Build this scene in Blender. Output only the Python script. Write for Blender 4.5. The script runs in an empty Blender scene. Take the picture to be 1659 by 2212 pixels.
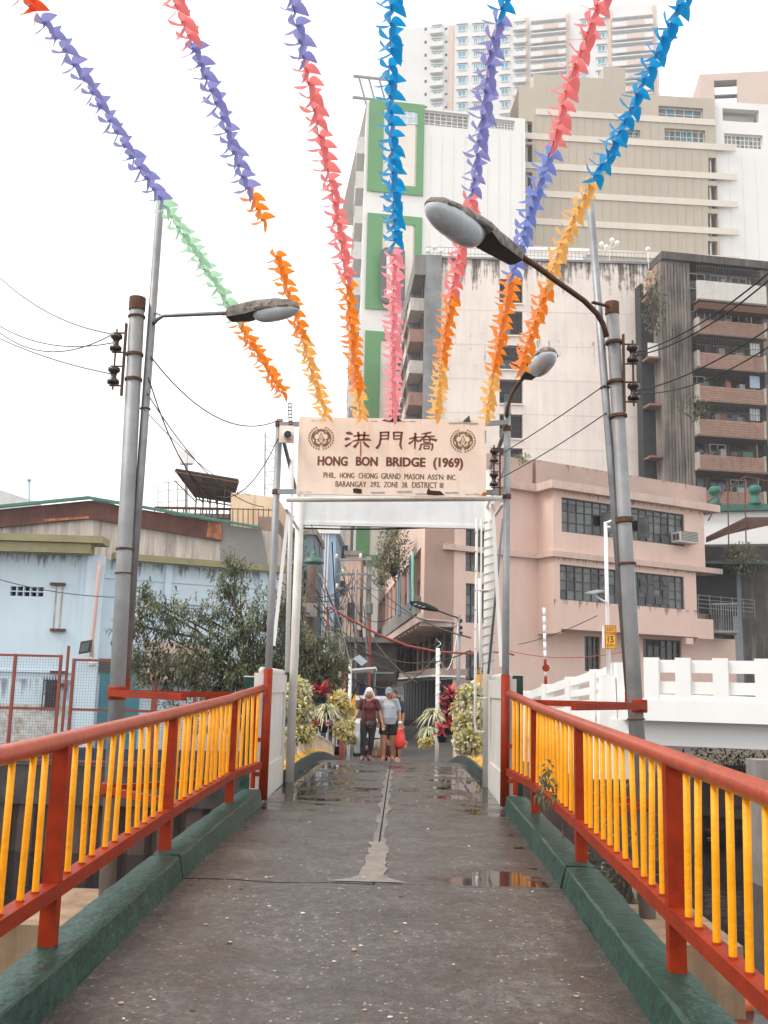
import bpy, bmesh, math, random
from mathutils import Vector, Matrix, Euler
random.seed(7)
sc = bpy.context.scene
C = sc.collection
R = math.radians
# ---------------------------------------------------------------- camera
EYE = 1.6
FPX, CX, CY = 2150.0, 829.5, 1106.0          # focal length and centre in a 1659 x 2212 picture
CAMR = Matrix.Rotation(R(1.3), 3, 'Z') @ Matrix.Rotation(R(100.0), 3, 'X') @ Matrix.Rotation(R(1.4), 3, 'Z')
cd = bpy.data.cameras.new('camera'); cam = bpy.data.objects.new('camera', cd); C.objects.link(cam)
cd.sensor_fit = 'HORIZONTAL'; cd.sensor_width = 36.0; cd.lens = 36.0*FPX/1659.0
cd.clip_start = 0.1; cd.clip_end = 3000
cam.matrix_world = Matrix.Translation((0, 0, EYE)) @ CAMR.to_4x4()
sc.camera = cam
# ---------------------------------------------------------------- sky, sun, exposure (bright overcast)
SUN_EL, SUN_AZ = R(50), R(248)
w = bpy.data.worlds.new('World'); sc.world = w; w.use_nodes = True
nt = w.node_tree; bg = nt.nodes['Background']
sky = nt.nodes.new('ShaderNodeTexSky'); sky.sky_type = 'NISHITA'; sky.sun_disc = False
sky.sun_elevation = SUN_EL; sky.sun_rotation = SUN_AZ; sky.air_density = 1.0; sky.dust_density = 3.0
tcw = nt.nodes.new('ShaderNodeTexCoord'); nzw = nt.nodes.new('ShaderNodeTexNoise')
nzw.inputs['Scale'].default_value = 2.2; nzw.inputs['Detail'].default_value = 4
nt.links.new(tcw.outputs['Generated'], nzw.inputs['Vector'])
rmp = nt.nodes.new('ShaderNodeMapRange'); rmp.inputs[3].default_value = 9.4; rmp.inputs[4].default_value = 11.0
nt.links.new(nzw.outputs['Fac'], rmp.inputs[0])
cmb = nt.nodes.new('ShaderNodeCombineColor')
for i in range(3): nt.links.new(rmp.outputs[0], cmb.inputs[i])
mxw = nt.nodes.new('ShaderNodeMix'); mxw.data_type = 'RGBA'; mxw.inputs[0].default_value = 0.93
nt.links.new(sky.outputs['Color'], mxw.inputs[6]); nt.links.new(cmb.outputs['Color'], mxw.inputs[7])
nt.links.new(mxw.outputs[2], bg.inputs['Color']); bg.inputs['Strength'].default_value = 0.088
sl = bpy.data.lights.new('sun', 'SUN'); so = bpy.data.objects.new('sun', sl); C.objects.link(so)
sl.energy = 1.5; sl.angle = R(20); sl.color = (1.0, 0.95, 0.88)
sd = Vector((math.sin(SUN_AZ)*math.cos(SUN_EL), math.cos(SUN_AZ)*math.cos(SUN_EL), math.sin(SUN_EL)))
so.rotation_euler = sd.to_track_quat('Z', 'Y').to_euler(); so.location = (0, -10, 40)
vs = sc.view_settings
vs.view_transform = 'Standard'; vs.look = 'None'; vs.exposure = 0.98; vs.gamma = 1.0; vs.use_curve_mapping = False
sc.cycles.max_bounces = 6; sc.cycles.transparent_max_bounces = 12
# ---------------------------------------------------------------- helpers
def ray(x, y): return CAMR @ Vector(((x-CX)/FPX, -(y-CY)/FPX, -1.0))
EV = Vector((0, 0, EYE))
def P(x, y, Y): d = ray(x, y); return EV + d*(Y/d.y)
def PZ(x, y, z): d = ray(x, y); return EV + d*((z-EYE)/d.z)
def lin(c): return tuple((v/255/12.92 if v/255 <= .04045 else ((v/255+.055)/1.055)**2.4) for v in c)
MATS = {}
def M(name, col, rough=.6, metal=0., var=.12, vs=2.0, streak=0., sc_=(.06, .05, .045), bump=0., bs=40., spec=.5, alpha=1., coat=0., trans=0., sat=None, thr=.5, chips=None, cth=.64):
    """procedural paint / metal / plaster: broad tone variation, optional run-down stains, fine relief"""
    if name in MATS: return MATS[name]
    m = bpy.data.materials.new(name); m.use_nodes = True; t = m.node_tree; N = t.nodes; L = t.links
    b = N['Principled BSDF']; g = N.new('ShaderNodeNewGeometry')
    b.inputs['Roughness'].default_value = rough; b.inputs['Metallic'].default_value = metal
    b.inputs['Specular IOR Level'].default_value = spec; b.inputs['Coat Weight'].default_value = coat
    b.inputs['Coat Roughness'].default_value = .15
    b.inputs['Transmission Weight'].default_value = trans
    n1 = N.new('ShaderNodeTexNoise'); n1.inputs['Scale'].default_value = vs; n1.inputs['Detail'].default_value = 6
    n1.inputs['Roughness'].default_value = .65; L.new(g.outputs['Position'], n1.inputs['Vector'])
    mr = N.new('ShaderNodeMapRange'); mr.inputs[1].default_value = .3; mr.inputs[2].default_value = .7; L.new(n1.outputs['Fac'], mr.inputs[0])
    mx = N.new('ShaderNodeMix'); mx.data_type = 'RGBA'; L.new(mr.outputs[0], mx.inputs[0])
    mx.inputs[6].default_value = (*[c*(1-var) for c in col], 1); mx.inputs[7].default_value = (*[min(c*(1+var), 1) for c in col], 1)
    out = mx.outputs[2]
    if streak > 0:
        mp = N.new('ShaderNodeMapping'); mp.inputs['Scale'].default_value = (2.3, 2.3, .16); L.new(g.outputs['Position'], mp.inputs['Vector'])
        n2 = N.new('ShaderNodeTexNoise'); n2.inputs['Scale'].default_value = 1.4; n2.inputs['Detail'].default_value = 7; n2.inputs['Roughness'].default_value = .7
        L.new(mp.outputs[0], n2.inputs['Vector'])
        n3 = N.new('ShaderNodeTexNoise'); n3.inputs['Scale'].default_value = .35; n3.inputs['Detail'].default_value = 3; L.new(g.outputs['Position'], n3.inputs['Vector'])
        ad = N.new('ShaderNodeMath'); ad.operation = 'MULTIPLY_ADD'; ad.inputs[1].default_value = .5; L.new(n3.outputs['Fac'], ad.inputs[0]); L.new(n2.outputs['Fac'], ad.inputs[2])
        r2 = N.new('ShaderNodeMapRange'); r2.inputs[1].default_value = .25+thr; r2.inputs[2].default_value = .5+thr; r2.inputs[4].default_value = streak
        L.new(ad.outputs[0], r2.inputs[0])
        m2 = N.new('ShaderNodeMix'); m2.data_type = 'RGBA'; L.new(r2.outputs[0], m2.inputs[0]); L.new(out, m2.inputs[6]); m2.inputs[7].default_value = (*sc_, 1)
        out = m2.outputs[2]
    if chips:                                   # small flakes where the paint has come away
        n5 = N.new('ShaderNodeTexNoise'); n5.inputs['Scale'].default_value = 26; n5.inputs['Detail'].default_value = 7; n5.inputs['Roughness'].default_value = .7; L.new(g.outputs['Position'], n5.inputs['Vector'])
        r5 = N.new('ShaderNodeMapRange'); r5.inputs[1].default_value = cth; r5.inputs[2].default_value = cth+.025; L.new(n5.outputs['Fac'], r5.inputs[0])
        m5 = N.new('ShaderNodeMix'); m5.data_type = 'RGBA'; L.new(r5.outputs[0], m5.inputs[0]); L.new(out, m5.inputs[6]); m5.inputs[7].default_value = (*chips, 1); out = m5.outputs[2]
    L.new(out, b.inputs['Base Color'])
    if bump > 0:
        nb = N.new('ShaderNodeTexNoise'); nb.inputs['Scale'].default_value = bs; nb.inputs['Detail'].default_value = 4; L.new(g.outputs['Position'], nb.inputs['Vector'])
        bp = N.new('ShaderNodeBump'); bp.inputs['Strength'].default_value = bump; bp.inputs['Distance'].default_value = .02
        L.new(nb.outputs['Fac'], bp.inputs['Height']); L.new(bp.outputs[0], b.inputs['Normal'])
    if alpha < 1:
        b.inputs['Alpha'].default_value = alpha
    MATS[name] = m; return m
def S(name, rgb, **k): return M(name, lin(rgb), **k)      # colour given as a paint chip (sRGB)
ORIG = {}
def origin(o):
    p = Vector((0, 0, 0))
    while o is not None: p += o.location; o = o.parent
    return p
def tag(o, label=None, cat=None, group=None, kind=None):
    if label: o['label'] = label
    if cat: o['category'] = cat
    if group: o['group'] = group
    if kind: o['kind'] = kind
    return o
def thing(name, loc, label, cat, group=None):
    o = bpy.data.objects.new(name, None); C.objects.link(o); o.location = loc; o.empty_display_size = .2
    return tag(o, label, cat, group)
class MB:
    def __init__(s): s.v = []; s.f = []; s.m = []
    def add(s, vs_, fs, mi=0):
        n = len(s.v); s.v += [tuple(v) for v in vs_]; s.f += [tuple(i+n for i in f) for f in fs]; s.m += [mi]*len(fs)
    def hexa(s, o, a, b, c, mi=0):
        o, a, b, c = map(Vector, (o, a, b, c))
        if a.cross(b).dot(c) < 0: a, b = b, a
        s.add([o, o+a, o+a+b, o+b, o+c, o+a+c, o+a+b+c, o+b+c], [(0, 3, 2, 1), (4, 5, 6, 7), (0, 1, 5, 4), (1, 2, 6, 5), (2, 3, 7, 6), (3, 0, 4, 7)], mi)
    def box(s, a, b, mi=0):
        s.hexa(a, (b[0]-a[0], 0, 0), (0, b[1]-a[1], 0), (0, 0, b[2]-a[2]), mi)
    def bar(s, p, q, w, h, up=(0, 0, 1), mi=0):
        p, q = Vector(p), Vector(q); d = q-p; x = d.cross(Vector(up))
        if x.length < 1e-6: x = d.cross(Vector((0, 1, 0)))
        x.normalize(); y = x.cross(d).normalized()
        s.hexa(p-x*w/2-y*h/2, x*w, y*h, d, mi)
    def tube(s, pts, r, n=8, cap=True, mi=0):
        pts = [Vector(p) for p in pts]; k = len(pts)
        rs = r if isinstance(r, (list, tuple)) else [r]*k
        t0 = (pts[1]-pts[0]).normalized(); x = t0.orthogonal().normalized(); b0 = len(s.v)
        for i, p in enumerate(pts):
            t = (pts[min(i+1, k-1)]-pts[max(i-1, 0)]).normalized()
            x = (x - t*x.dot(t)); x = x.normalized() if x.length > 1e-6 else t.orthogonal().normalized(); y = t.cross(x)
            for j in range(n):
                a = 2*math.pi*j/n; s.v.append(tuple(p+(x*math.cos(a)+y*math.sin(a))*rs[i]))
        for i in range(k-1):
            for j in range(n):
                a = b0+i*n+j; b = b0+i*n+(j+1) % n; s.f.append((a, b, b+n, a+n)); s.m.append(mi)
        if cap:
            s.f.append(tuple(b0+j for j in reversed(range(n)))); s.f.append(tuple(b0+(k-1)*n+j for j in range(n))); s.m += [mi, mi]
    def lathe(s, c, prof, n=16, ax=(0, 0, 1), mi=0):
        c = Vector(c); z = Vector(ax).normalized(); x = z.orthogonal().normalized(); y = z.cross(x); b0 = len(s.v)
        for r_, h in prof:
            for j in range(n):
                a = 2*math.pi*j/n; s.v.append(tuple(c+z*h+(x*math.cos(a)+y*math.sin(a))*r_))
        for i in range(len(prof)-1):
            for j in range(n):
                a = b0+i*n+j; b = b0+i*n+(j+1) % n; s.f.append((a, b, b+n, a+n)); s.m.append(mi)
        s.f.append(tuple(b0+j for j in reversed(range(n)))); s.f.append(tuple(b0+(len(prof)-1)*n+j for j in range(n))); s.m += [mi, mi]
    def ell(s, c, r, n=14, k=8, Rm=None, mi=0):
        c = Vector(c); r = r if isinstance(r, (tuple, list)) else (r, r, r); b0 = len(s.v)
        for i in range(k+1):
            th = math.pi*i/k
            for j in range(n):
                a = 2*math.pi*j/n; p = Vector((r[0]*math.sin(th)*math.cos(a), r[1]*math.sin(th)*math.sin(a), r[2]*math.cos(th)))
                s.v.append(tuple(c+(Rm @ p if Rm else p)))
        for i in range(k):
            for j in range(n):
                a = b0+i*n+j; b = b0+i*n+(j+1) % n; s.f.append((a, a+n, b+n, b)); s.m.append(mi)
    def prism(s, poly, vec, mi=0):
        poly = [Vector(p) for p in poly]; vec = Vector(vec); n = len(poly)
        nr = Vector((0, 0, 0))
        for i in range(n): nr += poly[i].cross(poly[(i+1) % n])
        if nr.dot(vec) < 0: poly.reverse()
        s.add(poly+[p+vec for p in poly], [tuple(reversed(range(n))), tuple(range(n, 2*n))]+[(i, (i+1) % n, (i+1) % n+n, i+n) for i in range(n)], mi)
    def obj(s, name, mat, parent=None, smooth=False, kind=None, label=None, cat=None, group=None, loc=None):
        me = bpy.data.meshes.new(name); o0 = Vector(loc) if loc is not None else (origin(parent) if parent else Vector((0, 0, 0)))
        me.from_pydata([tuple(Vector(v)-o0) for v in s.v], [], s.f)
        for m in (mat if isinstance(mat, (list, tuple)) else [mat]): me.materials.append(m)
        if len(me.materials) > 1: me.polygons.foreach_set('material_index', s.m)
        if smooth: me.polygons.foreach_set('use_smooth', [True]*len(s.f))
        me.update(); o = bpy.data.objects.new(name, me); C.objects.link(o)
        if parent is not None:
            o.parent = parent
            if loc is not None: o.location = o0-origin(parent)
        elif loc is not None: o.location = o0
        return tag(o, label, cat, group, kind)
def smooth_by_angle(o, deg=40):
    me = o.data; me.polygons.foreach_set('use_smooth', [True]*len(me.polygons))
    try: me.set_sharp_from_angle(angle=R(deg))
    except Exception: pass
    return o
def one(name, mat, parent=None, fn=None, **k):
    b = MB(); fn(b); return b.obj(name, mat, parent, **k)
CUBES = {}
def cube_mesh(mat):
    if mat.name not in CUBES:
        b = MB(); b.box((-.5, -.5, -.5), (.5, .5, .5)); me = bpy.data.meshes.new('piece'); me.from_pydata(b.v, [], b.f); me.materials.append(mat); CUBES[mat.name] = me
    return CUBES[mat.name]
class Fac:
    """a vertical wall plane: u metres along it, z height, d outwards"""
    def __init__(s, O, U):
        s.O = Vector((O[0], O[1], 0)); s.U = Vector((U[0], U[1], 0)).normalized(); s.N = Vector((s.U.y, -s.U.x, 0))
        if s.N.dot(EV-s.O) < 0: s.N = -s.N
        s.ang = math.atan2(s.U.y, s.U.x)
    def p(s, u, z, d=0.): return s.O+s.U*u+s.N*d+Vector((0, 0, z))
    def px(s, x, y):
        d = ray(x, y); t = (s.O-EV).dot(s.N)/d.dot(s.N); q = EV+d*t
        return (q-s.O).dot(s.U), q.z
    def box(s, b, u0, u1, z0, z1, d0, d1, mi=0):
        b.hexa(s.p(u0, z0, d0), s.U*(u1-u0), s.N*(d1-d0), (0, 0, z1-z0), mi)
    def piece(s, name, mat, u0, u1, z0, z1, d0, d1, parent, kind=None, label=None, cat=None, group=None):
        o = bpy.data.objects.new(name, cube_mesh(mat)); C.objects.link(o)
        c = s.p((u0+u1)/2, (z0+z1)/2, (d0+d1)/2)
        if parent: o.parent = parent; c = c-origin(parent)
        o.location = c; o.rotation_euler.z = s.ang; o.scale = (abs(u1-u0), abs(d1-d0), abs(z1-z0))
        return tag(o, label, cat, group, kind)
    def wall(s, b, u0, u1, z0, z1, holes, t=.2, mi=0):
        us = sorted({u0, u1, *[h[0] for h in holes], *[h[1] for h in holes]}); zs = sorted({z0, z1, *[h[2] for h in holes], *[h[3] for h in holes]})
        us = [u for u in us if u0 <= u <= u1]; zs = [z for z in zs if z0 <= z <= z1]
        def hole(i, j):
            if i < 0 or j < 0 or i >= len(us)-1 or j >= len(zs)-1: return False
            uc, zc = (us[i]+us[i+1])/2, (zs[j]+zs[j+1])/2
            return any(h[0] < uc < h[1] and h[2] < zc < h[3] for h in holes)
        for i in range(len(us)-1):
            for j in range(len(zs)-1):
                a, c, e, f = us[i], us[i+1], zs[j], zs[j+1]
                if not hole(i, j):
                    b.add([s.p(a, e), s.p(c, e), s.p(c, f), s.p(a, f)], [(0, 1, 2, 3)], mi); continue
                if not hole(i-1, j): b.add([s.p(a, e), s.p(a, f), s.p(a, f, -t), s.p(a, e, -t)], [(0, 1, 2, 3)], mi)
                if not hole(i+1, j): b.add([s.p(c, e), s.p(c, e, -t), s.p(c, f, -t), s.p(c, f)], [(0, 1, 2, 3)], mi)
                if not hole(i, j-1): b.add([s.p(a, e), s.p(a, e, -t), s.p(c, e, -t), s.p(c, e)], [(0, 1, 2, 3)], mi)
                if not hole(i, j+1): b.add([s.p(a, f), s.p(c, f), s.p(c, f, -t), s.p(a, f, -t)], [(0, 1, 2, 3)], mi)
def dup(o, parent=None):
    c = o.copy(); C.objects.link(c); c.parent = parent
    for ch in list(o.children): dup(ch, c)
    return c
def line_between(p, q, sag, n=14):
    p, q = Vector(p), Vector(q)
    return [p.lerp(q, i/n)-Vector((0, 0, sag*4*(i/n)*(1-i/n))) for i in range(n+1)]
def wire(name, p, q, sag, r, mat, label, group=None, cat='cable', n=14):
    b = MB(); b.tube(line_between(p, q, sag, n), r, 5); return b.obj(name, mat, None, True, label=label, cat=cat, group=group)
def grime(name, col, thr=.5, sx=1.6, sz=.12, top=True):
    """run-down soot: a see-through film whose streaks start at the upper edge of its own sheet"""
    m = bpy.data.materials.new(name); m.use_nodes = True; t = m.node_tree; N = t.nodes; L = t.links; b = N['Principled BSDF']
    b.inputs['Base Color'].default_value = (*col, 1); b.inputs['Roughness'].default_value = .9
    g = N.new('ShaderNodeNewGeometry'); tc = N.new('ShaderNodeTexCoord'); mp = N.new('ShaderNodeMapping'); mp.inputs['Scale'].default_value = (sx, sx, sz); L.new(g.outputs['Position'], mp.inputs['Vector'])
    n = N.new('ShaderNodeTexNoise'); n.inputs['Scale'].default_value = 1.6; n.inputs['Detail'].default_value = 8; n.inputs['Roughness'].default_value = .72; L.new(mp.outputs[0], n.inputs['Vector'])
    n2 = N.new('ShaderNodeTexNoise'); n2.inputs['Scale'].default_value = 2.2; n2.inputs['Detail'].default_value = 6; L.new(g.outputs['Position'], n2.inputs['Vector'])
    sp = N.new('ShaderNodeSeparateXYZ'); L.new(tc.outputs['Generated'], sp.inputs[0])
    a1 = N.new('ShaderNodeMath'); a1.operation = 'MULTIPLY_ADD'; a1.inputs[1].default_value = .5 if top else .0; L.new(sp.outputs[2], a1.inputs[0]); L.new(n.outputs['Fac'], a1.inputs[2])
    a2 = N.new('ShaderNodeMath'); a2.operation = 'MULTIPLY_ADD'; a2.inputs[1].default_value = .25; L.new(n2.outputs['Fac'], a2.inputs[0]); L.new(a1.outputs[0], a2.inputs[2])
    r_ = N.new('ShaderNodeMapRange'); r_.inputs[1].default_value = thr+.38; r_.inputs[2].default_value = thr+.62; r_.inputs[4].default_value = .85; L.new(a2.outputs[0], r_.inputs[0]); L.new(r_.outputs[0], b.inputs['Alpha'])
    MATS[name] = m; return m
# ---------------------------------------------------------------- materials
galv = M('galvanised_steel', (.25, .255, .26), .55, .4, .22, 3.0, .55, (.20, .15, .11), .05, 60, thr=.52)
galv_d = M('dull_galvanised_steel', (.27, .28, .29), .5, .7, .25, 4.0, .5, (.13, .08, .05), .05, 60, thr=.5)
rust = M('rusty_iron', (.12, .055, .03), .8, .3, .4, 12, 0, bump=.3)
blk = M('black_cable', (.015, .014, .014), .5)
wht_ins = M('white_cable', (.6, .58, .54), .5)
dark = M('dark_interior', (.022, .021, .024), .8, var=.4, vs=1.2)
white_p = M('white_paint', (.74, .73, .71), .5, 0, .05, 2, .22, (.42, .38, .33), .04, 30, thr=.58)
offwhite_p = M('chalky_white_paint', (.62, .59, .55), .6, 0, .1, 3, .45, (.3, .27, .23), .06, 30, thr=.52)
red_p = M('red_oxide_gloss_paint', (.24, .021, .003), .45, 0, .25, 7, .5, (.07, .012, .008), .12, 45, coat=0., spec=.15, thr=.56, chips=(.07, .03, .018), cth=.68)
red_rail = M('red_handrail_paint', (.36, .046, .011), .33, 0, .28, 9, .5, (.14, .022, .012), .16, 60, coat=.14, spec=.4, thr=.55, chips=(.12, .06, .04), cth=.68)
yel_p = M('marigold_gloss_paint', (.88, .335, .003), .4, 0, .12, 14, .55, (.45, .14, .01), .3, 40, coat=.0, spec=.25, thr=.60, chips=(.16, .05, .015), cth=.67)
glass_d = M('dark_window_glass', (.025, .03, .034), .12, 0, .5, .9, spec=.6)
glass_g = M('frosted_window_glass', (.12, .135, .13), .3, 0, .35, 1.3, spec=.5)
glass_b = M('blue_window_glass', (.10, .30, .42), .12, 0, .35, .5, spec=.6)
frame_d = M('dark_window_frame', (.08, .07, .065), .6)
frame_w = M('white_window_frame', (.7, .7, .68), .5)
# ================================================================ ground, water, deck
DECK = [(-4, -.10), (0, -.03), (5, .08), (7.7, .165), (12.4, .235), (15.2, .27), (19.0, .215), (22.0, .04), (25, -.24), (29, -.60), (40, -.61)]
def dz(y):
    for i in range(len(DECK)-1):
        if y <= DECK[i+1][0] or i == len(DECK)-2:
            y0, z0 = DECK[i]; y1, z1 = DECK[i+1]
            def sl(k):
                k0, k1 = max(k-1, 0), min(k+1, len(DECK)-1); return (DECK[k1][1]-DECK[k0][1])/(DECK[k1][0]-DECK[k0][0])
            h = y1-y0; t = (y-y0)/h
            return (2*t**3-3*t*t+1)*z0+(t**3-2*t*t+t)*h*sl(i)+(-2*t**3+3*t*t)*z1+(t**3-t*t)*h*sl(i+1)
WATER_Z = -2.0
asph = M('street_asphalt', (.06, .055, .05), .55, 0, .3, 1.5, bump=.3, bs=60)
soil = M('ground_soil', (.10, .085, .07), .9, 0, .35, .4, bump=.3, bs=8)
def _(b): b.add([(-300, -100, -4.2), (300, -100, -4.2), (300, 500, -4.2), (-300, 500, -4.2)], [(0, 1, 2, 3)])
one('ground', soil, None, _, kind='structure', label='bare earth below the canal and the city')
def _(b):   # street slab beyond the canal, its front edge is the canal's far bank
    b.prism([(-70, 22.05, -4), (-1.9, 22.05, -4), (1.6, 22.05, -4), (6.5, 23.5, -4), (8.2, 28.5, -4), (70, 40, -4), (70, 400, -4), (-70, 400, -4)], (0, 0, 3.395))
one('street', asph, None, _, kind='structure', label='grey street paving on the far bank beyond the bridge')
wm = bpy.data.materials.new('canal_water'); wm.use_nodes = True; t_ = wm.node_tree; b_ = t_.nodes['Principled BSDF']
b_.inputs['Base Color'].default_value = (.012, .011, .012, 1); b_.inputs['Roughness'].default_value = .06; b_.inputs['Specular IOR Level'].default_value = .35
g_ = t_.nodes.new('ShaderNodeNewGeometry'); n_ = t_.nodes.new('ShaderNodeTexNoise'); n_.inputs['Scale'].default_value = 3.5; n_.inputs['Detail'].default_value = 5
bp_ = t_.nodes.new('ShaderNodeBump'); bp_.inputs['Strength'].default_value = .12; bp_.inputs['Distance'].default_value = .05
t_.links.new(g_.outputs['Position'], n_.inputs['Vector']); t_.links.new(n_.outputs['Fac'], bp_.inputs['Height']); t_.links.new(bp_.outputs[0], b_.inputs['Normal'])
def _(b): b.add([(-69, -12, WATER_Z), (69, -12, WATER_Z), (69, 39, WATER_Z), (-69, 39, WATER_Z)], [(0, 1, 2, 3)])
one('canal_water', wm, None, _, kind='structure', label='dark still canal water under the footbridge')
# ---- wet deck material
def deck_mat():
    m = bpy.data.materials.new('wet_deck_concrete'); m.use_nodes = True; t = m.node_tree; N = t.nodes; L = t.links; b = N['Principled BSDF']
    g = N.new('ShaderNodeNewGeometry'); pos = g.outputs['Position']
    def noise(s, d=5, r=.6, vec=pos):
        n = N.new('ShaderNodeTexNoise'); n.inputs['Scale'].default_value = s; n.inputs['Detail'].default_value = d; n.inputs['Roughness'].default_value = r; L.new(vec, n.inputs['Vector']); return n.outputs['Fac']
    def rng(v, a, c, e=0., f=1.):
        n = N.new('ShaderNodeMapRange'); n.inputs[1].default_value = a; n.inputs[2].default_value = c; n.inputs[3].default_value = e; n.inputs[4].default_value = f; L.new(v, n.inputs[0]); return n.outputs[0]
    def mix(f, a, c):
        n = N.new('ShaderNodeMix'); n.data_type = 'RGBA'; L.new(f, n.inputs[0])
        for k, v in ((6, a), (7, c)):
            if isinstance(v, tuple): n.inputs[k].default_value = (*v, 1)
            else: L.new(v, n.inputs[k])
        return n.outputs[2]
    def mth(op, a, c=None):
        n = N.new('ShaderNodeMath'); n.operation = op
        for k, v in ((0, a), (1, c)):
            if v is None: continue
            if isinstance(v, (int, float)): n.inputs[k].default_value = v
            else: L.new(v, n.inputs[k])
        return n.outputs[0]
    sp = N.new('ShaderNodeSeparateXYZ'); L.new(pos, sp.inputs[0]); x, y = sp.outputs[0], sp.outputs[1]
    col = mix(rng(noise(1.1, 6), .35, .65), (.054, .046, .041), (.105, .091, .082))
    col = mix(rng(noise(30, 3), .35, .7), col, (.145, .127, .115)); 
    col = mix(rng(noise(13, 5, .75), .42, .62), (.055, .048, .044), col)
    col = mix(rng(noise(24, 3, .7), .60, .72), col, (.21, .185, .168))
    vo = N.new('ShaderNodeTexVoronoi'); vo.inputs['Scale'].default_value = 40; L.new(pos, vo.inputs['Vector'])
    sx = N.new('ShaderNodeSeparateColor'); L.new(vo.outputs['Color'], sx.inputs[0])
    peb = mth('MULTIPLY', rng(vo.outputs['Distance'], .42, .3), rng(sx.outputs[0], .90, .93))
    col = mix(peb, col, (.36, .31, .27))
    pebd = mth('MULTIPLY', rng(vo.outputs['Distance'], .5, .3), rng(sx.outputs[1], .72, .8))
    col = mix(pebd, col, (.045, .042, .042))
    # puddles: lie along the edges near the gate and against the cross joint
    mpn = N.new('ShaderNodeMapping'); mpn.inputs['Scale'].default_value = (.8, 1.15, 1); L.new(pos, mpn.inputs['Vector'])
    pn = noise(2.0, 6, .62, mpn.outputs[0])
    edge = rng(mth('ABSOLUTE', mth('ADD', x, .2)), .35, 1.3)
    band = mth('MULTIPLY', rng(y, 10.6, 12.6), rng(y, 20.5, 17.5))
    b2 = mth('MULTIPLY', mth('MULTIPLY', rng(y, 7.74, 7.78), rng(y, 8.7, 7.9)), rng(x, -.1, .5))
    w = mth('ADD', mth('MULTIPLY', mth('ADD', mth('MULTIPLY', edge, .19), .10), band), mth('MULTIPLY', b2, .28))
    w = mth('ADD', w, mth('MULTIPLY', mth('MULTIPLY', rng(y, 8.3, 9.0), rng(y, 11.5, 10.5)), rng(x, .75, 1.2, 0., .2)))
    pud = rng(mth('ADD', pn, w), .675, .70)
    damp = rng(mth('ADD', mth('ADD', pn, w), mth('MULTIPLY', rng(mth('ABSOLUTE', mth('ADD', x, .2)), .95, 1.4), .16)), .42, .66)
    col = mix(mth('MULTIPLY', damp, .6), col, (.026, .019, .016))
    col = mix(mth('MULTIPLY', pud, .8), col, (.028, .022, .02))
    L.new(col, b.inputs['Base Color'])
    ro = mth('SUBTRACT', .46, mth('MULTIPLY', damp, .2)); ro = mth('ADD', mth('MULTIPLY', ro, mth('SUBTRACT', 1, pud)), mth('MULTIPLY', pud, .04)); L.new(ro, b.inputs['Roughness'])
    hb = mth('ADD', noise(90, 3, .6), mth('MULTIPLY', vo.outputs['Distance'], .5))
    bp = N.new('ShaderNodeBump'); bp.inputs['Distance'].default_value = .006; L.new(hb, bp.inputs['Height']); L.new(rng(pud, 0, 1, .85, 0.), bp.inputs['Strength']); L.new(bp.outputs[0], b.inputs['Normal'])
    return m
deckm = deck_mat()
DL, DR, DC = -1.6, 1.2, -.19
def deck_slab(x0, x1, y0, y1, wob0=None):
    b = MB(); ny = max(2, int((y1-y0)/.2)); xs = [x0+(x1-x0)*i/8 for i in range(9)]; rnd = random.Random(int(y1*10)+int(x0*10))
    rows = []
    for j in range(ny+1):
        y = y0+(y1-y0)*j/ny
        rows.append([(x, y+(wob0(x) if wob0 and j == (0 if y0 > 5 else ny) else 0), dz(y)+.002*rnd.random()) for x in xs])
    base = len(b.v); b.v += [p for r in rows for p in r]
    for j in range(ny):
        for i in range(8):
            a = j*9+i; b.f.append((a, a+1, a+10, a+9)); b.m.append(0)
    # sides down
    for lst in (rows[0], rows[-1], [r[0] for r in rows], [r[-1] for r in rows]):
        for p, q in zip(lst, lst[1:]): b.add([p, q, (q[0], q[1], q[2]-.3), (p[0], p[1], p[2]-.3)], [(0, 1, 2, 3)])
    return b
def crack(x): return .02*math.sin(x*9)+.03*math.sin(x*3.7+1)+.012*math.sin(x*31)
deck = thing('bridge_deck', (0, 8, 0), 'wet grey concrete deck of the footbridge', None); deck['kind'] = 'structure'
deck_slab(DL, DR, -3, 7.71, crack).obj('deck_slab', deckm, deck, True)
deck_slab(DL, DC, 7.745, 28.5, crack).obj('deck_slab', deckm, deck, True)
deck_slab(DC+.010, DR, 7.725, 28.5, crack).obj('deck_slab', deckm, deck, True)
def _(b):
    for i in range(32): b.hexa((-1.86, -3+i, dz(-2.5+i)-.46), (3.32, 0, 0), (0, 1.0, 0), (0, 0, .33))
one('deck_underside', M('weathered_concrete', (.16, .145, .13), .9, 0, .3, 2, .6, (.07, .05, .04)), deck, _)
mort = M('mortar_patch', (.19, .165, .14), .75, 0, .25, 6, bump=.4, bs=30)
def _(b):
    rnd = random.Random(3); L_, R_ = [], []
    for i in range(15):
        y = 7.78+i*.125; wdt = (.20 if i < 2 else .10+.03*rnd.random()) * (1 if i < 11 else .8)
        L_.append((DC-wdt*.8+rnd.uniform(-.025, .02)-(.16 if i == 0 else 0), y, dz(y)+.007)); R_.append((DC+.03+wdt*.5+rnd.uniform(-.02, .02)+(.12 if i == 0 else 0), y, dz(y)+.007))
    for i in range(14): b.add([L_[i], R_[i], R_[i+1], L_[i+1]], [(0, 1, 2, 3)])
one('mortar_patch', mort, deck, _, label='pale crumbled mortar patch along the deck joint')
rnd = random.Random(6)
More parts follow.
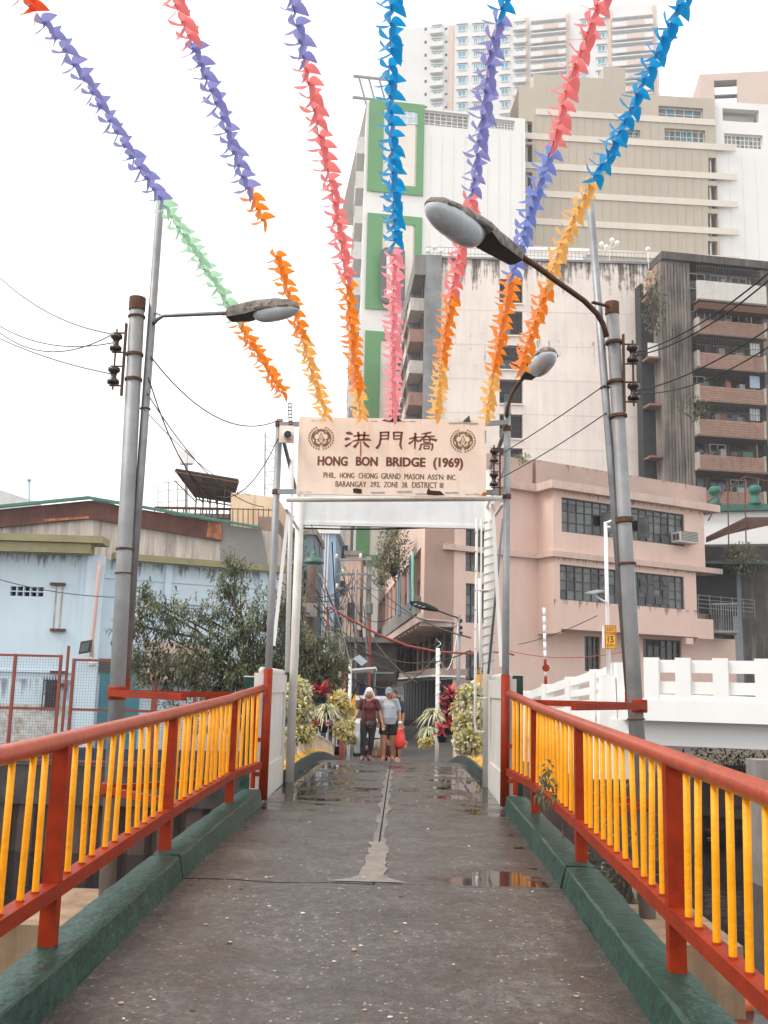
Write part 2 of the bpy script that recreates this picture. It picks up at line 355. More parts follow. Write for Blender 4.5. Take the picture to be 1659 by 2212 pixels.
for sgn, nm in ((-1, 0), (1, 1)):
    b = MB(); pr_ = None
    for i in range(60):
        y = 9.4+i*.13; wv = .03+.02*math.sin(i*.7+sgn)+rnd.uniform(0, .025); x0 = DC+(.013 if sgn > 0 else -.003); row = ((x0, y, dz(y)+.005), (x0+sgn*wv, y, dz(y)+.005))
        if pr_: b.add([pr_[0], pr_[1], row[1], row[0]], [(0, 1, 2, 3)])
        pr_ = row
    b.obj('seam_mortar', M('seam_mortar', (.15, .132, .117), .7, 0, .3, 8, bump=.3), deck)
rnd = random.Random(15); lm_ = [M('grit_white', (.6, .57, .52), .7), M('grit_tan', (.4, .25, .16), .8), M('dead_leaf', (.09, .04, .02), .8)]
b = [MB(), MB(), MB()]
for i in range(150):
    y = 3.9+rnd.random()**1.6*13; x = rnd.uniform(DL+.05, DR-.05); s = rnd.uniform(.006, .016); k = rnd.choice([0, 0, 1, 1, 2]); s *= 1.2 if k == 2 else 1
    pts = [(x+s*math.cos(a)*rnd.uniform(.7, 1.3), y+s*math.sin(a)*rnd.uniform(.6, 1.2), dz(y)+.003) for a in [j*1.26 for j in range(5)]]; b[k].prism(pts, (0, 0, s*(.12 if k == 2 else .4)))
for k in range(3): b[k].obj('deck_grit', lm_[k], None, kind='stuff', label=['pale grit scattered on the deck', 'tan grit scattered on the deck', 'dead leaf bits scattered on the deck'][k], cat='grit')
# ---- kerbs
kerbm = M('green_kerb_paint', (.008, .040, .029), .42, 0, .5, 9, .6, (.004, .016, .013), .8, 17, coat=.06, spec=.3, thr=.48, chips=(.16, .17, .15), cth=.66)
kerby = M('yellow_kerb_paint', (.55, .30, .03), .6, 0, .3, 5, .3, (.2, .12, .04), .2, 20)
def kerb_block(side, y0, y1, prof, mat, parent, name='kerb_block', seed=1, mis=None):
    rnd = random.Random(seed); b = MB(); n = max(2, int((y1-y0)/.18)); k = len(prof); xb = DL if side < 0 else DR
    for j in range(n+1):
        y = y0+(y1-y0)*j/n
        for i, (dx, h) in enumerate(prof):
            jit = .006 if 0 < i < k-1 else .004
            b.v.append((xb+side*(dx+rnd.uniform(-jit, jit)), y+(rnd.uniform(-.02, .02) if j in (0, n) else 0), dz(y)+h+rnd.uniform(-jit, jit)*.7))
    for j in range(n):
        for i in range(k-1):
            a = j*k+i; b.f.append((a, a+1, a+k+1, a+k)); b.m.append(mis[i] if mis else 0)
    b.f.append(tuple(range(k))); b.f.append(tuple(n*k+i for i in range(k))); b.m += [0, 0]
    return smooth_by_angle(b.obj(name, mat, parent), 14)
KP = [(-.02, -.05), (.0, .0), (.028, .152), (.042, .164), (.12, .166), (.2, .165), (.255, .158), (.275, .13), (.28, -.05), (.28, -.35)]
for s, nm in ((-1, 'left'), (1, 'right')):
    kb = thing('kerb_'+nm, ((DL if s < 0 else DR), 6, 0), 'dark green painted kerb along the '+nm+' edge of the deck', None); kb['kind'] = 'structure'
    kerb_block(s, -3, 7.70, KP, kerbm, kb, seed=4+s); kerb_block(s, 7.76, 11.98, KP, kerbm, kb, seed=9+s)
    KQ = [(.0, -.05), (.0, .0), (.01, .145), (.03, .165), (.17, .168), (.32, .165), (.33, .14), (.33, -.3)]
    kerb_block(s, 14.35, 27.5, KQ, [M('dark_green_kerb_side', (.035, .055, .05), .6, 0, .3, 5, bump=.3), kerby], kb, 'arched_kerb', 20+s, [0, 0, 0, 1, 1, 1, 0])
# ---- pier cap that carries the lamp poles
pierm = M('stained_pier_concrete', (.30, .20, .12), .85, 0, .3, 2, .8, (.13, .07, .035), .4, 10, thr=.4)
pr = thing('bridge_pier', (-.2, 9.2, WATER_Z), 'rust stained cream concrete pier cap reaching out under the footbridge', 'pier')
def _(b): b.box((-3.25, 8.45, -.9), (2.75, 9.95, -.36))
one('pier_cap', pierm, pr, _)
for x in (-2.9, 2.4):
    def _(b): b.lathe((x, 9.2, WATER_Z-1), [(.3, 0), (.3, 2.095)], 14)
    one('pier_column', pierm, pr, _, smooth=False)
# ---- floating boom on the water
org_b = M('orange_float_plastic', (.62, .13, .04), .45, 0, .2, 6, .3, (.25, .06, .03))
for k, (x0, x1, y) in enumerate(((-6.4, -4.75, 12.3), (-4.6, -2.6, 12.5), (2.2, 4.2, 12.55), (4.35, 6.3, 12.7))):
    b = MB(); c0 = Vector((x0, y, WATER_Z+.05)); prof = [(.02, 0), (.13, .05), (.15, .14), (.15, x1-x0-.14), (.13, x1-x0-.05), (.02, x1-x0)]
    b.lathe(c0, prof, 14, (1, .03, 0)); 
    fl = b.obj('float_tube', org_b, None, True, label=('orange trash boom float on the water beyond the left railing' if x0 < 0 else 'orange trash boom float on the water beyond the right railing'), cat='float', group='trash boom floats on the canal')
# ================================================================ railings of the near ramp
def railing(side, posts, end, lab):
    xs = -1.80 if side < 0 else 1.385
    rt = thing('railing', (xs, 6, dz(6)+.14), lab, 'railing')
    def kz(y): return dz(y)+.163
    RZ = [(-2, 1.11), (0, 1.175), (5.3, 1.325), (7.94, 1.405), (10.7, 1.495), (12.1, 1.6), (13, 1.65)]
    def rz(y):
        for (a, c), (e, f) in zip(RZ, RZ[1:]):
            if y <= e: return c+(f-c)*(y-a)/(e-a)
    path = [(xs, y, rz(y)-.047) for y in [-1+i*.5 for i in range(25)]]
    path = [p for p in path if p[1] < 11.2] + [end]
    b = MB(); b.tube(path, .047, 14); h = b.obj('handrail', red_rail, rt, True)
    allp = posts
    for k, y in enumerate(allp):
        b = MB(); z0 = kz(y); b.hexa((xs-.042, y-.035, z0-.01), (.084, 0, 0), (0, .07, 0), (0, 0, rz(y)-.06-z0)); b.obj('post', red_p, rt)
    ys = posts+[end[1]-.02]
    rnd = random.Random(5+side)
    for a, c in zip(ys, ys[1:]):
        last = c == ys[-1]; xa = xs; xc = end[0] if last else xs
        za, zc = kz(a)+.27, (kz(c)+.27)
        b = MB(); b.bar((xa, a+.035, za), (xc, c-.036, zc), .085, .075); b.obj('bottom_rail', red_p, rt)
        n = max(3, int(round((c-a)/.222)))
        for i in range(1, n):
            t = i/n+rnd.uniform(-.012, .012); y = a+(c-a)*t; x = xa+(xc-xa)*t; zb = za+(zc-za)*t+.035
            zt = rz(y)-.085 if not last else (rz(a)-.085)*(1-t)+t*(end[2]-.04)
            b = MB(); jx, jy = rnd.uniform(-.007, .007), rnd.uniform(-.007, .007)
            b.tube([(x+jx, y+jy, zb-.005), (x+jx, y+jy, zb+.02), (x, y, (zb+zt)/2), (x-jx, y-jy, zt)], .0175, 8); b.obj('baluster', yel_p, rt, True)
            b = MB(); b.lathe((x+jx, y+jy, zb-.002), [(.024, 0), (.02, .014)], 8); b.obj('baluster_foot', red_p, rt)
    return rt
railing(-1, [.3, 2.85, 5.40, 7.94, 10.81], (-1.68, 12.12, 1.555), 'red and yellow steel railing on the warehouse side of the deck')
railing(1, [.0, 2.62, 5.27, 7.95, 10.61], (1.27, 12.04, 1.56), 'red and yellow steel railing with a weed growing through it')
# ================================================================ lamp poles
lamp_top = M('lichen_grey_lamp_housing', (.20, .175, .15), .85, 0, .75, 16, bump=.5, bs=50)
lamp_glass = M('lamp_bowl_glass', (.52, .56, .58), .10, 0, .25, 3, spec=.8, coat=.4)
lamp_dk = M('lamp_underside', (.05, .045, .045), .6)
porc = M('brown_porcelain', (.035, .018, .014), .2, 0, .2, 5)
def lamp_head(A, T, parent, wd=.30, bowl=(.42, 1.0)):
    A, T = Vector(A), Vector(T); ax = (T-A); Lh = ax.length; ax.normalize(); x = ax.cross(Vector((0, 0, 1))).normalized(); up = x.cross(ax).normalized()
    def ring(s, w, h, dn): 
        c = A+ax*Lh*s
        return [c+x*(w/2*math.cos(a))+up*(h*math.sin(a)) for a in [math.pi*i/8 for i in range(9)]]+[c-x*w/2*.98-up*dn, c+x*w/2*.98-up*dn]
    b = MB(); prof = [(0, .10, .05, .05), (.03, .16, .075, .06), (.3, .22, .10, .055), (.42, wd*.95, .115, .03), (.7, wd, .11, .02), (.9, wd*.78, .085, .015), (.98, wd*.42, .05, .01), (1.0, .06, .02, .005)]
    for s, w_, h, dn in prof: b.v += [tuple(p) for p in ring(s, w_, h, dn)]
    k = 11
    for i in range(len(prof)-1):
        for j in range(k):
            a = i*k+j; c = i*k+(j+1) % k; b.f.append((a, c, c+k, a+k)); b.m.append(1 if j == 9 and i < 3 else 0)
    b.f.append(tuple(range(k))); b.f.append(tuple((len(prof)-1)*k+j for j in range(k))); b.m += [1, 0]
    o = smooth_by_angle(b.obj('lamp_housing', [lamp_top, lamp_dk], parent), 50)
    b = MB(); n = 14
    s0, s1 = bowl; cs = [(s0+(s1-s0)*(.5-.5*math.cos(math.pi*i/n))) for i in range(n+1)]
    for s in cs:
        q = (s-(s0+s1)/2)/((s1-s0)/2); e = math.sqrt(max(0, 1-abs(q)**2.6)); c = A+ax*Lh*s-up*.015
        b.v += [tuple(c+x*(wd*.485*e*math.cos(a))-up*(wd*.5*e*(1.0-.25*q)*math.sin(a))) for a in [math.pi*i/10 for i in range(11)]]
    for i in range(n):
        for j in range(10): a = i*11+j; b.f.append((a, a+1, a+12, a+11)); b.m.append(0)
    b.obj('lamp_bowl', lamp_glass, o, True)
    b = MB()
    for sx in (-1, 1): b.bar(A+ax*Lh*.42+x*sx*wd*.49-up*.012, A+ax*Lh*.88+x*sx*wd*.43-up*.006, .012, .022, up)
    b.obj('rim', lamp_dk, o)
    return o
def spool_rack(pc, side, zs, parent_group, lab, r=.06, off=.165):
    """iron rack with two porcelain spools clamped to a pole at centre pc"""
    t = thing('insulator_rack', (pc[0]+side*off, pc[1], min(zs)-.1), lab, 'insulator', parent_group)
    b = MB(); x = pc[0]+side*off; y = pc[1]
    b.tube([(x, y, zs[0]+.14), (x, y, zs[-1]-.14)], .010, 6); b.bar((pc[0]+side*.075, y, zs[0]+.2), (pc[0]+side*.075, y, zs[-1]-.2), .02, .035, (0, 1, 0))
    for z in zs:
        for dz_ in (-.10, .10): b.bar((pc[0]+side*.07, y, z+dz_), (x+side*.035, y, z+dz_), .028, .008)
    b.obj('rack', rust, t)
    for z in zs:
        b = MB(); b.lathe((x, y, z), [(.3*r, -.085), (.95*r, -.08), (1.0*r, -.05), (.55*r, -.025), (.45*r, 0), (.55*r, .025), (1.0*r, .05), (.95*r, .08), (.3*r, .085)], 16)
        b.obj('spool', porc, t, True)
    return t
def steel_pole(bot, top, r, lab, r2=None, bands=(), grp=None):
    bot, top = Vector(bot), Vector(top); t = thing('steel_pole', bot, lab, 'pole', grp)
    b = MB(); b.tube([bot, bot.lerp(top, .5), top], [r, (r+(r2 or r))/2, r2 or r], 18); b.obj('shaft', galv if r > .05 else galv_d, t, True)
    ax = (top-bot).normalized()
    for f, h, extra in bands:
        c = bot.lerp(top, f); b = MB(); b.lathe(c, [(r+.004, 0), (r+.012, .004), (r+.012, h), (r+.004, h+.004)], 16, ax); b.obj('clamp_band', rust, t)
    return t
LP0, LP1 = P(234, 1890, 9.4), P(297, 652, 9.4); LP0.z = -.36
lp = steel_pole(LP0, LP1, .074, 'thick galvanised pole beside the railing, facing the blue warehouse', bands=((.855, .03, 0), (.90, .03, 0), (.97, .02, 0), (.56, .02, 0), (.52, .01, 0)))
def _(b): b.lathe(LP1, [(.073, -.1), (.082, -.09), (.082, .04), (.05, .05)], 16)
one('pole_cap', rust, lp, _, smooth=False)
LT0, LT1 = P(269, 1500, 9.46), P(347, 425, 9.46)
lt = steel_pole(LT0, LT1, .041, 'thin grey pole with a side lamp arm, strapped to the thick pole', bands=((.55, .015, 0),))
def _(b): b.lathe(LT0-Vector((0, 0, .01)), [(.05, 0), (.05, .16), (.043, .17)], 14)
one('painted_foot', red_p, lt, _)
arm = [P(330, 700, 9.44), P(340, 690, 9.42), P(352, 682, 9.4), P(420, 679, 9.35), P(500, 676, 9.3)]
def _(b):
    b.tube(arm, .02, 8); b.tube([P(333, 676, 9.44), P(352, 682, 9.4)], .008, 6)
one('lamp_arm', galv_d, lt, _, smooth=True)
lamp_head(P(492, 678, 9.3), P(646, 664, 9.15), lt, .20, (.35, 1.0))
RP0, RP1 = P(1397, 1897, 9.4), P(1322, 660, 9.4); RP0.z = -.36
rp = steel_pole(RP0, RP1, .074, 'thick leaning galvanised pole with rusty wire bands beside the white road bridge', .062, bands=((.80, .03, 0), (.86, .03, 0), (.93, .03, 0), (.62, .05, 0), (.55, .02, 0), (.30, .01, 0)))
def _(b): b.lathe(RP1, [(.06, -.1), (.07, -.09), (.07, .03), (.045, .04)], 16)
one('pole_cap', rust, rp, _)
RT0, RT1 = P(1361, 1521, 9.46), P(1274, 425, 9.46)
rt_ = steel_pole(RT0, RT1, .038, 'thin dark pole strapped to the leaning pole, its top behind a yellow garland', bands=((.6, .015, 0),))
def _(b): b.lathe(RT0-Vector((0, 0, .01)), [(.047, 0), (.047, .12), (.04, .13)], 14)
one('painted_foot', red_p, rt_, _)
arm = [P(1311, 728, 9.3), P(1303, 700, 9.27), P(1290, 678, 9.2), P(1262, 650, 9.05), P(1200, 606, 8.6), P(1160, 576, 8.3), P(1112, 545, 7.95)]
def _(b):
    b.tube(arm, .027, 9); b.bar(P(1280, 653, 9.2), P(1312, 661, 9.35), .03, .02)
one('lamp_arm', rust, rp, _, smooth=True)
lamp_head(P(1122, 556, 8.0), P(922, 436, 7.45), rp, .31, (.40, 1.0))
spool_rack(P(284, 776, 9.36), -1, [P(247, 740, 9.36).z, P(243, 812, 9.36).z], 'spool insulators on the poles', 'two brown spool insulators on the pole facing the blue warehouse')
spool_rack(P(1331, 805, 9.36), 1, [P(1367, 765, 9.36).z, P(1369, 847, 9.36).z], 'spool insulators on the poles', 'two brown spool insulators on the leaning pole')
# red brackets tying the poles to the bridge
for s, pole, xr, lab in ((-1, LP0, -1.84, 'red steel strut bracket tying the upright pole to the bridge'), (1, P(1385, 1700, 9.4), 1.43, 'red steel strut bracket tying the leaning pole to the bridge')):
    br = thing('strut_bracket', (xr, 9.4, .5), lab, 'bracket')
    for z, y0, y1 in ((1.49, 8.5, 11.0), (.62, 8.5, 10.6)):
        px_ = (P(252, 1508, 9.4).x if s < 0 else P(1378, 1538, 9.4).x) if z > 1 else (P(236, 1760, 9.4).x if s < 0 else P(1392, 1790, 9.4).x)
        for y in (y0, y1):
            b = MB(); b.bar((px_+s*.05, 9.4+(.05 if y > 9.4 else -.05), z), (xr, y, z-.01), .05, .06); b.obj('strut', red_p, br)
        b = MB(); b.lathe((px_, 9.4, z-.06), [(.082, 0), (.088, .01), (.088, .11), (.082, .12)], 16); b.obj('collar', red_p, br)
# ================================================================ gate with the name board
gate = thing('bridge_gate', (-.2, 12.2, dz(12.2)), 'white and grey pipe portal carrying the bridge name board', 'gate')
GL0, GL1 = P(569, 1692, 12.2), P(604, 906, 12.2); GR0, GR1 = P(1090, 1700, 12.2), P(1096, 893, 12.2)
for a, t in ((GL0, GL1), (GR0, GR1)):
    a.z = dz(12.2)+.02
    b = MB(); b.tube([a, t], .044, 16); po = b.obj('front_post', galv, gate, True)
    f = (1.79-a.z)/(t.z-a.z); b = MB(); b.tube([a, a.lerp(t, f)], .054, 16); b.obj('red_sleeve', red_p, po, True)
    ax = (t-a).normalized()
    for z in (P(600, 917, 12.2).z, P(600, 1063, 12.2).z): b = MB(); b.lathe(a.lerp(t, (z-a.z)/(t.z-a.z))-ax*.03, [(.046, 0), (.055, .005), (.055, .06), (.046, .065)], 14, ax); b.obj('clamp', rust, po)
# red gate hinges beside the sleeves
for x, s in ((GL0.x, -1), (GR0.x, 1)):
    b = MB()
    b.tube([(x+s*.12, 12.14, dz(12)+.16), (x+s*.12, 12.14, 1.55)], .03, 10)
    for z in (.55, .95): b.bar((x, 12.18, z), (x+s*.14, 12.14, z), .03, .05)
    b.obj('hinge_post', red_p, gate)
# parapet panels between front and back posts
for s, x in ((-1, -1.665), (1, 1.235)):
    F_ = Fac((x-s*.0, 12.30, 0), (0, 1, 0)); zt = 1.74
    b = MB(); xo = x; th = .12
    def zz(y): return dz(y)-.02
    # frame + recessed field
    b.prism([(xo, 12.27, zz(12.27)), (xo, 14.3, zz(14.3)), (xo, 14.3, zt), (xo, 12.27, zt)], (s*th, 0, 0))
    inn = xo-s*.022
    for (y0, y1, z0, z1) in ((12.27, 12.5, None, zt), (14.1, 14.3, None, zt), (12.501, 14.099, 1.5, zt), (12.501, 14.099, None, .62)):
        lo = lambda y: zz(y) if z0 is None else z0
        b.prism([(inn, y0, lo(y0)), (inn, y1, lo(y1)), (inn, y1, z1), (inn, y0, z1)], (s*.021, 0, 0))
    b.prism([(xo-s*.03, 12.24, zz(12.24)), (xo+s*(th+.02), 12.24, zz(12.24)), (xo+s*(th+.02), 12.24, zt), (xo-s*.03, 12.24, zt)], (0, .028, 0))
    pn = b.obj('parapet_panel', offwhite_p, gate)
    b = MB(); b.tube([(xo+s*.05, 12.26, zt+.03), (xo+s*.05, 14.32, zt+.03)], .045, 12); b.obj('coping_pipe', offwhite_p, pn, True)
BL = P(634, 1466, 14.36); BR = P(1055, 1466, 14.36); zbt = P(700, 1060, 14.36).z
for p_, r_ in ((BL, .062), (BR, .075)):
    b = MB(); b.tube([(p_.x, p_.y, dz(14.36)), (p_.x, p_.y, zbt+(.35 if p_ is BR else .05))], r_, 14); b.obj('back_post', offwhite_p, gate, True)
# cables wound round the right back post
b = MB(); hl = []
for i in range(170):
    a = i*.62; z = 1.9+i*.0125; hl.append((BR.x+.085*math.cos(a), BR.y+.085*math.sin(a), z))
b.tube(hl, .0045, 5); b.obj('wound_cable', M('grey_cable', (.16, .15, .15), .6), gate, True)
for s_, (px0, px1, yt) in ((-1, (533, 566, 1463)), (1, (1104, 1126, 1460))):
    a_, c_ = P(px0, 1480, 13.2), P(px1, 1480, 13.2); b = MB(); b.box((a_.x, 13.0, -.3), (c_.x, 13.3, P(px0, yt, 13.2).z)); pl_ = b.obj('kerb_end_pillar', kerbm, None, label='dark green end pillar beside the parapet panel on the '+('tree side' if s_ < 0 else 'road bridge side'), cat='pillar', loc=(a_.x, 13, 0)); b = MB(); b.box((a_.x-.01, 12.99, P(px0, yt, 13.2).z+.002), (c_.x+.01, 13.31, P(px0, yt-3, 13.2).z)); b.obj('worn_cap', offwhite_p, pl_)
# beams
b = MB(); b.tube([P(619, 1079, 12.75), P(1087, 1077, 12.75)], .034, 12); b.obj('cross_pipe', offwhite_p, gate, True)
F_ = Fac(P(640, 1132, 14.4), (1, 0, 0)); u1, z1 = F_.px(1046, 1072); u0, z0 = F_.px(652, 1128)
b = MB(); F_.box(b, u0, u1, z0, z1, 0, .05); F_.box(b, u0-.1, u1+.1, z0-.05, z0-.002, -.02, .07); b.obj('header_board', M('pale_header_paint', (.76, .78, .79), .45, 0, .1, 2, .5, (.36, .33, .30), thr=.5), gate)
for (x0, y0, Y0, x1, y1, Y1, r_, m_) in ((612, 950, 12.2, 640, 1062, 14.3, .026, galv), (1090, 935, 12.2, 1060, 1010, 14.3, .03, galv), (1090, 1010, 12.2, 1052, 905+190, 14.3, .022, white_p),
        (632, 940, 12.9, 620, 1452, 13.2, .03, white_p), (618, 1100, 12.6, 642, 1140, 14.3, .02, white_p), (1085, 1090, 12.6, 1062, 1125, 14.3, .022, white_p), (1086, 1120, 12.7, 1055, 1455, 13.9, .018, galv)):
    b = MB(); b.tube([P(x0, y0, Y0), P(x1, y1, Y1)], r_, 8); b.obj('brace', m_, gate, True)
for (x0, y0, Y0, x1, y1, Y1) in ((622, 1110, 12.7, 591, 1395, 12.5), (1064, 1088, 12.8, 1083, 1440, 12.45)):
    b = MB(); b.bar(P(x0, y0, Y0), P(x1, y1, Y1), .045, .008, (0, 1, 0)); b.obj('flat_strip', white_p, gate)
# slim white pipe frame on the right
b = MB(); b.tube([P(1030, 1120, 13.9), P(1026, 1560, 13.9), P(1028, 1580, 13.9), P(1046, 1582, 13.8)], .02, 8); b.tube([P(1040, 1120, 14.0), P(1038, 1572, 14.0)], .012, 6)
b.tube([P(1034, 1509, 13.9), P(1052, 1508, 13.7)], .012, 6); b.tube([P(1030, 1275, 13.9), P(1056, 1276, 13.9)], .015, 6)
for i in range(10): q = P(1030, 1150+i*42, 13.9); b.box((q.x-.035, q.y-.02, q.z), (q.x-.015, q.y+.02, q.z+.02))
b.obj('ladder_pipe', offwhite_p, gate, True)
# ---- name board
sb = Fac(P(640, 1070, 12.08), (1, 0, 0)); su0, sz0 = sb.px(640, 1067); su1, sz1 = sb.px(1051, 908)
signm = M('peach_sign_enamel', (.88, .72, .60), .5, 0, .08, 2.5, .55, (.66, .36, .17), .03, 20, thr=.52, chips=(.40, .22, .12), cth=.70)
sign = thing('name_board', sb.p((su0+su1)/2, sz0), 'peach enamel board lettered Hong Bon Bridge with two wreath emblems', 'sign')
for (x, y, Y, x2, y2) in ((604, 917, 12.13, 650, 916, ), (1040, 916, 12.13, 1096, 912), (600, 1062, 12.13, 650, 1062), (1040, 1064, 12.13, 1094, 1063)):
    b = MB(); b.bar(P(x, y, 12.14), P(x2, y2, 12.14), .03, .06); b.obj('mounting_arm', galv_d, gate)
b = MB(); sb.box(b, su0, su1, sz0, sz1, -.02, .004); bd = b.obj('board', signm, sign)
ru_ = M('rust_patch', (.035, .015, .008), .9, 0, .5, 20); ru2 = M('orange_rust_run', (.45, .12, .02), .8, 0, .3, 30); chip = M('bare_zinc_chip', (.33, .36, .38), .5, .3, .2, 10)
let1 = M('brown_red_letter_paint', (.17, .045, .025), .6, 0, .2, 12); let2 = M('olive_brown_letter_paint', (.17, .085, .035), .6, 0, .2, 12); goldm = M('tarnished_gold_paint', (.27, .14, .05), .5, 0, .25, 12)
ZS, ZX, ZY = .28505, 612.0, 890.1                      # zoom window used to read the board
def zp(x, y, d=.006): u, z = sb.px(ZX+x*ZS, ZY+y*ZS); return sb.p(u, z, d)
def stroke(b, pts, ws, d=.006):
    """brush stroke: a ribbon through pts with varying width (zoom pixels), given a little thickness"""
    n = len(pts); L_, R_ = [], []
    for i, (x, y) in enumerate(pts):
        x0, y0 = pts[max(i-1, 0)]; x1, y1 = pts[min(i+1, n-1)]; dx, dy = x1-x0, y1-y0; l = math.hypot(dx, dy) or 1; w_ = (ws[i] if isinstance(ws, (list, tuple)) else ws)*1.3
        L_.append(zp(x-dy/l*w_/2, y+dx/l*w_/2, d)); R_.append(zp(x+dy/l*w_/2, y-dx/l*w_/2, d))
    for i in range(n-1): b.add([L_[i], R_[i], R_[i+1], L_[i+1]], [(0, 1, 2, 3)])
CH = [[([(473, 160), (500, 160), (528, 168)], [8, 20, 6]), ([(466, 208), (485, 203), (508, 203)], [14, 18, 5]), ([(468, 262), (495, 247), (522, 228)], [14, 12, 5]),
       ([(532, 184), (580, 176), (652, 178)], [8, 12, 8]), ([(566, 150), (571, 180), (572, 210)], [14, 12, 10]), ([(616, 150), (613, 180), (610, 210)], [14, 12, 10]),
       ([(522, 222), (570, 212), (640, 208), (668, 216)], [6, 12, 15, 4]), ([(572, 224), (558, 245), (534, 270)], [10, 12, 18]), ([(606, 224), (622, 245), (650, 268)], [8, 16, 12])],
      [([(738, 150), (738, 200), (730, 245), (706, 278)], [12, 12, 14, 16]), ([(734, 157), (770, 154), (804, 154)], 10), ([(798, 152), (797, 180), (794, 208)], [12, 10, 9]), ([(740, 180), (796, 178)], 8), ([(738, 205), (795, 203)], 8),
       ([(832, 156), (870, 154), (906, 157)], 10), ([(836, 154), (837, 180), (837, 208)], [12, 10, 9]), ([(838, 181), (893, 180)], 8), ([(838, 206), (892, 204)], 8), ([(898, 154), (892, 205), (886, 250), (897, 284)], [12, 12, 14, 8])],
      [([(953, 205), (985, 196), (1030, 190)], [10, 11, 6]), ([(1000, 158), (1000, 210), (996, 280)], [14, 12, 8]), ([(992, 206), (975, 226), (950, 242)], [8, 10, 14]), ([(1004, 206), (1014, 216), (1026, 230)], [6, 12, 8]),
       ([(1046, 168), (1085, 162), (1122, 154)], [6, 11, 9]), ([(1086, 165), (1068, 195), (1030, 222)], [10, 9, 12]), ([(1032, 192), (1090, 186), (1148, 184)], [6, 10, 9]), ([(1094, 188), (1122, 206), (1164, 216)], [6, 12, 16]),
       ([(1062, 210), (1114, 210)], 8), ([(1064, 210), (1066, 232)], 8), ([(1112, 210), (1110, 232)], 8), ([(1064, 230), (1112, 230)], 7),
       ([(1040, 246), (1085, 242), (1134, 243)], 9), ([(1042, 246), (1040, 270), (1030, 290)], [10, 10, 12]), ([(1131, 244), (1130, 270), (1124, 290), (1114, 286)], [10, 10, 10, 5]), ([(1064, 258), (1108, 258)], 7), ([(1066, 258), (1066, 280)], 8), ([(1106, 258), (1104, 280)], 8), ([(1066, 279), (1104, 279)], 7)]]
for ch in CH:
    b = MB()
    for pts, ws in ch: stroke(b, pts, ws)
    b.obj('brush_character', let1, bd)
def text(s, x0, x1, y0, y1, mat, parent, bold=0., plane=None, name='lettering', dd=.006, conv=None, fat=0.):
    """flat lettering fitted to a box read off the photograph"""
    cu = bpy.data.curves.new('txt', 'FONT'); cu.body = s; cu.size = 1; cu.offset = bold; cu.resolution_u = 3
    to = bpy.data.objects.new('txt', cu); C.objects.link(to); dg = bpy.context.evaluated_depsgraph_get(); dg.update()
    me = bpy.data.meshes.new_from_object(to.evaluated_get(dg)); bpy.data.objects.remove(to)
    xs_ = [v.co.x for v in me.vertices]; ys_ = [v.co.y for v in me.vertices]; ax, bx_, ay, by = min(xs_), max(xs_), min(ys_), max(ys_)
    pl = plane or sb; cv = conv or (lambda x, y: (ZX+x*ZS, ZY+y*ZS))
    a0, c0 = pl.px(*cv(x0, y1)); a1, c1 = pl.px(*cv(x1, y0))
    org = origin(parent)
    for v in me.vertices:
        fu = (v.co.x-ax)/(bx_-ax); fz = (v.co.y-ay)/(by-ay); v.co = pl.p(a0+(a1-a0)*fu, c0+(c1-c0)*fz, dd)-org
    if fat:                                             # heavier strokes: the same outline laid down again a hair to the side
        sh_ = fat*ZS/FPX*12; vs0 = [v.co.copy() for v in me.vertices]; ps = [tuple(p.vertices) for p in me.polygons]; n0 = len(vs0)
        me = bpy.data.meshes.new(name); me.from_pydata([tuple(v-pl.U*sh_) for v in vs0]+[tuple(v+pl.U*sh_+pl.N*.0006) for v in vs0], [], ps+[tuple(i+n0 for i in p) for p in ps])
    me.materials.append(mat); o = bpy.data.objects.new(name, me); C.objects.link(o); o.parent = parent; return o
for wd_, a, c, y0, y1 in (('HONG', 260, 488, 338, 406), ('BON', 550, 716, 341, 408), ('BRIDGE', 780, 1077, 346, 412), ('(1969)', 1136, 1362, 348, 438)):
    text(wd_, a, c, y0, y1, let1, bd, .03, fat=1.6)
for wd_, a, c, y0, y1 in (('PHIL.', 305, 398, 459, 498), ('HONG', 428, 538, 461, 501), ('CHONG', 570, 714, 464, 503), ('GRAND', 742, 888, 466, 507), ('MASON', 918, 1066, 470, 510), ("ASS'N", 1092, 1212, 473, 512), ('INC.', 1240, 1310, 475, 515),
        ('BARANGAY', 396, 630, 527, 566), ('292,', 660, 735, 529, 572), ('ZONE', 762, 870, 530, 570), ('28.', 898, 945, 532, 572), ('DISTRICT', 976, 1165, 533, 574), ('III', 1186, 1212, 537, 576)):
    text(wd_, a, c, y0, y1, let2, bd, .0, fat=1.3)
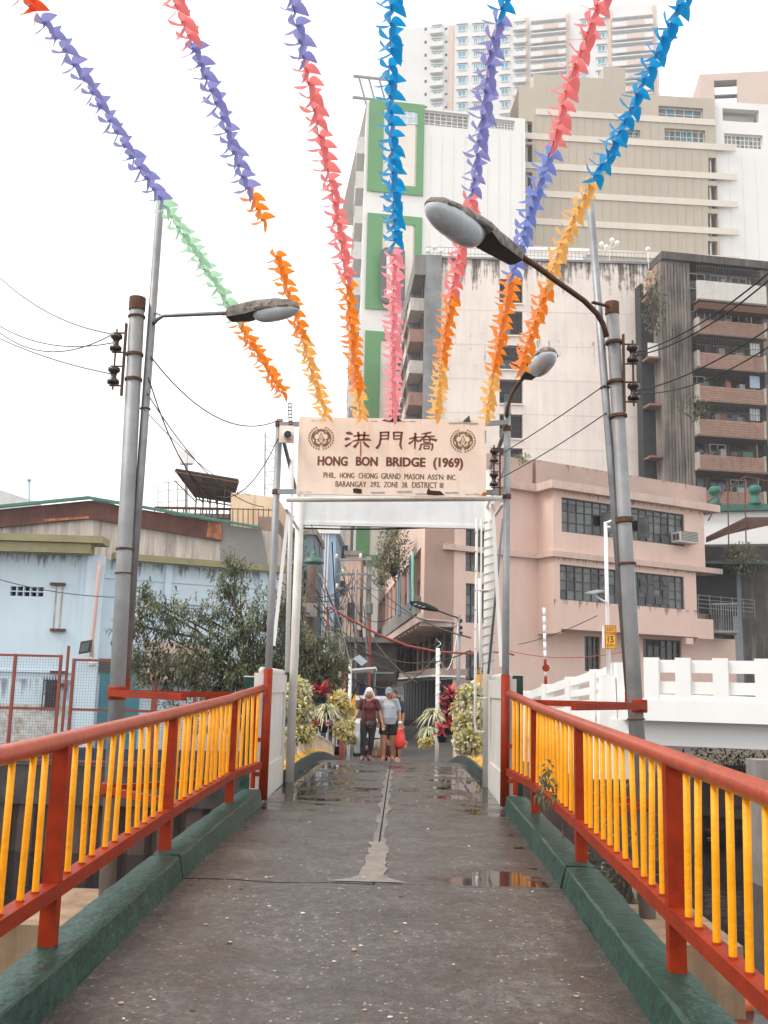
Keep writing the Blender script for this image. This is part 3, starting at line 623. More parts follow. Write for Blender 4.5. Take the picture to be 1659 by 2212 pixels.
for cx_, cy_ in ((287, 196), (1361, 216)):
    b = MB(); 
    for sgn in (-1, 1):
        for i in range(12):
            a = R(-78+i*13.2) ; 
            for rr, tw in ((92, .6), (72, -.5)):
                px_ = cx_+sgn*rr*math.cos(a); py_ = cy_-rr*math.sin(a)*.92+2
                ta = a+math.pi/2+tw; dx, dy = sgn*math.cos(ta), -math.sin(ta)
                stroke(b, [(px_-dx*10, py_-dy*10), (px_, py_), (px_+dx*10, py_+dy*10)], [2, 10, 2])
    for i in range(5):
        a0 = R(90+72*i); mx_, my_ = cx_+34*math.cos(a0), cy_-34*math.sin(a0)*.95
        pts = [(mx_+27*math.cos(a0+R(q)), my_-27*math.sin(a0+R(q))) for q in range(-100, 101, 20)]
        stroke(b, pts, [3, 6, 11, 14, 15, 15, 15, 14, 11, 6, 3])
    for pts in ([(cx_-25, cy_+28), (cx_, cy_-38), (cx_+25, cy_+28)], [(cx_-30, cy_+8), (cx_, cy_+42), (cx_+30, cy_+8)]): stroke(b, pts, 6, .007)
    em = b.obj('wreath_emblem', goldm, bd)
    text('G', cx_-9, cx_+9, cy_-6, cy_+18, goldm, em)
def blob(pts, mat, name, d=.009):
    b = MB(); b.add([zp(x, y, d) for x, y in pts], [tuple(range(len(pts)))]); return b.obj(name, mat, bd)
blob([(530, 612), (528, 582), (550, 578), (592, 584), (596, 616), (565, 618)], ru_, 'rust_patch'); blob([(1084, 626), (1092, 590), (1104, 572), (1112, 594), (1150, 598), (1190, 600), (1222, 630), (1150, 632)], ru_, 'rust_patch')
blob([(745, 66), (790, 46), (880, 52), (900, 70), (820, 76)], ru_, 'rust_patch'); blob([(581, 222), (590, 222), (592, 300), (588, 340), (580, 338)], ru2, 'rust_run'); blob([(1495, 632), (1520, 606), (1538, 612), (1538, 636)], ru2, 'rust_run')
for (x0, y0, x1, y1) in ((665, 66, 715, 74), (900, 68, 1000, 76), (1250, 80, 1400, 90), (1405, 84, 1480, 94), (1525, 140, 1540, 240), (120, 604, 215, 612), (665, 604, 770, 618), (860, 598, 980, 612), (1000, 616, 1080, 626), (1225, 606, 1330, 620), (1380, 620, 1490, 628), (210, 62, 330, 68)):
    rnd = random.Random(x0); blob([(x0, y0), (x0+(x1-x0)*.3, y0+rnd.uniform(0, 5)), (x0+(x1-x0)*.7, y0-rnd.uniform(0, 4)), (x1, y0+2), (x1-3, y1), (x0+(x1-x0)*.5, y1-rnd.uniform(0, 6)), (x0+5, y1)], chip, 'bare_chip')
# torn tin on the board's top edge, perforated strip, camera box
b = MB(); b.prism([P(1000, 910, 12.06), P(1014, 897, 12.06), P(1016, 911, 12.06)], (0, .01, 0)); b.obj('torn_tin', lamp_dk, sign)
st = thing('perforated_angle', P(628, 917, 12.1), 'dark perforated steel strip standing on top of the gate', 'strip')
b = MB(); q0, q1 = P(630, 955, 12.1), P(626, 872, 12.1)
for sx in (-.022, .018): b.bar(q0+Vector((sx, 0, 0)), q1+Vector((sx, 0, 0)), .008, .006, (0, 1, 0))
for i in range(12): q = q0.lerp(q1, i/11); b.bar(q-Vector((.022, 0, 0)), q+Vector((.02, 0, 0)), .006, .014)
b.obj('perforated_strip', rust, st)
cc = thing('security_camera', P(620, 952, 12.0), 'white security camera on a peach plate beside the name board', 'camera')
F_ = Fac(P(603, 957, 12.06), (1, 0, 0)); u1, z1 = F_.px(636, 921); F_.piece('back_plate', signm, 0, u1, F_.px(603, 957)[1], z1, 0, .03, cc)
c = P(621, 938, 11.98); b = MB(); b.lathe(c+Vector((0, .05, 0)), [(.05, 0), (.062, .02), (.062, .12), (.05, .135)], 14, (0.1, -1, -.15)); b.obj('camera_body', white_p, cc, True)
b = MB(); b.lathe(c+Vector((.012, -.08, -.02)), [(.044, 0), (.044, .012), (.03, .018)], 12, (0.1, -1, -.15)); b.obj('lens', M('camera_lens', (.01, .012, .02), .08), cc)
# third lamp, on the right gate post
lm = thing('street_lamp', P(1096, 890, 12.2), 'lamp with blue glass bowl on a curved rusty arm above the name board', 'lamp')
b = MB(); b.tube([P(1094, 900, 12.16), P(1096, 880, 12.14), P(1106, 850, 12.1), P(1120, 828, 12.0), P(1140, 806, 11.85)], .024, 8); b.obj('lamp_arm', rust, lm, True)
lamp_head(P(1134, 812, 11.95), P(1192, 757, 11.3), lm, .30, (.3, 1.0))
b = MB(); b.tube([GR1, GR1+Vector((0, 0, .14))], [.045, .045], 12); b.lathe(GR1+Vector((0, 0, -.02)), [(.05, 0), (.05, .03)], 12); b.obj('post_cap', galv, lm)
spool_rack(P(1093, 1010, 12.14), -1, [P(1068, 985, 12.14).z, P(1067, 1036, 12.14).z], 'spool insulators on the poles', 'two brown spool insulators behind the name board', .055, .15)
# hanging bell lamp under the header
bl = thing('bell_lamp', P(678, 1217, 14.2), 'green enamel bell lamp hanging under the gate header', 'lamp'); c = P(678, 1217, 14.2)
b = MB(); b.lathe(c, [(.148, 0), (.15, .012), (.135, .045), (.10, .075), (.06, .09), (.055, .12), (.042, .18), (.02, .19)], 20); b.obj('shade', M('green_enamel', (.06, .13, .11), .4, 0, .2, 8), bl, True)
b = MB(); b.tube([c+Vector((0, 0, .19)), c+Vector((-.01, 0, .4)), P(672, 1130, 14.35)], .005, 5); b.obj('hanging_cord', blk, bl)
# ================================================================ pinwheel garlands
PC = {'r': ('pinwheel_red_orange', (.80, .10, .03)), 'p': ('pinwheel_violet', (.30, .30, .60)), 'k': ('pinwheel_pink', (.90, .27, .26)), 'o': ('pinwheel_orange', (.92, .30, .03)), 'y': ('pinwheel_yellow', (.90, .52, .15)),
      'g': ('pinwheel_mint', (.48, .74, .52)), 'b': ('pinwheel_blue', (.01, .33, .66)), 'm': ('pinwheel_rose', (.92, .36, .40)), 'v': ('pinwheel_periwinkle', (.23, .31, .68))}
def vinyl(n, c):
    m = bpy.data.materials.new(n); m.use_nodes = True; t = m.node_tree; bs_ = t.nodes['Principled BSDF']
    bs_.inputs['Base Color'].default_value = (*c, 1); bs_.inputs['Roughness'].default_value = .42
    tr = t.nodes.new('ShaderNodeBsdfTranslucent'); tr.inputs['Color'].default_value = (*[min(1, v*1.05) for v in c], 1)
    mx = t.nodes.new('ShaderNodeMixShader'); mx.inputs[0].default_value = .5
    t.links.new(bs_.outputs[0], mx.inputs[1]); t.links.new(tr.outputs[0], mx.inputs[2]); t.links.new(mx.outputs[0], t.nodes['Material Output'].inputs['Surface']); return m
def wheel_mesh(mat, seed):
    rnd = random.Random(seed); b = MB(); r = .127
    for k in range(4):
        a = math.pi/2*k+rnd.uniform(-.06, .06); Pt = Vector((math.cos(a), math.sin(a), 0))*r; Q = Vector((0, 0, .05)); mid = Vector((math.cos(a+R(50)), math.sin(a+R(50)), .45)).normalized()
        pts = [Vector((math.cos(a+R(q))*r*f, math.sin(a+R(q))*r*f, h)) for f, q, h in ((1, 0, 0), (.86, 11, .016), (.73, 25, .036), (.60, 42, .055), (.46, 58, .066), (.26, 72, .066), (.02, 80, .05))]
        inner = [Vector((p.x*.5, p.y*.5, p.z*.42)) for p in pts]; n0 = len(b.v); b.v += [(0, 0, 0)]+[tuple(p) for p in inner]+[tuple(p) for p in pts]
        for i in range(6): b.f.append((n0, n0+1+i, n0+2+i)); b.f.append((n0+1+i, n0+8+i, n0+9+i, n0+2+i)); b.m += [0, 0]
    me = bpy.data.meshes.new('pinwheel'); me.from_pydata(b.v, [], b.f); me.materials.append(mat); me.polygons.foreach_set('use_smooth', [True]*len(b.f)); return me
WH = {k: [wheel_mesh(vinyl(*v), i) for i in range(3)] for k, v in PC.items()}
b = MB(); b.ell((0, 0, .058), (.009, .009, .009), 8, 5); PIN = bpy.data.meshes.new('pin'); PIN.from_pydata(b.v, [], b.f); PIN.materials.append(M('steel_pin', (.35, .3, .28), .3, .8))
# px path, colour runs (until y), gaps
GAR = [([(20, -60), (60, 5), (130, 95), (200, 205), (268, 315), (345, 430), (400, 515), (480, 640), (555, 765), (615, 858)], [(48, 'r'), (445, 'p'), (690, 'g'), (999, 'o')], [], 'red orange, violet, mint and orange pinwheel garland over the warehouse side'),
       ([(360, -60), (382, 20), (420, 110), (480, 260), (530, 400), (570, 480), (612, 600), (650, 720), (680, 830), (704, 900)], [(100, 'k'), (412, 'p'), (732, 'o'), (999, 'y')], [(486, 545)], 'pinwheel garland running from pink through violet and orange to yellow, with a bare gap'),
       ([(622, -60), (632, 10), (650, 100), (680, 250), (720, 430), (745, 590), (762, 760), (778, 902)], [(140, 'p'), (612, 'k'), (845, 'o'), (999, 'y')], [], 'pinwheel garland with a short violet start and a long pink run'),
       ([(846, -60), (845, 0), (842, 150), (846, 330), (851, 470), (851, 560), (848, 720), (848, 902)], [(530, 'b'), (999, 'm')], [(522, 550)], 'blue then rose pinwheel garland ending above the middle of the board'),
       ([(1098, -60), (1088, 5), (1062, 80), (1042, 240), (1020, 410), (990, 550), (962, 710), (940, 905)], [(38, 'b'), (415, 'p'), (640, 'k'), (790, 'o'), (999, 'y')], [], 'pinwheel garland passing behind the near street lamp head'),
       ([(1312, -60), (1290, 10), (1230, 170), (1195, 310), (1150, 430), (1108, 585), (1085, 690), (1066, 800), (1049, 906)], [(330, 'k'), (600, 'v'), (812, 'o'), (999, 'y')], [], 'pink, periwinkle, orange and yellow pinwheel garland'),
       ([(1492, -60), (1465, 10), (1400, 150), (1330, 300), (1275, 395), (1210, 530), (1180, 620), (1150, 710), (1120, 803)], [(388, 'b'), (628, 'y'), (999, 'o')], [], 'blue, yellow and orange pinwheel garland on the leaning pole side')]
string_m = M('garland_string', (.5, .5, .5), .6)
for gi, (pth, runs, gaps, lab) in enumerate(GAR):
    ln = [0]
    for a, c in zip(pth, pth[1:]): ln.append(ln[-1]+math.hypot(c[0]-a[0], c[1]-a[1]))
    y0_, y1_ = 0, pth[-1][1]
    def at(s):
        for i in range(len(pth)-1):
            if s <= ln[i+1] or i == len(pth)-2:
                t = (s-ln[i])/(ln[i+1]-ln[i]); x = pth[i][0]+(pth[i+1][0]-pth[i][0])*t; y = pth[i][1]+(pth[i+1][1]-pth[i][1])*t
                f = y/905.0; Yd = 1/((1-f)/6.3+f/12.0); return P(x, y, Yd), y
    smp = [at(ln[-1]*i/400) for i in range(401)]
    gt = thing('pinwheel_garland', smp[-1][0], lab, 'garland', 'pinwheel garlands strung to the gate')
    b = MB(); b.tube([p for p, y in smp[::10]], .0025, 4); b.obj('string', string_m, gt)
    acc = .08; rnd = random.Random(100+gi); prev = smp[0][0]; org = origin(gt)
    for i in range(1, 401):
        p, y = smp[i]; acc += (p-prev).length; prev = p
        if acc < .118+rnd.uniform(-.012, .02): continue
        acc = 0
        if any(a < y < c for a, c in gaps): continue
        col = next(c for lim, c in runs if y < lim)
        o = bpy.data.objects.new('pinwheel', rnd.choice(WH[col])); C.objects.link(o); o.parent = gt; o.location = p-org
        dirv = (smp[max(i-3, 0)][0]-smp[min(i+3, 400)][0]).normalized()+(EV-p).normalized()*.45+Vector((rnd.uniform(-.2, .2), rnd.uniform(-.2, .2), rnd.uniform(-.3, .1)))
        q = dirv.normalized().to_track_quat('Z', 'Y'); o.rotation_mode = 'QUATERNION'; o.rotation_quaternion = q @ Euler((0, 0, rnd.uniform(0, 6.3))).to_quaternion()
        s = rnd.uniform(.9, 1.08); o.scale = (s, s, s*rnd.uniform(.8, 1.2))
        pn = bpy.data.objects.new('pin', PIN); C.objects.link(pn); pn.parent = o
# ================================================================ overhead wires near the gate
WL = 'thin overhead wire strung off the poles towards the warehouse side'
for (a, c, sag, r_, lab) in ((P(0, 600, 11), P(246, 722, 9.36), .12, .006, 'wire from the upper spool rising over the warehouse roof'), (P(-20, 692, 11), P(246, 740, 9.36), .15, .006, 'wire looping from the upper spool across the white sky'),
        (P(-20, 702, 11), P(243, 722, 9.36), .25, .006, 'second wire looping from the upper spool across the white sky'), (P(-20, 722, 11), P(242, 808, 9.36), .05, .006, 'wire sloping to the lower spool over the warehouse'),
        (P(325, 770, 9.4), P(604, 907, 12.2), .32, .007, 'wire swooping from the thin pole to the gate top'), (P(320, 815, 9.4), P(604, 940, 12.2), 1.0, .007, 'deeply sagging wire from the thin pole to the camera plate'),
        (P(318, 850, 9.4), P(570, 1095, 14.3), .25, .006, 'wire dropping from the thin pole past the steel frame roof'), (P(312, 885, 9.4), P(540, 1070, 16), .12, .005, 'lower wire dropping from the thin pole past the steel frame roof'),
        (P(1372, 762, 9.36), P(1700, 555, 6.5), .1, .007, 'upper wire from the leaning pole spool rising over the brown block'), (P(1372, 768, 9.36), P(1700, 570, 6.6), .12, .007, 'twin wire from the leaning pole spool rising over the brown block'),
        (P(1374, 845, 9.36), P(1700, 682, 6.6), .08, .007, 'wire from the lower spool crossing the brick balconies'), (P(1374, 850, 9.36), P(1700, 722, 6.7), .12, .006, 'lowest wire from the lower spool crossing the brick balconies'),
        (P(1306, 832, 9.4), P(1075, 985, 12.14), .02, .006, 'wire from the leaning pole to the upper gate spool'), (P(1310, 892, 9.4), P(1075, 1036, 12.14), .03, .006, 'wire from the leaning pole to the lower gate spool')):
    wire('overhead_wire', a, c, sag, r_, blk, lab, None)
# ================================================================ buildings
def window(F, u0, u1, z0, z1, cols, rows, parent, glass, frame, recess=.12, fr=.05, rnd=None, skip=(), rowz=None, pane=True):
    """a window part: frame and glazing bars in one mesh, every pane a sub-part"""
    rnd = rnd or random.Random(int(u0*91)+int(z0*37)); b = MB(); us = [u0+(u1-u0)*i/cols for i in range(cols+1)]
    zs = [z0+(z1-z0)*f for f in rowz] if rowz else [z0+(z1-z0)*j/rows for j in range(rows+1)]
    F.box(b, u0, u1, z0, z0+fr, -recess-.02, -recess+.05); F.box(b, u0, u1, z1-fr, z1, -recess-.02, -recess+.05)
    F.box(b, u0, u0+fr, z0+fr, z1-fr, -recess-.02, -recess+.05); F.box(b, u1-fr, u1, z0+fr, z1-fr, -recess-.02, -recess+.05)
    for u in us[1:-1]: F.box(b, u-fr*.35, u+fr*.35, z0+fr, z1-fr, -recess-.015, -recess+.035)
    for z in zs[1:-1]: F.box(b, u0+fr, u1-fr, z-fr*.3, z+fr*.3, -recess-.012, -recess+.03)
    w_ = b.obj('window', frame, parent)
    if pane:
        for i in range(cols):
            for j in range(len(zs)-1):
                if (i, j) in skip: continue
                g = glass[0] if len(glass) == 1 else rnd.choice(glass)
                F.piece('pane', g, us[i]+.005, us[i+1]-.005, zs[j]+.005, zs[j+1]-.005, -recess-.035, -recess-.02, w_)
    return w_
def xy(p): return (p.x, p.y)
def Fpx(x0, Y0, x1, Y1, yr=1486): a, c = P(x0, yr, Y0), P(x1, yr, Y1); return Fac(a, (c.x-a.x, c.y-a.y)), math.hypot(c.x-a.x, c.y-a.y)
def rect(F, x0, y0, x1, y1):
    """pixel box (left, top, right, bottom) to u0, u1, z0, z1 on a wall"""
    ua, za = F.px(x0, (y0+y1)/2); ub, zb = F.px(x1, (y0+y1)/2); xm = (x0+x1)/2
    return ua, ub, F.px(xm, y1)[1], F.px(xm, y0)[1]
STREET = -.605
# ---------------------------------------------------------------- pink three-storey building
pinkm = M('pink_render', (.70, .50, .42), .8, 0, .06, .6, .22, (.50, .36, .30), .08, 25, thr=.5)
pink2 = M('pale_pink_ledge', (.60, .44, .38), .8, 0, .1, 1.5, .35, (.26, .18, .15), .1, 20, thr=.5)
mauve = M('mauve_pink_render', (.47, .34, .29), .85, 0, .08, .7, .2, (.3, .22, .19), .08, 25, thr=.55)
conc = M('raw_grey_concrete', (.24, .22, .20), .9, 0, .25, 1.2, .5, (.09, .08, .075), .2, 12)
UB = Vector((.862, .506, 0)); A0 = P(1197, 1486, 44)
FA = Fac(A0, UB); FB = Fac((.82, 41.95), UB)
pk = thing('pink_building', (6, 48, STREET), 'pink three storey building with long dark window bands behind the white road bridge', 'building')
def z_at(F, x, y): return F.px(x, y)[1]
zr, zrb = z_at(FA, 1197, 1041), z_at(FA, 1197, 1058)         # roof ledge
zm, zmb = z_at(FA, 1197, 1191), z_at(FA, 1197, 1203)         # mid ledge
zbt = z_at(FA, 1212, 1358)                                   # underside of the bay
ur = FA.px(1523, 1200)[0]; ul = FA.px(1505, 1300)[0]; urr = FA.px(1541, 1350)[0]
# upper bay wall with its window openings
wu0, wu1, wz0, wz1 = FA.px(1213, 1110)[0], FA.px(1478, 1130)[0], z_at(FA, 1213, 1148), z_at(FA, 1213, 1073.5)
lu0, lu1, lz0, lz1 = FA.px(1209.5, 1250)[0], FA.px(1478, 1270)[0], z_at(FA, 1209.5, 1295), z_at(FA, 1209.5, 1218.5)
b = MB(); FA.wall(b, 0, ur, zm+.0, zrb, [(wu0, wu1, wz0, wz1)], .25); FA.wall(b, 0, ul, zbt, zmb, [(lu0, lu1, lz0, lz1)], .25)
FA.box(b, ul+.002, urr, zbt-.05, z_at(FA, 1520, 1337), -.2, 0)
FA.box(b, FA.px(1483, 1370)[0], FA.px(1498, 1370)[0], zbt-.35, zbt-.052, -.3, -.02)
# bay sides
for u, a, c in ((0, zm, zrb), (0, zbt, zmb)): b.add([FA.p(0, a), FA.p(0, c), FA.p(0, c, -1.4), FA.p(0, a, -1.4)], [(0, 1, 2, 3)])
b.add([FA.p(ur, zm), FA.p(ur, zrb), FA.p(ur, zrb, -8), FA.p(ur, zm, -8)], [(0, 1, 2, 3)]); b.add([FA.p(ul, zbt), FA.p(ul, zmb), FA.p(ul, zmb, -8), FA.p(ul, zbt, -8)], [(0, 1, 2, 3)])
b.add([FA.p(.35, zbt), FA.p(urr, zbt), FA.p(urr, zbt, -1.4), FA.p(.35, zbt, -1.4)], [(0, 1, 2, 3)])
FA.box(b, 0, .42, zbt-.22, zbt-.003, -1.4, 0)
b.obj('bay_wall', pinkm, pk)
u1160 = FB.px(1160, 1300)[0]; ub_corner = 0
# set-back ground floor wall, and the wall towards the alley corner
g1 = rect(FB, 1263, 1375, 1297, 1450); g2 = rect(FB, 1389, 1382, 1472, 1428)
st1 = [(1006, 1066, 1145, 1236), (1006, 1066, 1262, 1376), (1006, 1066, 1408, 1470)]
wr = [rect(FB, *(q[0], q[2], q[1], q[3])) for q in st1]
u9 = FB.px(979, 1400)[0]
b = MB(); FB.wall(b, u9, 21, STREET, zbt+.1, [g1, g2, (wr[2][0], wr[2][1], max(wr[2][2], STREET+.3), wr[2][3])], .25); FB.wall(b, 0, u1160+1.2, zbt+.1, zrb, [r for r in wr[:2]], .25)
b.add([FB.p(21, STREET), FB.p(21, zbt), FB.p(21, zbt, -10), FB.p(21, STREET, -10)], [(0, 1, 2, 3)])
b.obj('main_wall', pinkm, pk)
for r_ in (g1, g2): window(FB, *r_, 3 if r_ is g1 else 6, 4 if r_ is g1 else 3, pk, [glass_d], frame_d, .15, .06)
for r_ in wr[:2]: window(FB, *r_, 4, 5, pk, [glass_d, glass_g, glass_d], frame_d, .15, .05)
window(FB, wr[2][0], wr[2][1], max(wr[2][2], STREET+.3), wr[2][3], 4, 4, pk, [glass_d, glass_d, glass_g], frame_d, .15, .05)
window(FA, wu0, wu1, wz0, wz1, 16, 4, pk, [glass_g, glass_d, glass_g], frame_d, .12, .05, skip={(4, 1), (9, 1)}, rowz=[0, .30, .62, .84, 1])
window(FA, lu0, lu1, lz0, lz1, 16, 4, pk, [glass_g, glass_g, glass_d], frame_d, .12, .05, rowz=[0, .29, .56, .82, 1])
for u in (wu0+(wu1-wu0)*.31, wu0+(wu1-wu0)*.6):     # two casements standing open
    F_ = Fac(FA.p(u, 0), FA.U*.35+FA.N*.94); b = MB()
    for (a, c, e, f) in ((0, .05, wz0+.1, wz0+1.1), (.55, .6, wz0+.1, wz0+1.1), (.05, .55, wz0+.1, wz0+.15), (.05, .55, wz0+1.05, wz0+1.1)): F_.box(b, a, c, e, f, -.02, .02)
    cs = b.obj('open_casement', frame_d, pk); F_.piece('pane', glass_g, .05, .55, wz0+.15, wz0+1.05, -.006, .006, cs)
# torn posters on panes
post = M('torn_poster', (.10, .10, .11), .9, 0, .7, 14)
for i, j in ((11, 2), (12, 2), (14, 2), (11, 1), (12, 1), (14, 1), (12, 0), (13, 0), (14, 0)):
    du = (lu1-lu0)/16; rz = [0, .29, .56, .82]; z = lz0+(lz1-lz0)*rz[j]; FA.piece('poster', post, lu0+du*(i-1)+.12, lu0+du*(i-1)+.5, z+.15, z+.62, -.10, -.095, pk)
# ledges
b = MB(); FA.box(b, -.35, ur+.75, zrb, zr, -1.7, .38); FB.box(b, -.05, u1160+.3, zrb+.003, zr-.003, -.3, .36); b.obj('roof_ledge', pink2, pk)
b = MB(); FA.box(b, -.22, ur+.95, zmb, zm, -1.5, .22); FB.box(b, .9, u1160+.3, zmb+.003, zm-.003, -.3, .2); b.obj('string_ledge', pink2, pk)
# roof parapet behind the ledge
FP = Fac(FA.p(0, 0, -1.3), UB); pu0, pz1 = FP.px(1158, 993); pu1 = FP.px(1525, 1045)[0]
b = MB(); FP.box(b, pu0, pu1, zr-.1, pz1, -.2, 0); b.add([FP.p(pu0, zr), FP.p(pu0, pz1), FP.p(pu0, pz1, -8), FP.p(pu0, zr, -8)], [(0, 1, 2, 3)]); b.add([FP.p(pu1, zr), FP.p(pu1, pz1), FP.p(pu1, pz1, -8), FP.p(pu1, zr, -8)], [(0, 1, 2, 3)])
FB.box(b, .0, u1160, zr, zr+1.25, -.5, -.3); b.obj('roof_parapet', mauve, pk)
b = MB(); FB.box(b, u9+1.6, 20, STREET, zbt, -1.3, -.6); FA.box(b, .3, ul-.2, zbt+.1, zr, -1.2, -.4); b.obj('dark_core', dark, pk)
ls = grime('ledge_run_stain', (.40, .28, .235), .74, 3.5, .25)
FA.piece('run_stain', ls, 0, ur, zrb-1.1, zrb, .004, .008, pk); FA.piece('run_stain', ls, 0, ul, zmb-1.0, zmb, .004, .008, pk); FA.piece('run_stain', ls, 0, ul, zbt, lz0, .004, .008, pk); FP.piece('run_stain', ls, pu0, pu1, zr, pz1, .004, .008, pk)
# window air conditioner
acw = M('dirty_white_ac_case', (.55, .53, .49), .6, 0, .15, 5)
u0, u1, z0, z1 = rect(FA, 1451, 1153, 1491, 1175)
ac = thing('air_conditioner', FA.p(u0, z0), 'white window air conditioner under the upper window band of the pink building', 'air conditioner')
b = MB(); FA.box(b, u0, u1, z0, z1, -.05, .55); cs = b.obj('case', acw, ac)
b = MB(); 
for i in range(7): FA.box(b, u0+.06, u1-.06, z0+.08+i*.07, z0+.11+i*.07, .55, .565)
b.obj('grille', frame_d, ac); b = MB(); FA.box(b, u0-.006, u0, z0+.1, z1-.1, .08, .26); FA.box(b, u0-.006, u0, z0+.1, z1-.1, .3, .48); b.obj('side_vent', frame_d, ac)
# weeds on the ledges come with the plants; right-hand balcony of the pink building
F_ = Fac(FA.p(ul, 0, -1.0), UB); u0, u1, z0, z1 = rect(F_, 1508, 1195, 1600, 1325)
b = MB(); F_.box(b, .1, u1, z0-.05, z1+.3, -.2, -.02); b.obj('balcony_recess', dark, pk)
b = MB()
for i in range(4): b.tube([F_.p(.2, z0+.1+i*.2, .9), F_.p(u1*.95, z0+.1+i*.2, .9)], .02, 6)
for i in range(6): b.tube([F_.p(.2+(u1-.3)*i/5, z0-.2, .9), F_.p(.2+(u1-.3)*i/5, z0+.75, .9)], .02, 6)
b.obj('balcony_rail', galv, pk)
# ---- volume on the alley corner: overhanging upper floors with balconies
AL = Vector((-.084, 1, 0)).normalized(); FC = Fac((.82, 41.95), AL)             # alley face (u runs away from us)
zc_top = z_at(FB, 912, 1180); zc_bot = z_at(FB, 912, 1336); Lc = 34
ct0, cb0 = z_at(FB, 912, 1280), z_at(FB, 912, 1336)
b = MB()
# front face of the overhang
FB.wall(b, 0, u9, zc_bot, zrb, [], .2)
# alley face: solid upper strip, opening, parapet
zo1 = FC.px(885, 1215)[1]; zo0 = FC.px(885, 1310)[1]
FC.wall(b, 0, Lc, zc_bot, zrb+.0, [(1.6, Lc-.6, zo0, zo1)], 1.3)
b.add([FB.p(0, zc_bot), FB.p(u9, zc_bot), FB.p(u9, zc_bot)+AL*Lc, FC.p(Lc, zc_bot)], [(0, 1, 2, 3)])
b.obj('alley_overhang', pinkm, pk)
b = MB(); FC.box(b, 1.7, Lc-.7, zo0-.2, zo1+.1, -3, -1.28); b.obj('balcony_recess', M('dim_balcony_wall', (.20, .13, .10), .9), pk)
b = MB(); FC.box(b, 1.2, Lc, zo0-.75, zo0+.02, .02, .22); FC.box(b, .6, Lc, zrb+.02, zrb+.75, .0, .25); b.obj('planter_parapet', conc, pk)
b = MB()
for i in range(10): FC.box(b, 1.65+i*3.4, 1.8+i*3.4, zo0+.03, zo1, -.2, -.02)
b.obj('balcony_column', pinkm, pk)
b = MB()
for i in range(18): FC.box(b, .6+i*1.8, .85+i*1.8, zc_bot-.28, zc_bot-.004, -1.3, .1)
FC.box(b, .1, Lc, zc_bot-.12, zc_bot+.25, .004, .16); b.obj('slab_bracket', pink2, pk)
for (u, w_, col, nm) in ((3.2, .9, (.12, .30, .46), 'blue_cloth'), (1.9, .5, (.15, .5, .35), 'green_cloth'), (2.2, .35, (.7, .75, .75), 'white_cloth'), (9, 1.5, (.1, .22, .3), 'blue_cloth')):
    b = MB(); n = 10; zt = zo1-.15; zb_ = zo0-.35
    vs_ = [[FC.p(u+w_*i/n, z, .28+.05*math.sin(i*1.9)+.03*math.sin(z*2)) for i in range(n+1)] for z in (zt, (zt+zb_)/2, zb_+.3*math.sin(u))]
    for j in range(2):
        for i in range(n): b.add([vs_[j][i], vs_[j][i+1], vs_[j+1][i+1], vs_[j+1][i]], [(0, 1, 2, 3)])
    b.obj('laundry_cloth', M(nm, col, .8), None, True, label='hanging '+nm.replace('_', ' ')+(' far down' if u == 9 else '')+' over the pink balcony edge', cat='laundry', group=None)
# lower alley wall, set back under the overhang
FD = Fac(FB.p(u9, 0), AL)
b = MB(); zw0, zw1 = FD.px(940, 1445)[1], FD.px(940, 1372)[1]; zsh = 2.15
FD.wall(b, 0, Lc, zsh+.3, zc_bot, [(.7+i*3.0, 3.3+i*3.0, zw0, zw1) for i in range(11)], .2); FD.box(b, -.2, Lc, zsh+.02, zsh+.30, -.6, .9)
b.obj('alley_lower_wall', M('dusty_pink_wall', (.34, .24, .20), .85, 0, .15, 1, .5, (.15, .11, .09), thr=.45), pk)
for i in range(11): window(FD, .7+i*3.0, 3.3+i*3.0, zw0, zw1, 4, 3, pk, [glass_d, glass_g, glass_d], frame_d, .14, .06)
b = MB(); FD.box(b, -.22, Lc, zsh-.05, zsh+.02, -.5, .95); b.obj('white_canopy_edge', white_p, pk)
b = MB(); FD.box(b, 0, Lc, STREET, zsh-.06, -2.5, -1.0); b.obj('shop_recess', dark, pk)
for i in range(16): FD.piece('roller_shutter', M('dark_shutter_steel', (.035, .035, .04), .5, .3), .1+i*2.1, 1.8+i*2.1, STREET, zsh-.06, -1.0, -.85, pk)
for i in range(17): FD.piece('shop_pillar', M('brown_pillar', (.045, .035, .03), .8), 1.82+i*2.1-2.1, 1.98+i*2.1-2.1, STREET, zsh-.06, -1.0, -.82, pk)
# ---------------------------------------------------------------- pale stained tower block
palem = M('stained_pale_pink_wall', (.76, .665, .60), .85, 0, .08, .25, .3, (.46, .39, .35), .1, 8, thr=.48)
greyp = M('blotched_grey_pilaster', (.22, .22, .225), .85, 0, .35, .5, .5, (.1, .1, .1), .1, 8)
FT, LT_ = Fpx(917, 75, 1404, 75.6, 750)
tb = thing('tower_block', FT.p(8, STREET), 'pale pink apartment tower with soot streaks below its roof edge', 'building')
zt_ = FT.px(1100, 563)[1]; wz = [rect(FT, 1079, y, 1129, y+52) for y in (603, 672, 746, 820, 895, 968)]
b = MB(); FT.wall(b, FT.px(951, 800)[0], LT_, STREET, zt_, [(q[0], q[1], q[2], q[3]) for q in wz], .5)
b.add([FT.p(LT_, STREET), FT.p(LT_, zt_), FT.p(LT_, zt_, -20), FT.p(LT_, STREET, -20)], [(0, 1, 2, 3)]); b.add([FT.p(0, zt_), FT.p(LT_, zt_), FT.p(LT_, zt_, -20), FT.p(0, zt_, -20)], [(0, 1, 2, 3)])
b.obj('front_wall', palem, tb)
def up_x(F): return F.px(951, 800)[0]
jm = M('wall_joint_line', (.60, .51, .455), .9)  # narrow floor joints, a little darker than the wall
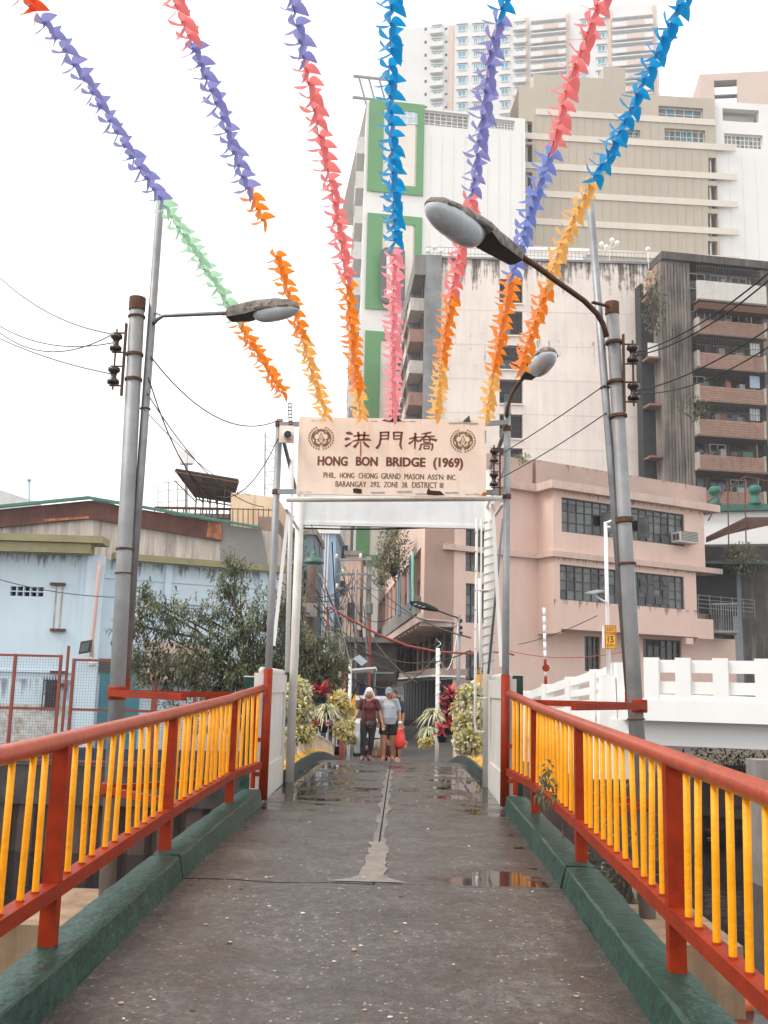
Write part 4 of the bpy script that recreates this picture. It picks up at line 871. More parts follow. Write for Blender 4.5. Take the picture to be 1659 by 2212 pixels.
soot = grime('roof_soot_stain', (.13, .105, .095), .64); soot2 = grime('faint_soot_stain', (.30, .25, .22), .80)
FT.piece('soot_stain', soot, up_x(FT), FT.px(1079, 600)[0], zt_-6.0, zt_, .012, .016, tb); FT.piece('soot_stain', soot, FT.px(1129, 600)[0], LT_, zt_-6.5, zt_, .012, .016, tb)
FT.piece('soot_stain', soot2, FT.px(1129, 600)[0], LT_, zt_-26, zt_-6.6, .012, .016, tb); FT.piece('soot_stain', soot2, up_x(FT), FT.px(1079, 600)[0], zt_-26, zt_-6.1, .012, .016, tb)
for y in range(672, 1100, 74):
    z = FT.px(1100, y)[1]
    for (a, c) in ((951, 1079), (1129, 1404)): FT.piece('floor_joint', jm, FT.px(a, y)[0], FT.px(c, y)[0], z-.02, z+.02, 0, .01, tb)
up = FT.px(951, 800)[0]; b = MB(); FT.box(b, 0, up-.005, STREET, zt_+.2, -1.5, .25); b.obj('corner_pilaster', greyp, tb)
b = MB(); FT.box(b, 0, LT_, zt_, zt_+.18, -.3, .12); b.obj('roof_edge', greyp, tb)
for i, q in enumerate(wz):
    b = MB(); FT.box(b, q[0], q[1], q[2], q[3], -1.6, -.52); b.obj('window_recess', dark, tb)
    gr = MB()
    for k in range(12): u = q[0]+(q[1]-q[0])*(k+.5)/12; FT.box(gr, u-.015, u+.015, q[2], q[3]-.2, -.08, -.05)
    for k in range(3): z = q[2]+.1+k*.5; FT.box(gr, q[0], q[1], z, z+.03, -.1, -.06)
    gg = gr.obj('window_grille', frame_d, tb)
    FT.piece('clutter', [M('teal_tarp', (.03, .2, .19), .7), M('clutter_grey', (.3, .29, .28), .8), M('clutter_blue', (.06, .16, .26), .7)][i % 3], q[0]+.1+.3*(i % 2), q[0]+.9, q[2], q[2]+.8, -.5, -.2, tb)
    FT.piece('sill', palem, q[0]-.05, q[1]+.05, q[2]-.12, q[2], -.3, .12, tb)
# alley face with stacked balconies
FS = Fac(FT.p(0, 0, .2), AL); Ls = 30
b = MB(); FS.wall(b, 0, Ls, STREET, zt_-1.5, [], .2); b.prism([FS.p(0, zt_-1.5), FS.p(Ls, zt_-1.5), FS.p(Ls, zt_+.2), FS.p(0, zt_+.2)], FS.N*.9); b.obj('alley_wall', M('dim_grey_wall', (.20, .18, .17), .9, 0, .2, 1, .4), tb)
bm_ = [M('rust_pink_balcony', (.33, .19, .15), .85, 0, .15, 2, .4), M('cream_balcony', (.52, .47, .42), .85, 0, .15, 2, .4)]
for f in range(12):
    z = 2.6+f*2.62
    if z > zt_-2: break
    for k in range(8):
        u = 1.0+k*3.6
        FS.piece('balcony', bm_[(f+k) % 2], u, u+2.9, z, z+1.05, .0, 1.1, tb); FS.piece('dark_opening', dark, u+.1, u+2.8, z+1.06, z+2.4, .0, .1, tb)
        FS.piece('party_fin', greyp, u+2.95, u+3.2, z, z+2.6, .0, 1.0, tb)
# rooftop: railing and globe lamps
b = MB(); zr_ = zt_+.2
for i in range(60): u = LT_*i/59; b.tube([FT.p(u, zr_, -.5), FT.p(u, zr_+1.0, -.5)], .02, 4)
for h in (.5, 1.0): b.tube([FT.p(0, zr_+h, -.5), FT.p(LT_, zr_+h, -.5)], .025, 4)
b.obj('roof_railing', galv_d, tb)
b = MB(); F2 = Fac(FT.p(0, 0, -6), FT.U); a, c, e, f = rect(F2, 1140, 545, 1260, 570); F2.box(b, a, c, zt_, f, -6, 0); F2.box(b, a-.4, c+.4, f, f+.25, -6.3, .4); b.obj('roof_cabin', white_p, tb)
globe = M('white_globe_glass', (.8, .8, .78), .3)
for (x, y, n) in ((1323, 520, 4), (1408, 536, 1), (940, 535, 3), (1070, 530, 3)):
    base = FT.p(FT.px(x, 570)[0], zt_+.15, -1.0); top = Fac(FT.p(0, 0, -1.0), FT.U); zt2 = top.px(x, y+12)[1]
    g = thing('globe_lamp', base, {4: 'four globe roof lamp on the pale tower roof', 1: 'single globe roof lamp at the corner of the pale tower roof', 3: 'three globe roof lamp behind the railing of the pale tower'}[n], 'lamp', 'globe lamps on the tower roof' if n == 3 else None)
    b = MB(); b.tube([base, Vector((base.x, base.y, zt2))], .05, 6)
    offs = [(-.55, 0), (-.22, -.25), (.22, .35), (.6, .1)] if n == 4 else [(-.5, 0), (0, .3), (.5, 0)] if n == 3 else [(0, .2)]
    for ox, oz in offs: b.tube([Vector((base.x, base.y, zt2-.2)), Vector((base.x+ox*1.1, base.y, zt2+oz))], .03, 5)
    b.obj('lamp_post', white_p, g)
    for ox, oz in offs: b = MB(); b.ell((base.x+ox*1.1, base.y, zt2+oz+.18), .2, 10, 7); b.obj('globe', globe, g, True)
# ---------------------------------------------------------------- brown block with brick balconies
brown = M('soot_streaked_concrete', (.24, .20, .17), .9, 0, .2, .5, .9, (.05, .046, .045), .1, 8, thr=.38)
brickm = M('brown_brick_band', (.30, .175, .13), .85, 0, .25, 3, .75, (.12, .07, .05), .3, 14, thr=.5); mortarm = M('brick_course_gap', (.20, .115, .085), .9)
FK, LK = Fpx(1432, 72, 1720, 74, 750)
bk = thing('apartment_block', FK.p(5, STREET), 'soot streaked brown apartment block with stacked brick balconies', 'building')
zk = FK.px(1540, 573)[1]; u1496 = FK.px(1496, 800)[0]; ue = FK.px(1650, 800)[0]
b = MB(); FK.box(b, 0, u1496, STREET, zk, -1.5, 0); FK.box(b, ue+.05, LK, STREET, zk, -1.5, 0)
for i in range(9): u = .05+(u1496-.1)*i/9; FK.box(b, u, u+(u1496-.1)/9*.62, STREET, zk-.3, .001, .06)
b.obj('ribbed_wall', brown, bk)
b = MB(); FK.box(b, -.05, LK, zk+.003, zk+.6, -2, .35); b.obj('roof_band', M('black_stained_parapet', (.11, .095, .085), .9, 0, .4, 1, .7, (.03, .03, .03), thr=.3), bk)
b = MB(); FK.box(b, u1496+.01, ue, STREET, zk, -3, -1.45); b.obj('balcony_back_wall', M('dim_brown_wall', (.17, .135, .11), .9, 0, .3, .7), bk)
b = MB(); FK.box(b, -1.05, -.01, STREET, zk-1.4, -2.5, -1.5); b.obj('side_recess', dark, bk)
rnd = random.Random(21)
tops = [(617, 657, 0), (700, 729, 1), (771, 801, 1), (842, 872, 1), (913, 946, 1), (989, 1019, 1), (1065, 1091, 1)]
for k, (ya, yb, br) in enumerate(tops):
    u0, u1, z0, z1 = rect(FK, 1500, ya, 1648, yb)
    if br:
        bb = FK.piece('balcony_front', brickm, u0+.2, u1-.2, z0, z1, .3, .5, bk)
        n = 6; h = (z1-z0)/n
        for i in range(1, n): FK.piece('course_gap', mortarm, u0+.22, u1-.22, z0+h*i-.02, z0+h*i+.02, .5, .506, bk)
        for u in (u0, u1-.19): FK.piece('balcony_pier', M('pale_pier', (.42, .37, .33), .85, 0, .2, 2, .5), u, u+.19, z0-.08, z1+.15, -1.4, .52, bk)
    else:
        FK.piece('balcony_front', M('pale_parapet', (.56, .53, .49), .8, 0, .1, 2, .3), u0, u1, z0, z1, .3, .5, bk)
        FK.piece('awning_frame', rust, u0-.2, u1+.4, z0-1.0, z0-.5, .2, 1.1, bk)
    FK.piece('balcony_slab', M('slab_brown', (.17, .12, .1), .9), u0, u1, z0-.14, z0-.002, -1.4, .6, bk)
    zt2 = z1+1.25
    b = MB()
    for i in range(26): u = u0+.1+(u1-u0-.2)*i/25; FK.box(b, u-.012, u+.012, z1, zt2, .32, .345)
    for h_ in (.0, .6, 1.2): FK.box(b, u0+.1, u1-.1, z1+h_+.02, z1+h_+.05, .30, .36)
    if k in (0, 4, 2): b.obj('balcony_grille', frame_d, bk)
    wn = 3
    for i in range(wn):
        ua = u0+.25+(u1-u0-.4)*i/wn; ubb = ua+(u1-u0)/wn*.72; gm = rnd.choice([glass_d, glass_d, glass_g]); F_ = Fac(FK.p(0, 0, -1.3), FK.U); window(F_, ua, ubb, z1+.05, zt2+.1, 2, 1, bk, [gm], rnd.choice([frame_d, frame_w, frame_d]), .05, .06)
    for i in range(5):
        ua = u0+.3+rnd.random()*(u1-u0-1.2); FK.piece('balcony_clutter', M('clutter_%d' % (i % 4), [(.35, .34, .33), (.10, .14, .2), (.25, .12, .08), (.08, .16, .12)][i % 4], .85), ua, ua+rnd.uniform(.25, .8), z1, z1+rnd.uniform(.2, .8), -.9, -.4, bk)
    if k in (2, 3, 4): FK.piece('washing', M('washing_%d' % k, [(.6, .6, .6), (.3, .4, .5), (.5, .55, .55)][k-2], .9), u1-1.1, u1-.3, z1+.25, z1+1.2, .1, .14, bk)
for y in (640, 770, 872, 985): z = FK.px(1415, y)[1]; FK.piece('side_slab', M('side_slab_rust', (.25, .12, .08), .9), -1.0, -.02, z, z+.15, -1.5, -.4, bk)
FK.piece('white_grille', white_p, -.9, -.1, FK.px(1415, 768)[1], FK.px(1415, 735)[1], -.7, -.6, bk)
b = MB(); z0, z1 = FK.px(1415, 612)[1], FK.px(1415, 562)[1]; b.prism([FK.p(-1.0, z0-.6, -1), FK.p(-.02, z0+.5, -1), FK.p(-.02, z1, -1), FK.p(-1.0, z1-1.2, -1)], FK.N*.4); b.obj('sloping_parapet', M('salmon_parapet', (.55, .35, .26), .85), bk)
# lower annex on the far right: lean-to roof, dark wall, green ventilators
an = thing('lean_to_house', P(1600, 1450, 52), 'dark weathered house with a lean to roof beside the pink building', 'building')
FX, LX = Fpx(1528, 52, 1720, 51, 1250)
b = MB(); FX.box(b, 0, LX, STREET, FX.px(1600, 1180)[1], -6, 0); b.obj('wall', M('mouldy_wall', (.10, .09, .08), .9, 0, .4, .8, .8, (.38, .32, .26), thr=.5), an)
FX.piece('grey_wall', M('blue_grey_wall', (.30, .33, .36), .85, 0, .2, 1, .4), FX.px(1582, 1300)[0], FX.px(1600, 1300)[0], STREET, FX.px(1590, 1225)[1], .02, .35, an)
b = MB(); q = [P(1528, 1160, 51.5), P(1610, 1118, 51), P(1720, 1135, 50), P(1720, 1160, 53), P(1610, 1145, 55), P(1528, 1175, 55)]
b.prism([P(1525, 1165, 51), P(1612, 1122, 50), P(1720, 1122, 49), P(1720, 1135, 53), P(1612, 1135, 54), P(1525, 1172, 55)], (0, 0, .12)); b.obj('lean_to_roof', M('rusty_roof_sheet', (.10, .05, .04), .7, .2, .3, 2, .5), an)
b = MB(); F_ = Fac(FX.p(0, 0, -5), FX.U); a, c, e, f = rect(F_, 1500, 1105, 1720, 1175); F_.box(b, a, c, e, f, -2, 0); b.obj('upper_wall', white_p, an)
b = MB(); F_.box(b, a, c, f+.005, f+.35, -2, .4); b.obj('green_gutter', M('green_gutter', (.02, .11, .085), .6), an)
b = MB()
for pts in ([P(1530, 1125, 50), P(1568, 1050, 50)], [P(1528, 1085, 50), P(1609, 1029, 50), P(1680, 1045, 50)], [P(1572, 1040, 50), P(1575, 1240, 50)], [P(1609, 1029, 50), P(1612, 1190, 50)], [P(1528, 1170, 50), P(1612, 1138, 50)]): b.tube(pts, .035, 5)
b.obj('steel_frame', rust, an)
for x in (1546, 1632):
    q = F_.p(F_.px(x, 1120)[0], f+.35, .2); v = MB(); v.lathe(q, [(.34, 0), (.34, .1), (.2, .45), (.2, .6), (.34, .7), (.34, 1.0), (.22, 1.1)], 14); v.obj('roof_ventilator', M('green_ventilator', (.015, .12, .085), .6), an, True)
b = MB(); zz_ = FX.px(1560, 1232)[1]; b.prism([FX.p(-1.2, zz_, 3.0), FX.p(2.8, zz_-.1, 3.2), FX.p(2.8, zz_+.5, .2), FX.p(-1.2, zz_+.6, .2)], (0, 0, .06)); b.obj('awning', M('dark_tin_awning', (.04, .05, .05), .6), an)
b = MB(); F_ = Fac(FX.p(.2, 0, 2.8), FX.U); a, c, e, f = rect(F_, 1536, 1325, 1592, 1400-8)
a, c, e, f = rect(F_, 1536, 1270, 1592, 1305)
for i in range(12): F_.box(b, a+(c-a)*i/11-.015, a+(c-a)*i/11+.015, F_.px(1560, 1365)[1], F_.px(1560, 1308)[1], -.02, .02)
F_.box(b, a, c, F_.px(1560, 1362)[1]-.1, F_.px(1560, 1362)[1], -2.6, .05); F_.box(b, a, c, F_.px(1560, 1306)[1], F_.px(1560, 1303)[1], -.02, .04); b.obj('balcony_cage', galv_d, an)
# ---------------------------------------------------------------- white and green mall
mallw = M('white_mall_panel', (.70, .68, .65), .7, 0, .04, .15, .12, (.6, .56, .52), thr=.6); mgreen = M('green_mall_frame', (.11, .27, .11), .6, 0, .08, .5); mcream = M('cream_mall_panel', (.70, .645, .56), .7, 0, .05, .3, .15, (.5, .46, .4))
strip = M('louvre_strip', (.23, .23, .22), .5, 0, .3, 2)
FM, LM = Fpx(787, 100, 1135, 103, 400)
ml = thing('shopping_mall', FM.p(8, STREET), 'white mall building with green framed cream panels', 'building')
zm_ = FM.px(960, 238)[1]
s1 = rect(FM, 916, 242, 1014, 274); s2 = rect(FM, 1057, 258, 1112, 280)
b = MB(); FM.wall(b, 0, LM, STREET, zm_, [s1, s2], .6); ms_ = FM.O+Vector((-2.9, 39, 0)); b.add([FM.p(0, STREET), FM.p(0, zm_), ms_+Vector((0, 0, zm_)), ms_+Vector((0, 0, STREET))], [(0, 1, 2, 3)]); FMS = Fac(FM.O, (-2.9, 39, 0)); b.add([FM.p(0, zm_), FM.p(LM, zm_), FM.p(LM, zm_, -30), FM.p(0, zm_, -30)], [(0, 1, 2, 3)])
b.obj('facade', mallw, ml)
for s_ in (s1, s2):
    window(FM, *s_, 8, 4, ml, [strip], frame_w, .4, .12)
FM.piece('louvre_back', dark, s2[0], s2[1], s2[2], s2[3], -1.2, -.7, ml); FM.piece('louvre_back', dark, s1[0], s1[1], s1[2], s1[3], -1.2, -.7, ml)
for i in range(40):
    x = 800+i*8.4
    if x > 1130: break
    if x < 918: continue
    u = FM.px(x, 600)[0]; 
    if i % 3 == 0: FM.piece('panel_joint', M('mall_joint', (.62, .60, .57), .8), u-.04, u+.04, STREET+5, FM.px(x, 290)[1], 0, .02, ml)
for (x0, y0, x1, y1, t) in ((795, 222, 915, 419, 21), (791, 466, 910, 672, 21), (785, 719, 906, 990, 21)):
    u0, u1, z0, z1 = rect(FM, x0, y0, x1, y1); tt = t/FPX*100
    FM.piece('cream_panel', mcream, u0+tt, u1-tt, z0+tt, z1-tt, .002, .10, ml)
    for (a, c, e, f) in ((u0, u0+tt*1.7, z0, z1), (u1-tt*.8, u1, z0, z1), (u0+tt*1.7, u1-tt*.8, z0, z0+tt), (u0+tt*1.7, u1-tt*.8, z1-tt, z1)): FM.piece('green_band', mgreen, a, c, e, f, .105, .2, ml)
u0, u1, z0, z1 = rect(FM, 838, 238, 906, 268); window(FM, u0, u1, z0, z1, 5, 2, ml, [M('pale_mall_glass', (.45, .55, .6), .15, 0, .2)], frame_w, -.14, .12)
# lower green and cream bands seen down the alley
u0, u1, z0, z1 = rect(FM, 770, 1000, 800, 1215)
b = MB(); q = [P(822, 545, 99.6), P(832, 537, 99.6), P(866, 537, 99.6), P(875, 545, 99.6), P(875, 648, 99.6), P(866, 656, 99.6), P(832, 656, 99.6), P(822, 648, 99.6)]
b.prism(q, (0, -.3, 0)); rb = b.obj('logo_ring', M('dark_grey_logo', (.10, .10, .10), .5), ml)
b = MB(); b.prism([P(835, 555, 99.2), P(862, 555, 99.2), P(862, 640, 99.2), P(835, 640, 99.2)], (0, -.15, 0)); b.obj('logo_field', mcream, ml)
FG = Fac(FM.p(0, 0, .3), FM.U); u0, u1, z0, z1 = rect(FG, 769, 1142, 798, 1220); u2 = FG.px(830, 1180)[0]
FG.piece('green_band', mgreen, u0, u1, FG.px(780, 1198)[1], FG.px(780, 1000)[1], -3, .0, ml); FG.piece('green_band', mgreen, u0, u2+2, FG.px(780, 1222)[1], FG.px(780, 1199)[1], -3, 0, ml)
FG.piece('cream_panel', mcream, u1+.003, u2+2, FG.px(780, 1198)[1], FG.px(780, 1000)[1], -3, -.05, ml)
FG.piece('lower_wall', mallw, u0-1, u2+2, STREET, FG.px(780, 1223)[1], -3, -.02, ml)
for i in range(14):
    z = 6+i*4.2
    for k in range(3): FMS.piece('side_balcony', M('pale_balcony', (.55, .53, .51), .8), 3+11*k, 9+11*k, z, z+2.0, 0, .9, ml)
b = MB()
for h in (0, 2.6): b.bar(FM.p(-1.5, zm_+1+h, -1), FM.p(3, zm_+1+h, -1), .25, .25)
for u in (.3, 1.4, 2.6): b.bar(FM.p(u, zm_-.5, -1), FM.p(u-1.2, zm_+3.7, -1), .2, .2)
b.obj('roof_pergola', galv, ml)
# ---------------------------------------------------------------- beige mall block
beige = M('beige_panel_wall', (.42, .365, .29), .75, 0, .06, .2, .2, (.28, .24, .19), thr=.5); beige2 = M('pale_beige_band', (.60, .545, .465), .75, 0, .06, .4); 
FE, LE = Fpx(1120, 105, 1548, 107, 350)
be = thing('beige_block', FE.p(10, STREET), 'beige windowless commercial block with pale horizontal bands', 'building')
def zE(x, y): return FE.px(x, y)[1]
ze = zE(1440, 207)
w1 = rect(FE, 1423, 231, 1519, 256); w2 = rect(FE, 1436, 279, 1524, 305); w3 = rect(FE, 1356, 280, 1383, 297); w4 = rect(FE, 1366, 230, 1386, 246)
nich = [rect(FE, 1530, y, 1551, y+50) for y in (341, 401, 461, 521)]; nl = [rect(FE, 1131, y, 1150, y+44) for y in (262, 312, 372)]
b = MB(); FE.wall(b, 0, LE, STREET, ze, [w1, w2, w3, w4]+[(q[0], min(q[1], LE-.05), q[2], q[3]) for q in nich]+nl, .8)
u0, u1 = FE.px(1304, 200)[0], FE.px(1352, 200)[0]; zt2 = zE(1330, 145); b.add([FE.p(0, ze), FE.p(LE, ze), FE.p(LE, ze, -30), FE.p(0, ze, -30)], [(0, 1, 2, 3)])
FE.box(b, u0, u1, ze, zt2, -8, 0); FE.box(b, FE.px(1153, 200)[0], u0-.005, ze, zE(1250, 166), -10, -.004); FE.box(b, 0, FE.px(1152, 200)[0], ze, zE(1130, 190), -6, -.3)
b.obj('facade', beige, be)
for i, q in enumerate(nich+nl): FE.piece('niche_back', M('niche_dark', (.10, .095, .085), .9), q[0], min(q[1], LE-.05), q[2], q[3], -1.5, -.8, be); FE.piece('niche_pipe', white_p, q[0]+.4, q[0]+.55, q[2], q[3], -.6, -.45, be)
for q, c, r_ in ((w1, 5, 2), (w2, 7, 2), (w3, 2, 2), (w4, 2, 2)): window(FE, *q, c, r_, be, [M('teal_glass', (.05, .19, .24), .12, 0, .4), glass_g], frame_w, .5, .1)
for y in (246, 299, 362, 421, 481, 541): 
    z1 = zE(1330, y); FE.piece('pale_band', beige2, FE.px(1106, y)[0] if y > 250 else 2.0, LE+ (2.3 if y > 250 else 0), z1-.75, z1, .0, .12, be)
for i in range(1, 24): u = LE*i/24; FE.piece('panel_joint', M('beige_joint', (.36, .31, .245), .8), u-.03, u+.03, 20, zE(1330, 260), .0, .02, be)
FW = Fac(FE.p(LE+.02, 0, -.4), FE.U); lw = FW.px(1720, 400)[0]; wz0 = FW.px(1600, 222)[1]
wb = thing('white_block', FW.p(4, STREET), 'white commercial block joined to the beige block', 'building')
a1 = rect(FW, 1561, 236, 1640, 263); a2 = rect(FW, 1565, 290, 1648, 320)
b = MB(); FW.wall(b, 0, lw, STREET, wz0, [a1, a2], .8); b.add([FW.p(0, wz0), FW.p(lw, wz0), FW.p(lw, wz0, -30), FW.p(0, wz0, -30)], [(0, 1, 2, 3)]); b.obj('facade', mallw, wb)
FW.piece('loggia_back', M('loggia_wall', (.5, .48, .46), .8), a1[0], a1[1], a1[2], a1[3], -2.0, -1.4, wb); FW.piece('loggia_window', M('teal_glass', (0, 0, 0)), a1[0]+1.8, a1[1]-.8, a1[2]+.1, a1[2]+.9, -1.39, -1.3, wb)
window(FW, *a2, 9, 3, wb, [strip, glass_g], frame_w, .4, .12)
for i in range(1, 6): u = lw*i/6; FW.piece('panel_joint', M('mall_joint', (0, 0, 0)), u-.03, u+.03, 20, FW.px(1600, 335)[1], .0, .02, wb)
# ---------------------------------------------------------------- white condominium tower
condo = M('white_condo_wall', (.55, .54, .525), .75, 0, .04, .1, .08, (.6, .57, .54)); cbrown = M('tan_condo_stripe', (.52, .39, .32), .75, 0, .06, .3); csh = M('condo_reveal', (.55, .54, .53), .8)
FN, LN = Fpx(853, 215, 1424, 205, 150)
cn = thing('condominium_tower', FN.p(20, STREET), 'tall white condominium tower with tan stripes rising behind the malls', 'building')
zn = FN.px(1150, 35)[1]; b = MB(); FN.box(b, 0, LN, STREET, zn, -20, 0); FN.box(b, FN.px(1130, 30)[0], LN, zn+.005, FN.px(1300, 14)[1], -18, -.3); b.obj('facade', condo, cn)
for (x0, x1) in ((969, 979), (1048, 1052), (1133, 1141), (1222, 1229), (1313, 1321), (1411, 1417)):
    FN.piece('tan_stripe', cbrown, FN.px(x0, 100)[0], FN.px(x1, 100)[0], STREET, zn-.5, .01, .25, cn)
cglass = M('condo_blue_glass', (.10, .30, .40), .1, 0, .3, .2)
rows = [(61+28.2*k) for k in range(11)]
for ky, y in enumerate(rows):
    for (x0, x1, bal) in ((935, 953, 1), (989, 1007, 0), (1022, 1033, 0), (1037, 1048, 0), (1082, 1099, 0), (1114, 1132, 1), (1255, 1268, 0), (1290, 1308, 0)):
        dy = -(x0-990)*.042; u0, u1, z0, z1 = rect(FN, x0, y-6+dy, x1, y+7+dy)
        w_ = window(FN, u0, u1, z0, z1, 2, 1, cn, [cglass], frame_w, -.12, .14)
        FN.piece('reveal', csh, u0-.3, u1+.3, z1+.15, z1+.4, .001, .5, cn)
        if bal: FN.piece('balcony', condo, u0-.5, u1+.5, z0-.9, z0+.3, .3, 1.2, cn)
    for (x0, x1) in ((1147, 1222), (1322, 1410)):
        dy = -(x0-990)*.042; u0, u1, z0, z1 = rect(FN, x0, y-4+dy, x1, y+5+dy)
        w_ = window(FN, u0+.3, u1-.3, z0, z1, 6, 1, cn, [cglass], frame_w, -.12, .14)
        FN.piece('balcony', condo, u0, u1, z0-1.3, z0-.05, .3, 1.4, cn); um = u0+(u1-u0)*.36; FN.piece('tan_panel', cbrown, um, um+(u1-u0)*.42, z0-1.2, z0-.15, 1.4, 1.46, cn)
        FN.piece('floor_slab', csh, u0, u1, z1+.1, z1+.4, .001, 1.2, cn)
    u0, u1, z0, z1 = rect(FN, 917, y-1, 922, y+5); FN.piece('small_window', glass_d, u0, u1, z0, z1, .0, .05, cn); u0, u1, z0, z1 = rect(FN, 961, y-1, 966, y+4); FN.piece('small_window', glass_d, u0, u1, z0, z1, .0, .05, cn)
# ---------------------------------------------------------------- tan block at the far right
FO, LO = Fpx(1512, 160, 1760, 158, 190)
tn = thing('tan_block', FO.p(8, STREET), 'tan flat topped block with one recessed white balcony', 'building')
zo = FO.px(1600, 156)[1]; hb = rect(FO, 1543, 173, 1593, 225)
b = MB(); FO.wall(b, 0, LO, STREET, zo, [hb], 2); b.add([FO.p(0, zo), FO.p(LO, zo), FO.p(LO, zo, -30), FO.p(0, zo, -30)], [(0, 1, 2, 3)]); b.add([FO.p(0, STREET), FO.p(0, zo), FO.p(0, zo, -30), FO.p(0, STREET, -30)], [(0, 1, 2, 3)])
b.obj('facade', M('tan_brick_wall', (.50, .39, .33), .8, 0, .05, .3), tn)
FO.piece('recess_back', glass_d, hb[0], hb[1], hb[2], hb[3], -2.3, -2.0, tn)
for (ya, yb) in ((187, 203), (212, 226)): a = rect(FO, 1543, ya, 1593, yb); FO.piece('balcony_front', white_p, a[0]+.02, a[1]-.02, a[2], a[3], -.4, -.1, tn)
# ---------------------------------------------------------------- alley: blue tower and peach houses on its left side
blue_b = M('pale_blue_render', (.33, .47, .62), .8, 0, .08, .6, .2, (.2, .28, .36)); peach = M('peach_render', (.60, .43, .34), .85, 0, .12, .6, .5, (.25, .18, .14), thr=.45)
FQ, LQ = Fpx(660, 70, 723, 70, 1250)
bt = thing('blue_tower', FQ.p(1, STREET), 'pale blue narrow building with white vertical ribs down the alley', 'building')
zq = FQ.px(690, 1153)[1]; zq2 = FQ.px(690, 1135)[1]
b = MB(); FQ.box(b, 0, LQ, STREET, zq, -6, 0); b.obj('wall', blue_b, bt)
b = MB(); FQ.box(b, -.3, LQ+.3, zq+.003, zq2+4, -6, .25); b.obj('white_cornice', white_p, bt)
for i in range(4): u = FQ.px(687+i*6, 1250)[0]; FQ.piece('white_rib', white_p, u, u+.09, STREET, zq, 0, .12, bt)
FQ.piece('white_rib', white_p, .15, .25, STREET, zq, 0, .1, bt)
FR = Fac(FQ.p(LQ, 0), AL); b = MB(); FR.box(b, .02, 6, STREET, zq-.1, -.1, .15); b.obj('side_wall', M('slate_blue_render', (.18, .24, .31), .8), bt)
for k, (x0, x1, yt, Y, m_, lb) in enumerate(((742, 856, 1388, 60, M('dark_shopfront', (.075, .06, .055), .9, 0, .6, 1.5, .5, (.2, .15, .12)), 'dark cluttered shop front closing the alley'), (723, 747, 1120, 80, M('pale_stone_render', (.52, .45, .40), .85, 0, .1, .5, .4), 'pale stone house beside the blue tower'), (738, 772, 1200, 66, peach, 'peach stained house with grey pipes down the alley'), (600, 668, 1155, 48, M('dim_teal_render', (.20, .29, .33), .85, 0, .2, .6, .5), 'dim teal house half hidden behind the gate post'))):
    F_, l_ = Fpx(x0, Y, x1, Y); h = thing('alley_house', F_.p(l_/2, STREET), lb, 'building'); z = F_.px((x0+x1)/2, yt)[1]
    b = MB(); F_.box(b, 0, l_, STREET, z, -5, 0); b.obj('wall', m_, h)
    b = MB(); F_.box(b, -.1, l_+.1, z+.002, z+.3, -5, .2); b.obj('roof_slab', conc, h)
    for f in range(5):
        zz_ = 3+f*2.9
        if zz_+1.5 > z: break
        window(F_, l_*.2, l_*.2+1.0 if l_ > 1.6 else l_*.8, zz_, zz_+1.2, 2, 2, h, [glass_d], frame_d, -.06, .06)
        F_.piece('ac_unit', acw, l_*.55, l_*.55+.6, zz_-.6, zz_-.15, .0, .4, h)
# dark market canopies closing the end of the alley
mk = thing('market_stall', P(760, 1500, 46), 'dark market stalls under low canopies at the mouth of the alley', 'stall')
b = MB(); q = P(640, 1486, 46); b.box((q.x, 47.5, STREET), (P(845, 1486, 46).x, 49, 1.9)); b.obj('stall_body', M('dark_stall_wall', (.07, .055, .05), .9, 0, .8, 2.5), mk)  # mottled dark brown, like stacked clutter
rnd = random.Random(44); gcol = [(.35, .08, .05), (.05, .10, .20), (.45, .40, .34), (.20, .16, .12), (.06, .16, .14), (.5, .3, .08), (.12, .12, .14), (.3, .3, .33)]
for i in range(34):
    x = q.x+.2+rnd.random()*4.2; z0 = rnd.choice([STREET, STREET+.5, .6, 1.0, 1.3]); b = MB(); w_, h_ = rnd.uniform(.15, .5), rnd.uniform(.25, .6); d_ = rnd.uniform(0, .5)
    b.hexa((x, 46.5+d_, z0), (w_, rnd.uniform(-.08, .08), rnd.uniform(-.03, .03)), (0, .3, 0), (rnd.uniform(-.05, .05), 0, h_)); b.obj('stall_goods', M('goods_%d' % (i % 8), gcol[i % 8], .85, 0, .3, 8), mk)
b = MB(); b.box((P(760, 1486, 45).x, 44.6, 2.2), (P(850, 1486, 45).x, 46.5, 2.28)); b.obj('canopy', M('grey_tarpaulin', (.25, .26, .27), .8), mk)
# ================================================================ left bank: canal wall, fence, warehouse
cw = thing('canal_wall', (-8, 21.9, WATER_Z), 'dark stained retaining wall of the canal below the red fence', 'wall')
zct = P(60, 1650, 21.8).z; zcm = P(60, 1736, 21.8).z
b = MB(); b.box((-40, 21.75, zcm), (-1.95, 22.1, zct)); b.obj('concrete_capping', M('black_stained_concrete', (.055, .048, .042), .9, 0, .5, 1.2, .5, (.02, .018, .018), .2, 8), cw)
b = MB(); shp = M('rusty_sheet_pile', (.085, .05, .04), .8, .1, .3, 1.5, .6, (.03, .022, .02), thr=.4)
for i in range(64):
    x = -40+i*.6
    if x > -2.3: break
    b.prism([(x, 21.95, -4), (x+.12, 21.80, -4), (x+.42, 21.80, -4), (x+.54, 21.95, -4), (x+.6, 21.95, -4), (x+.6, 22.05, -4), (x, 22.05, -4)], (0, 0, 4+zcm-.002))
b.obj('sheet_piling', shp, cw)
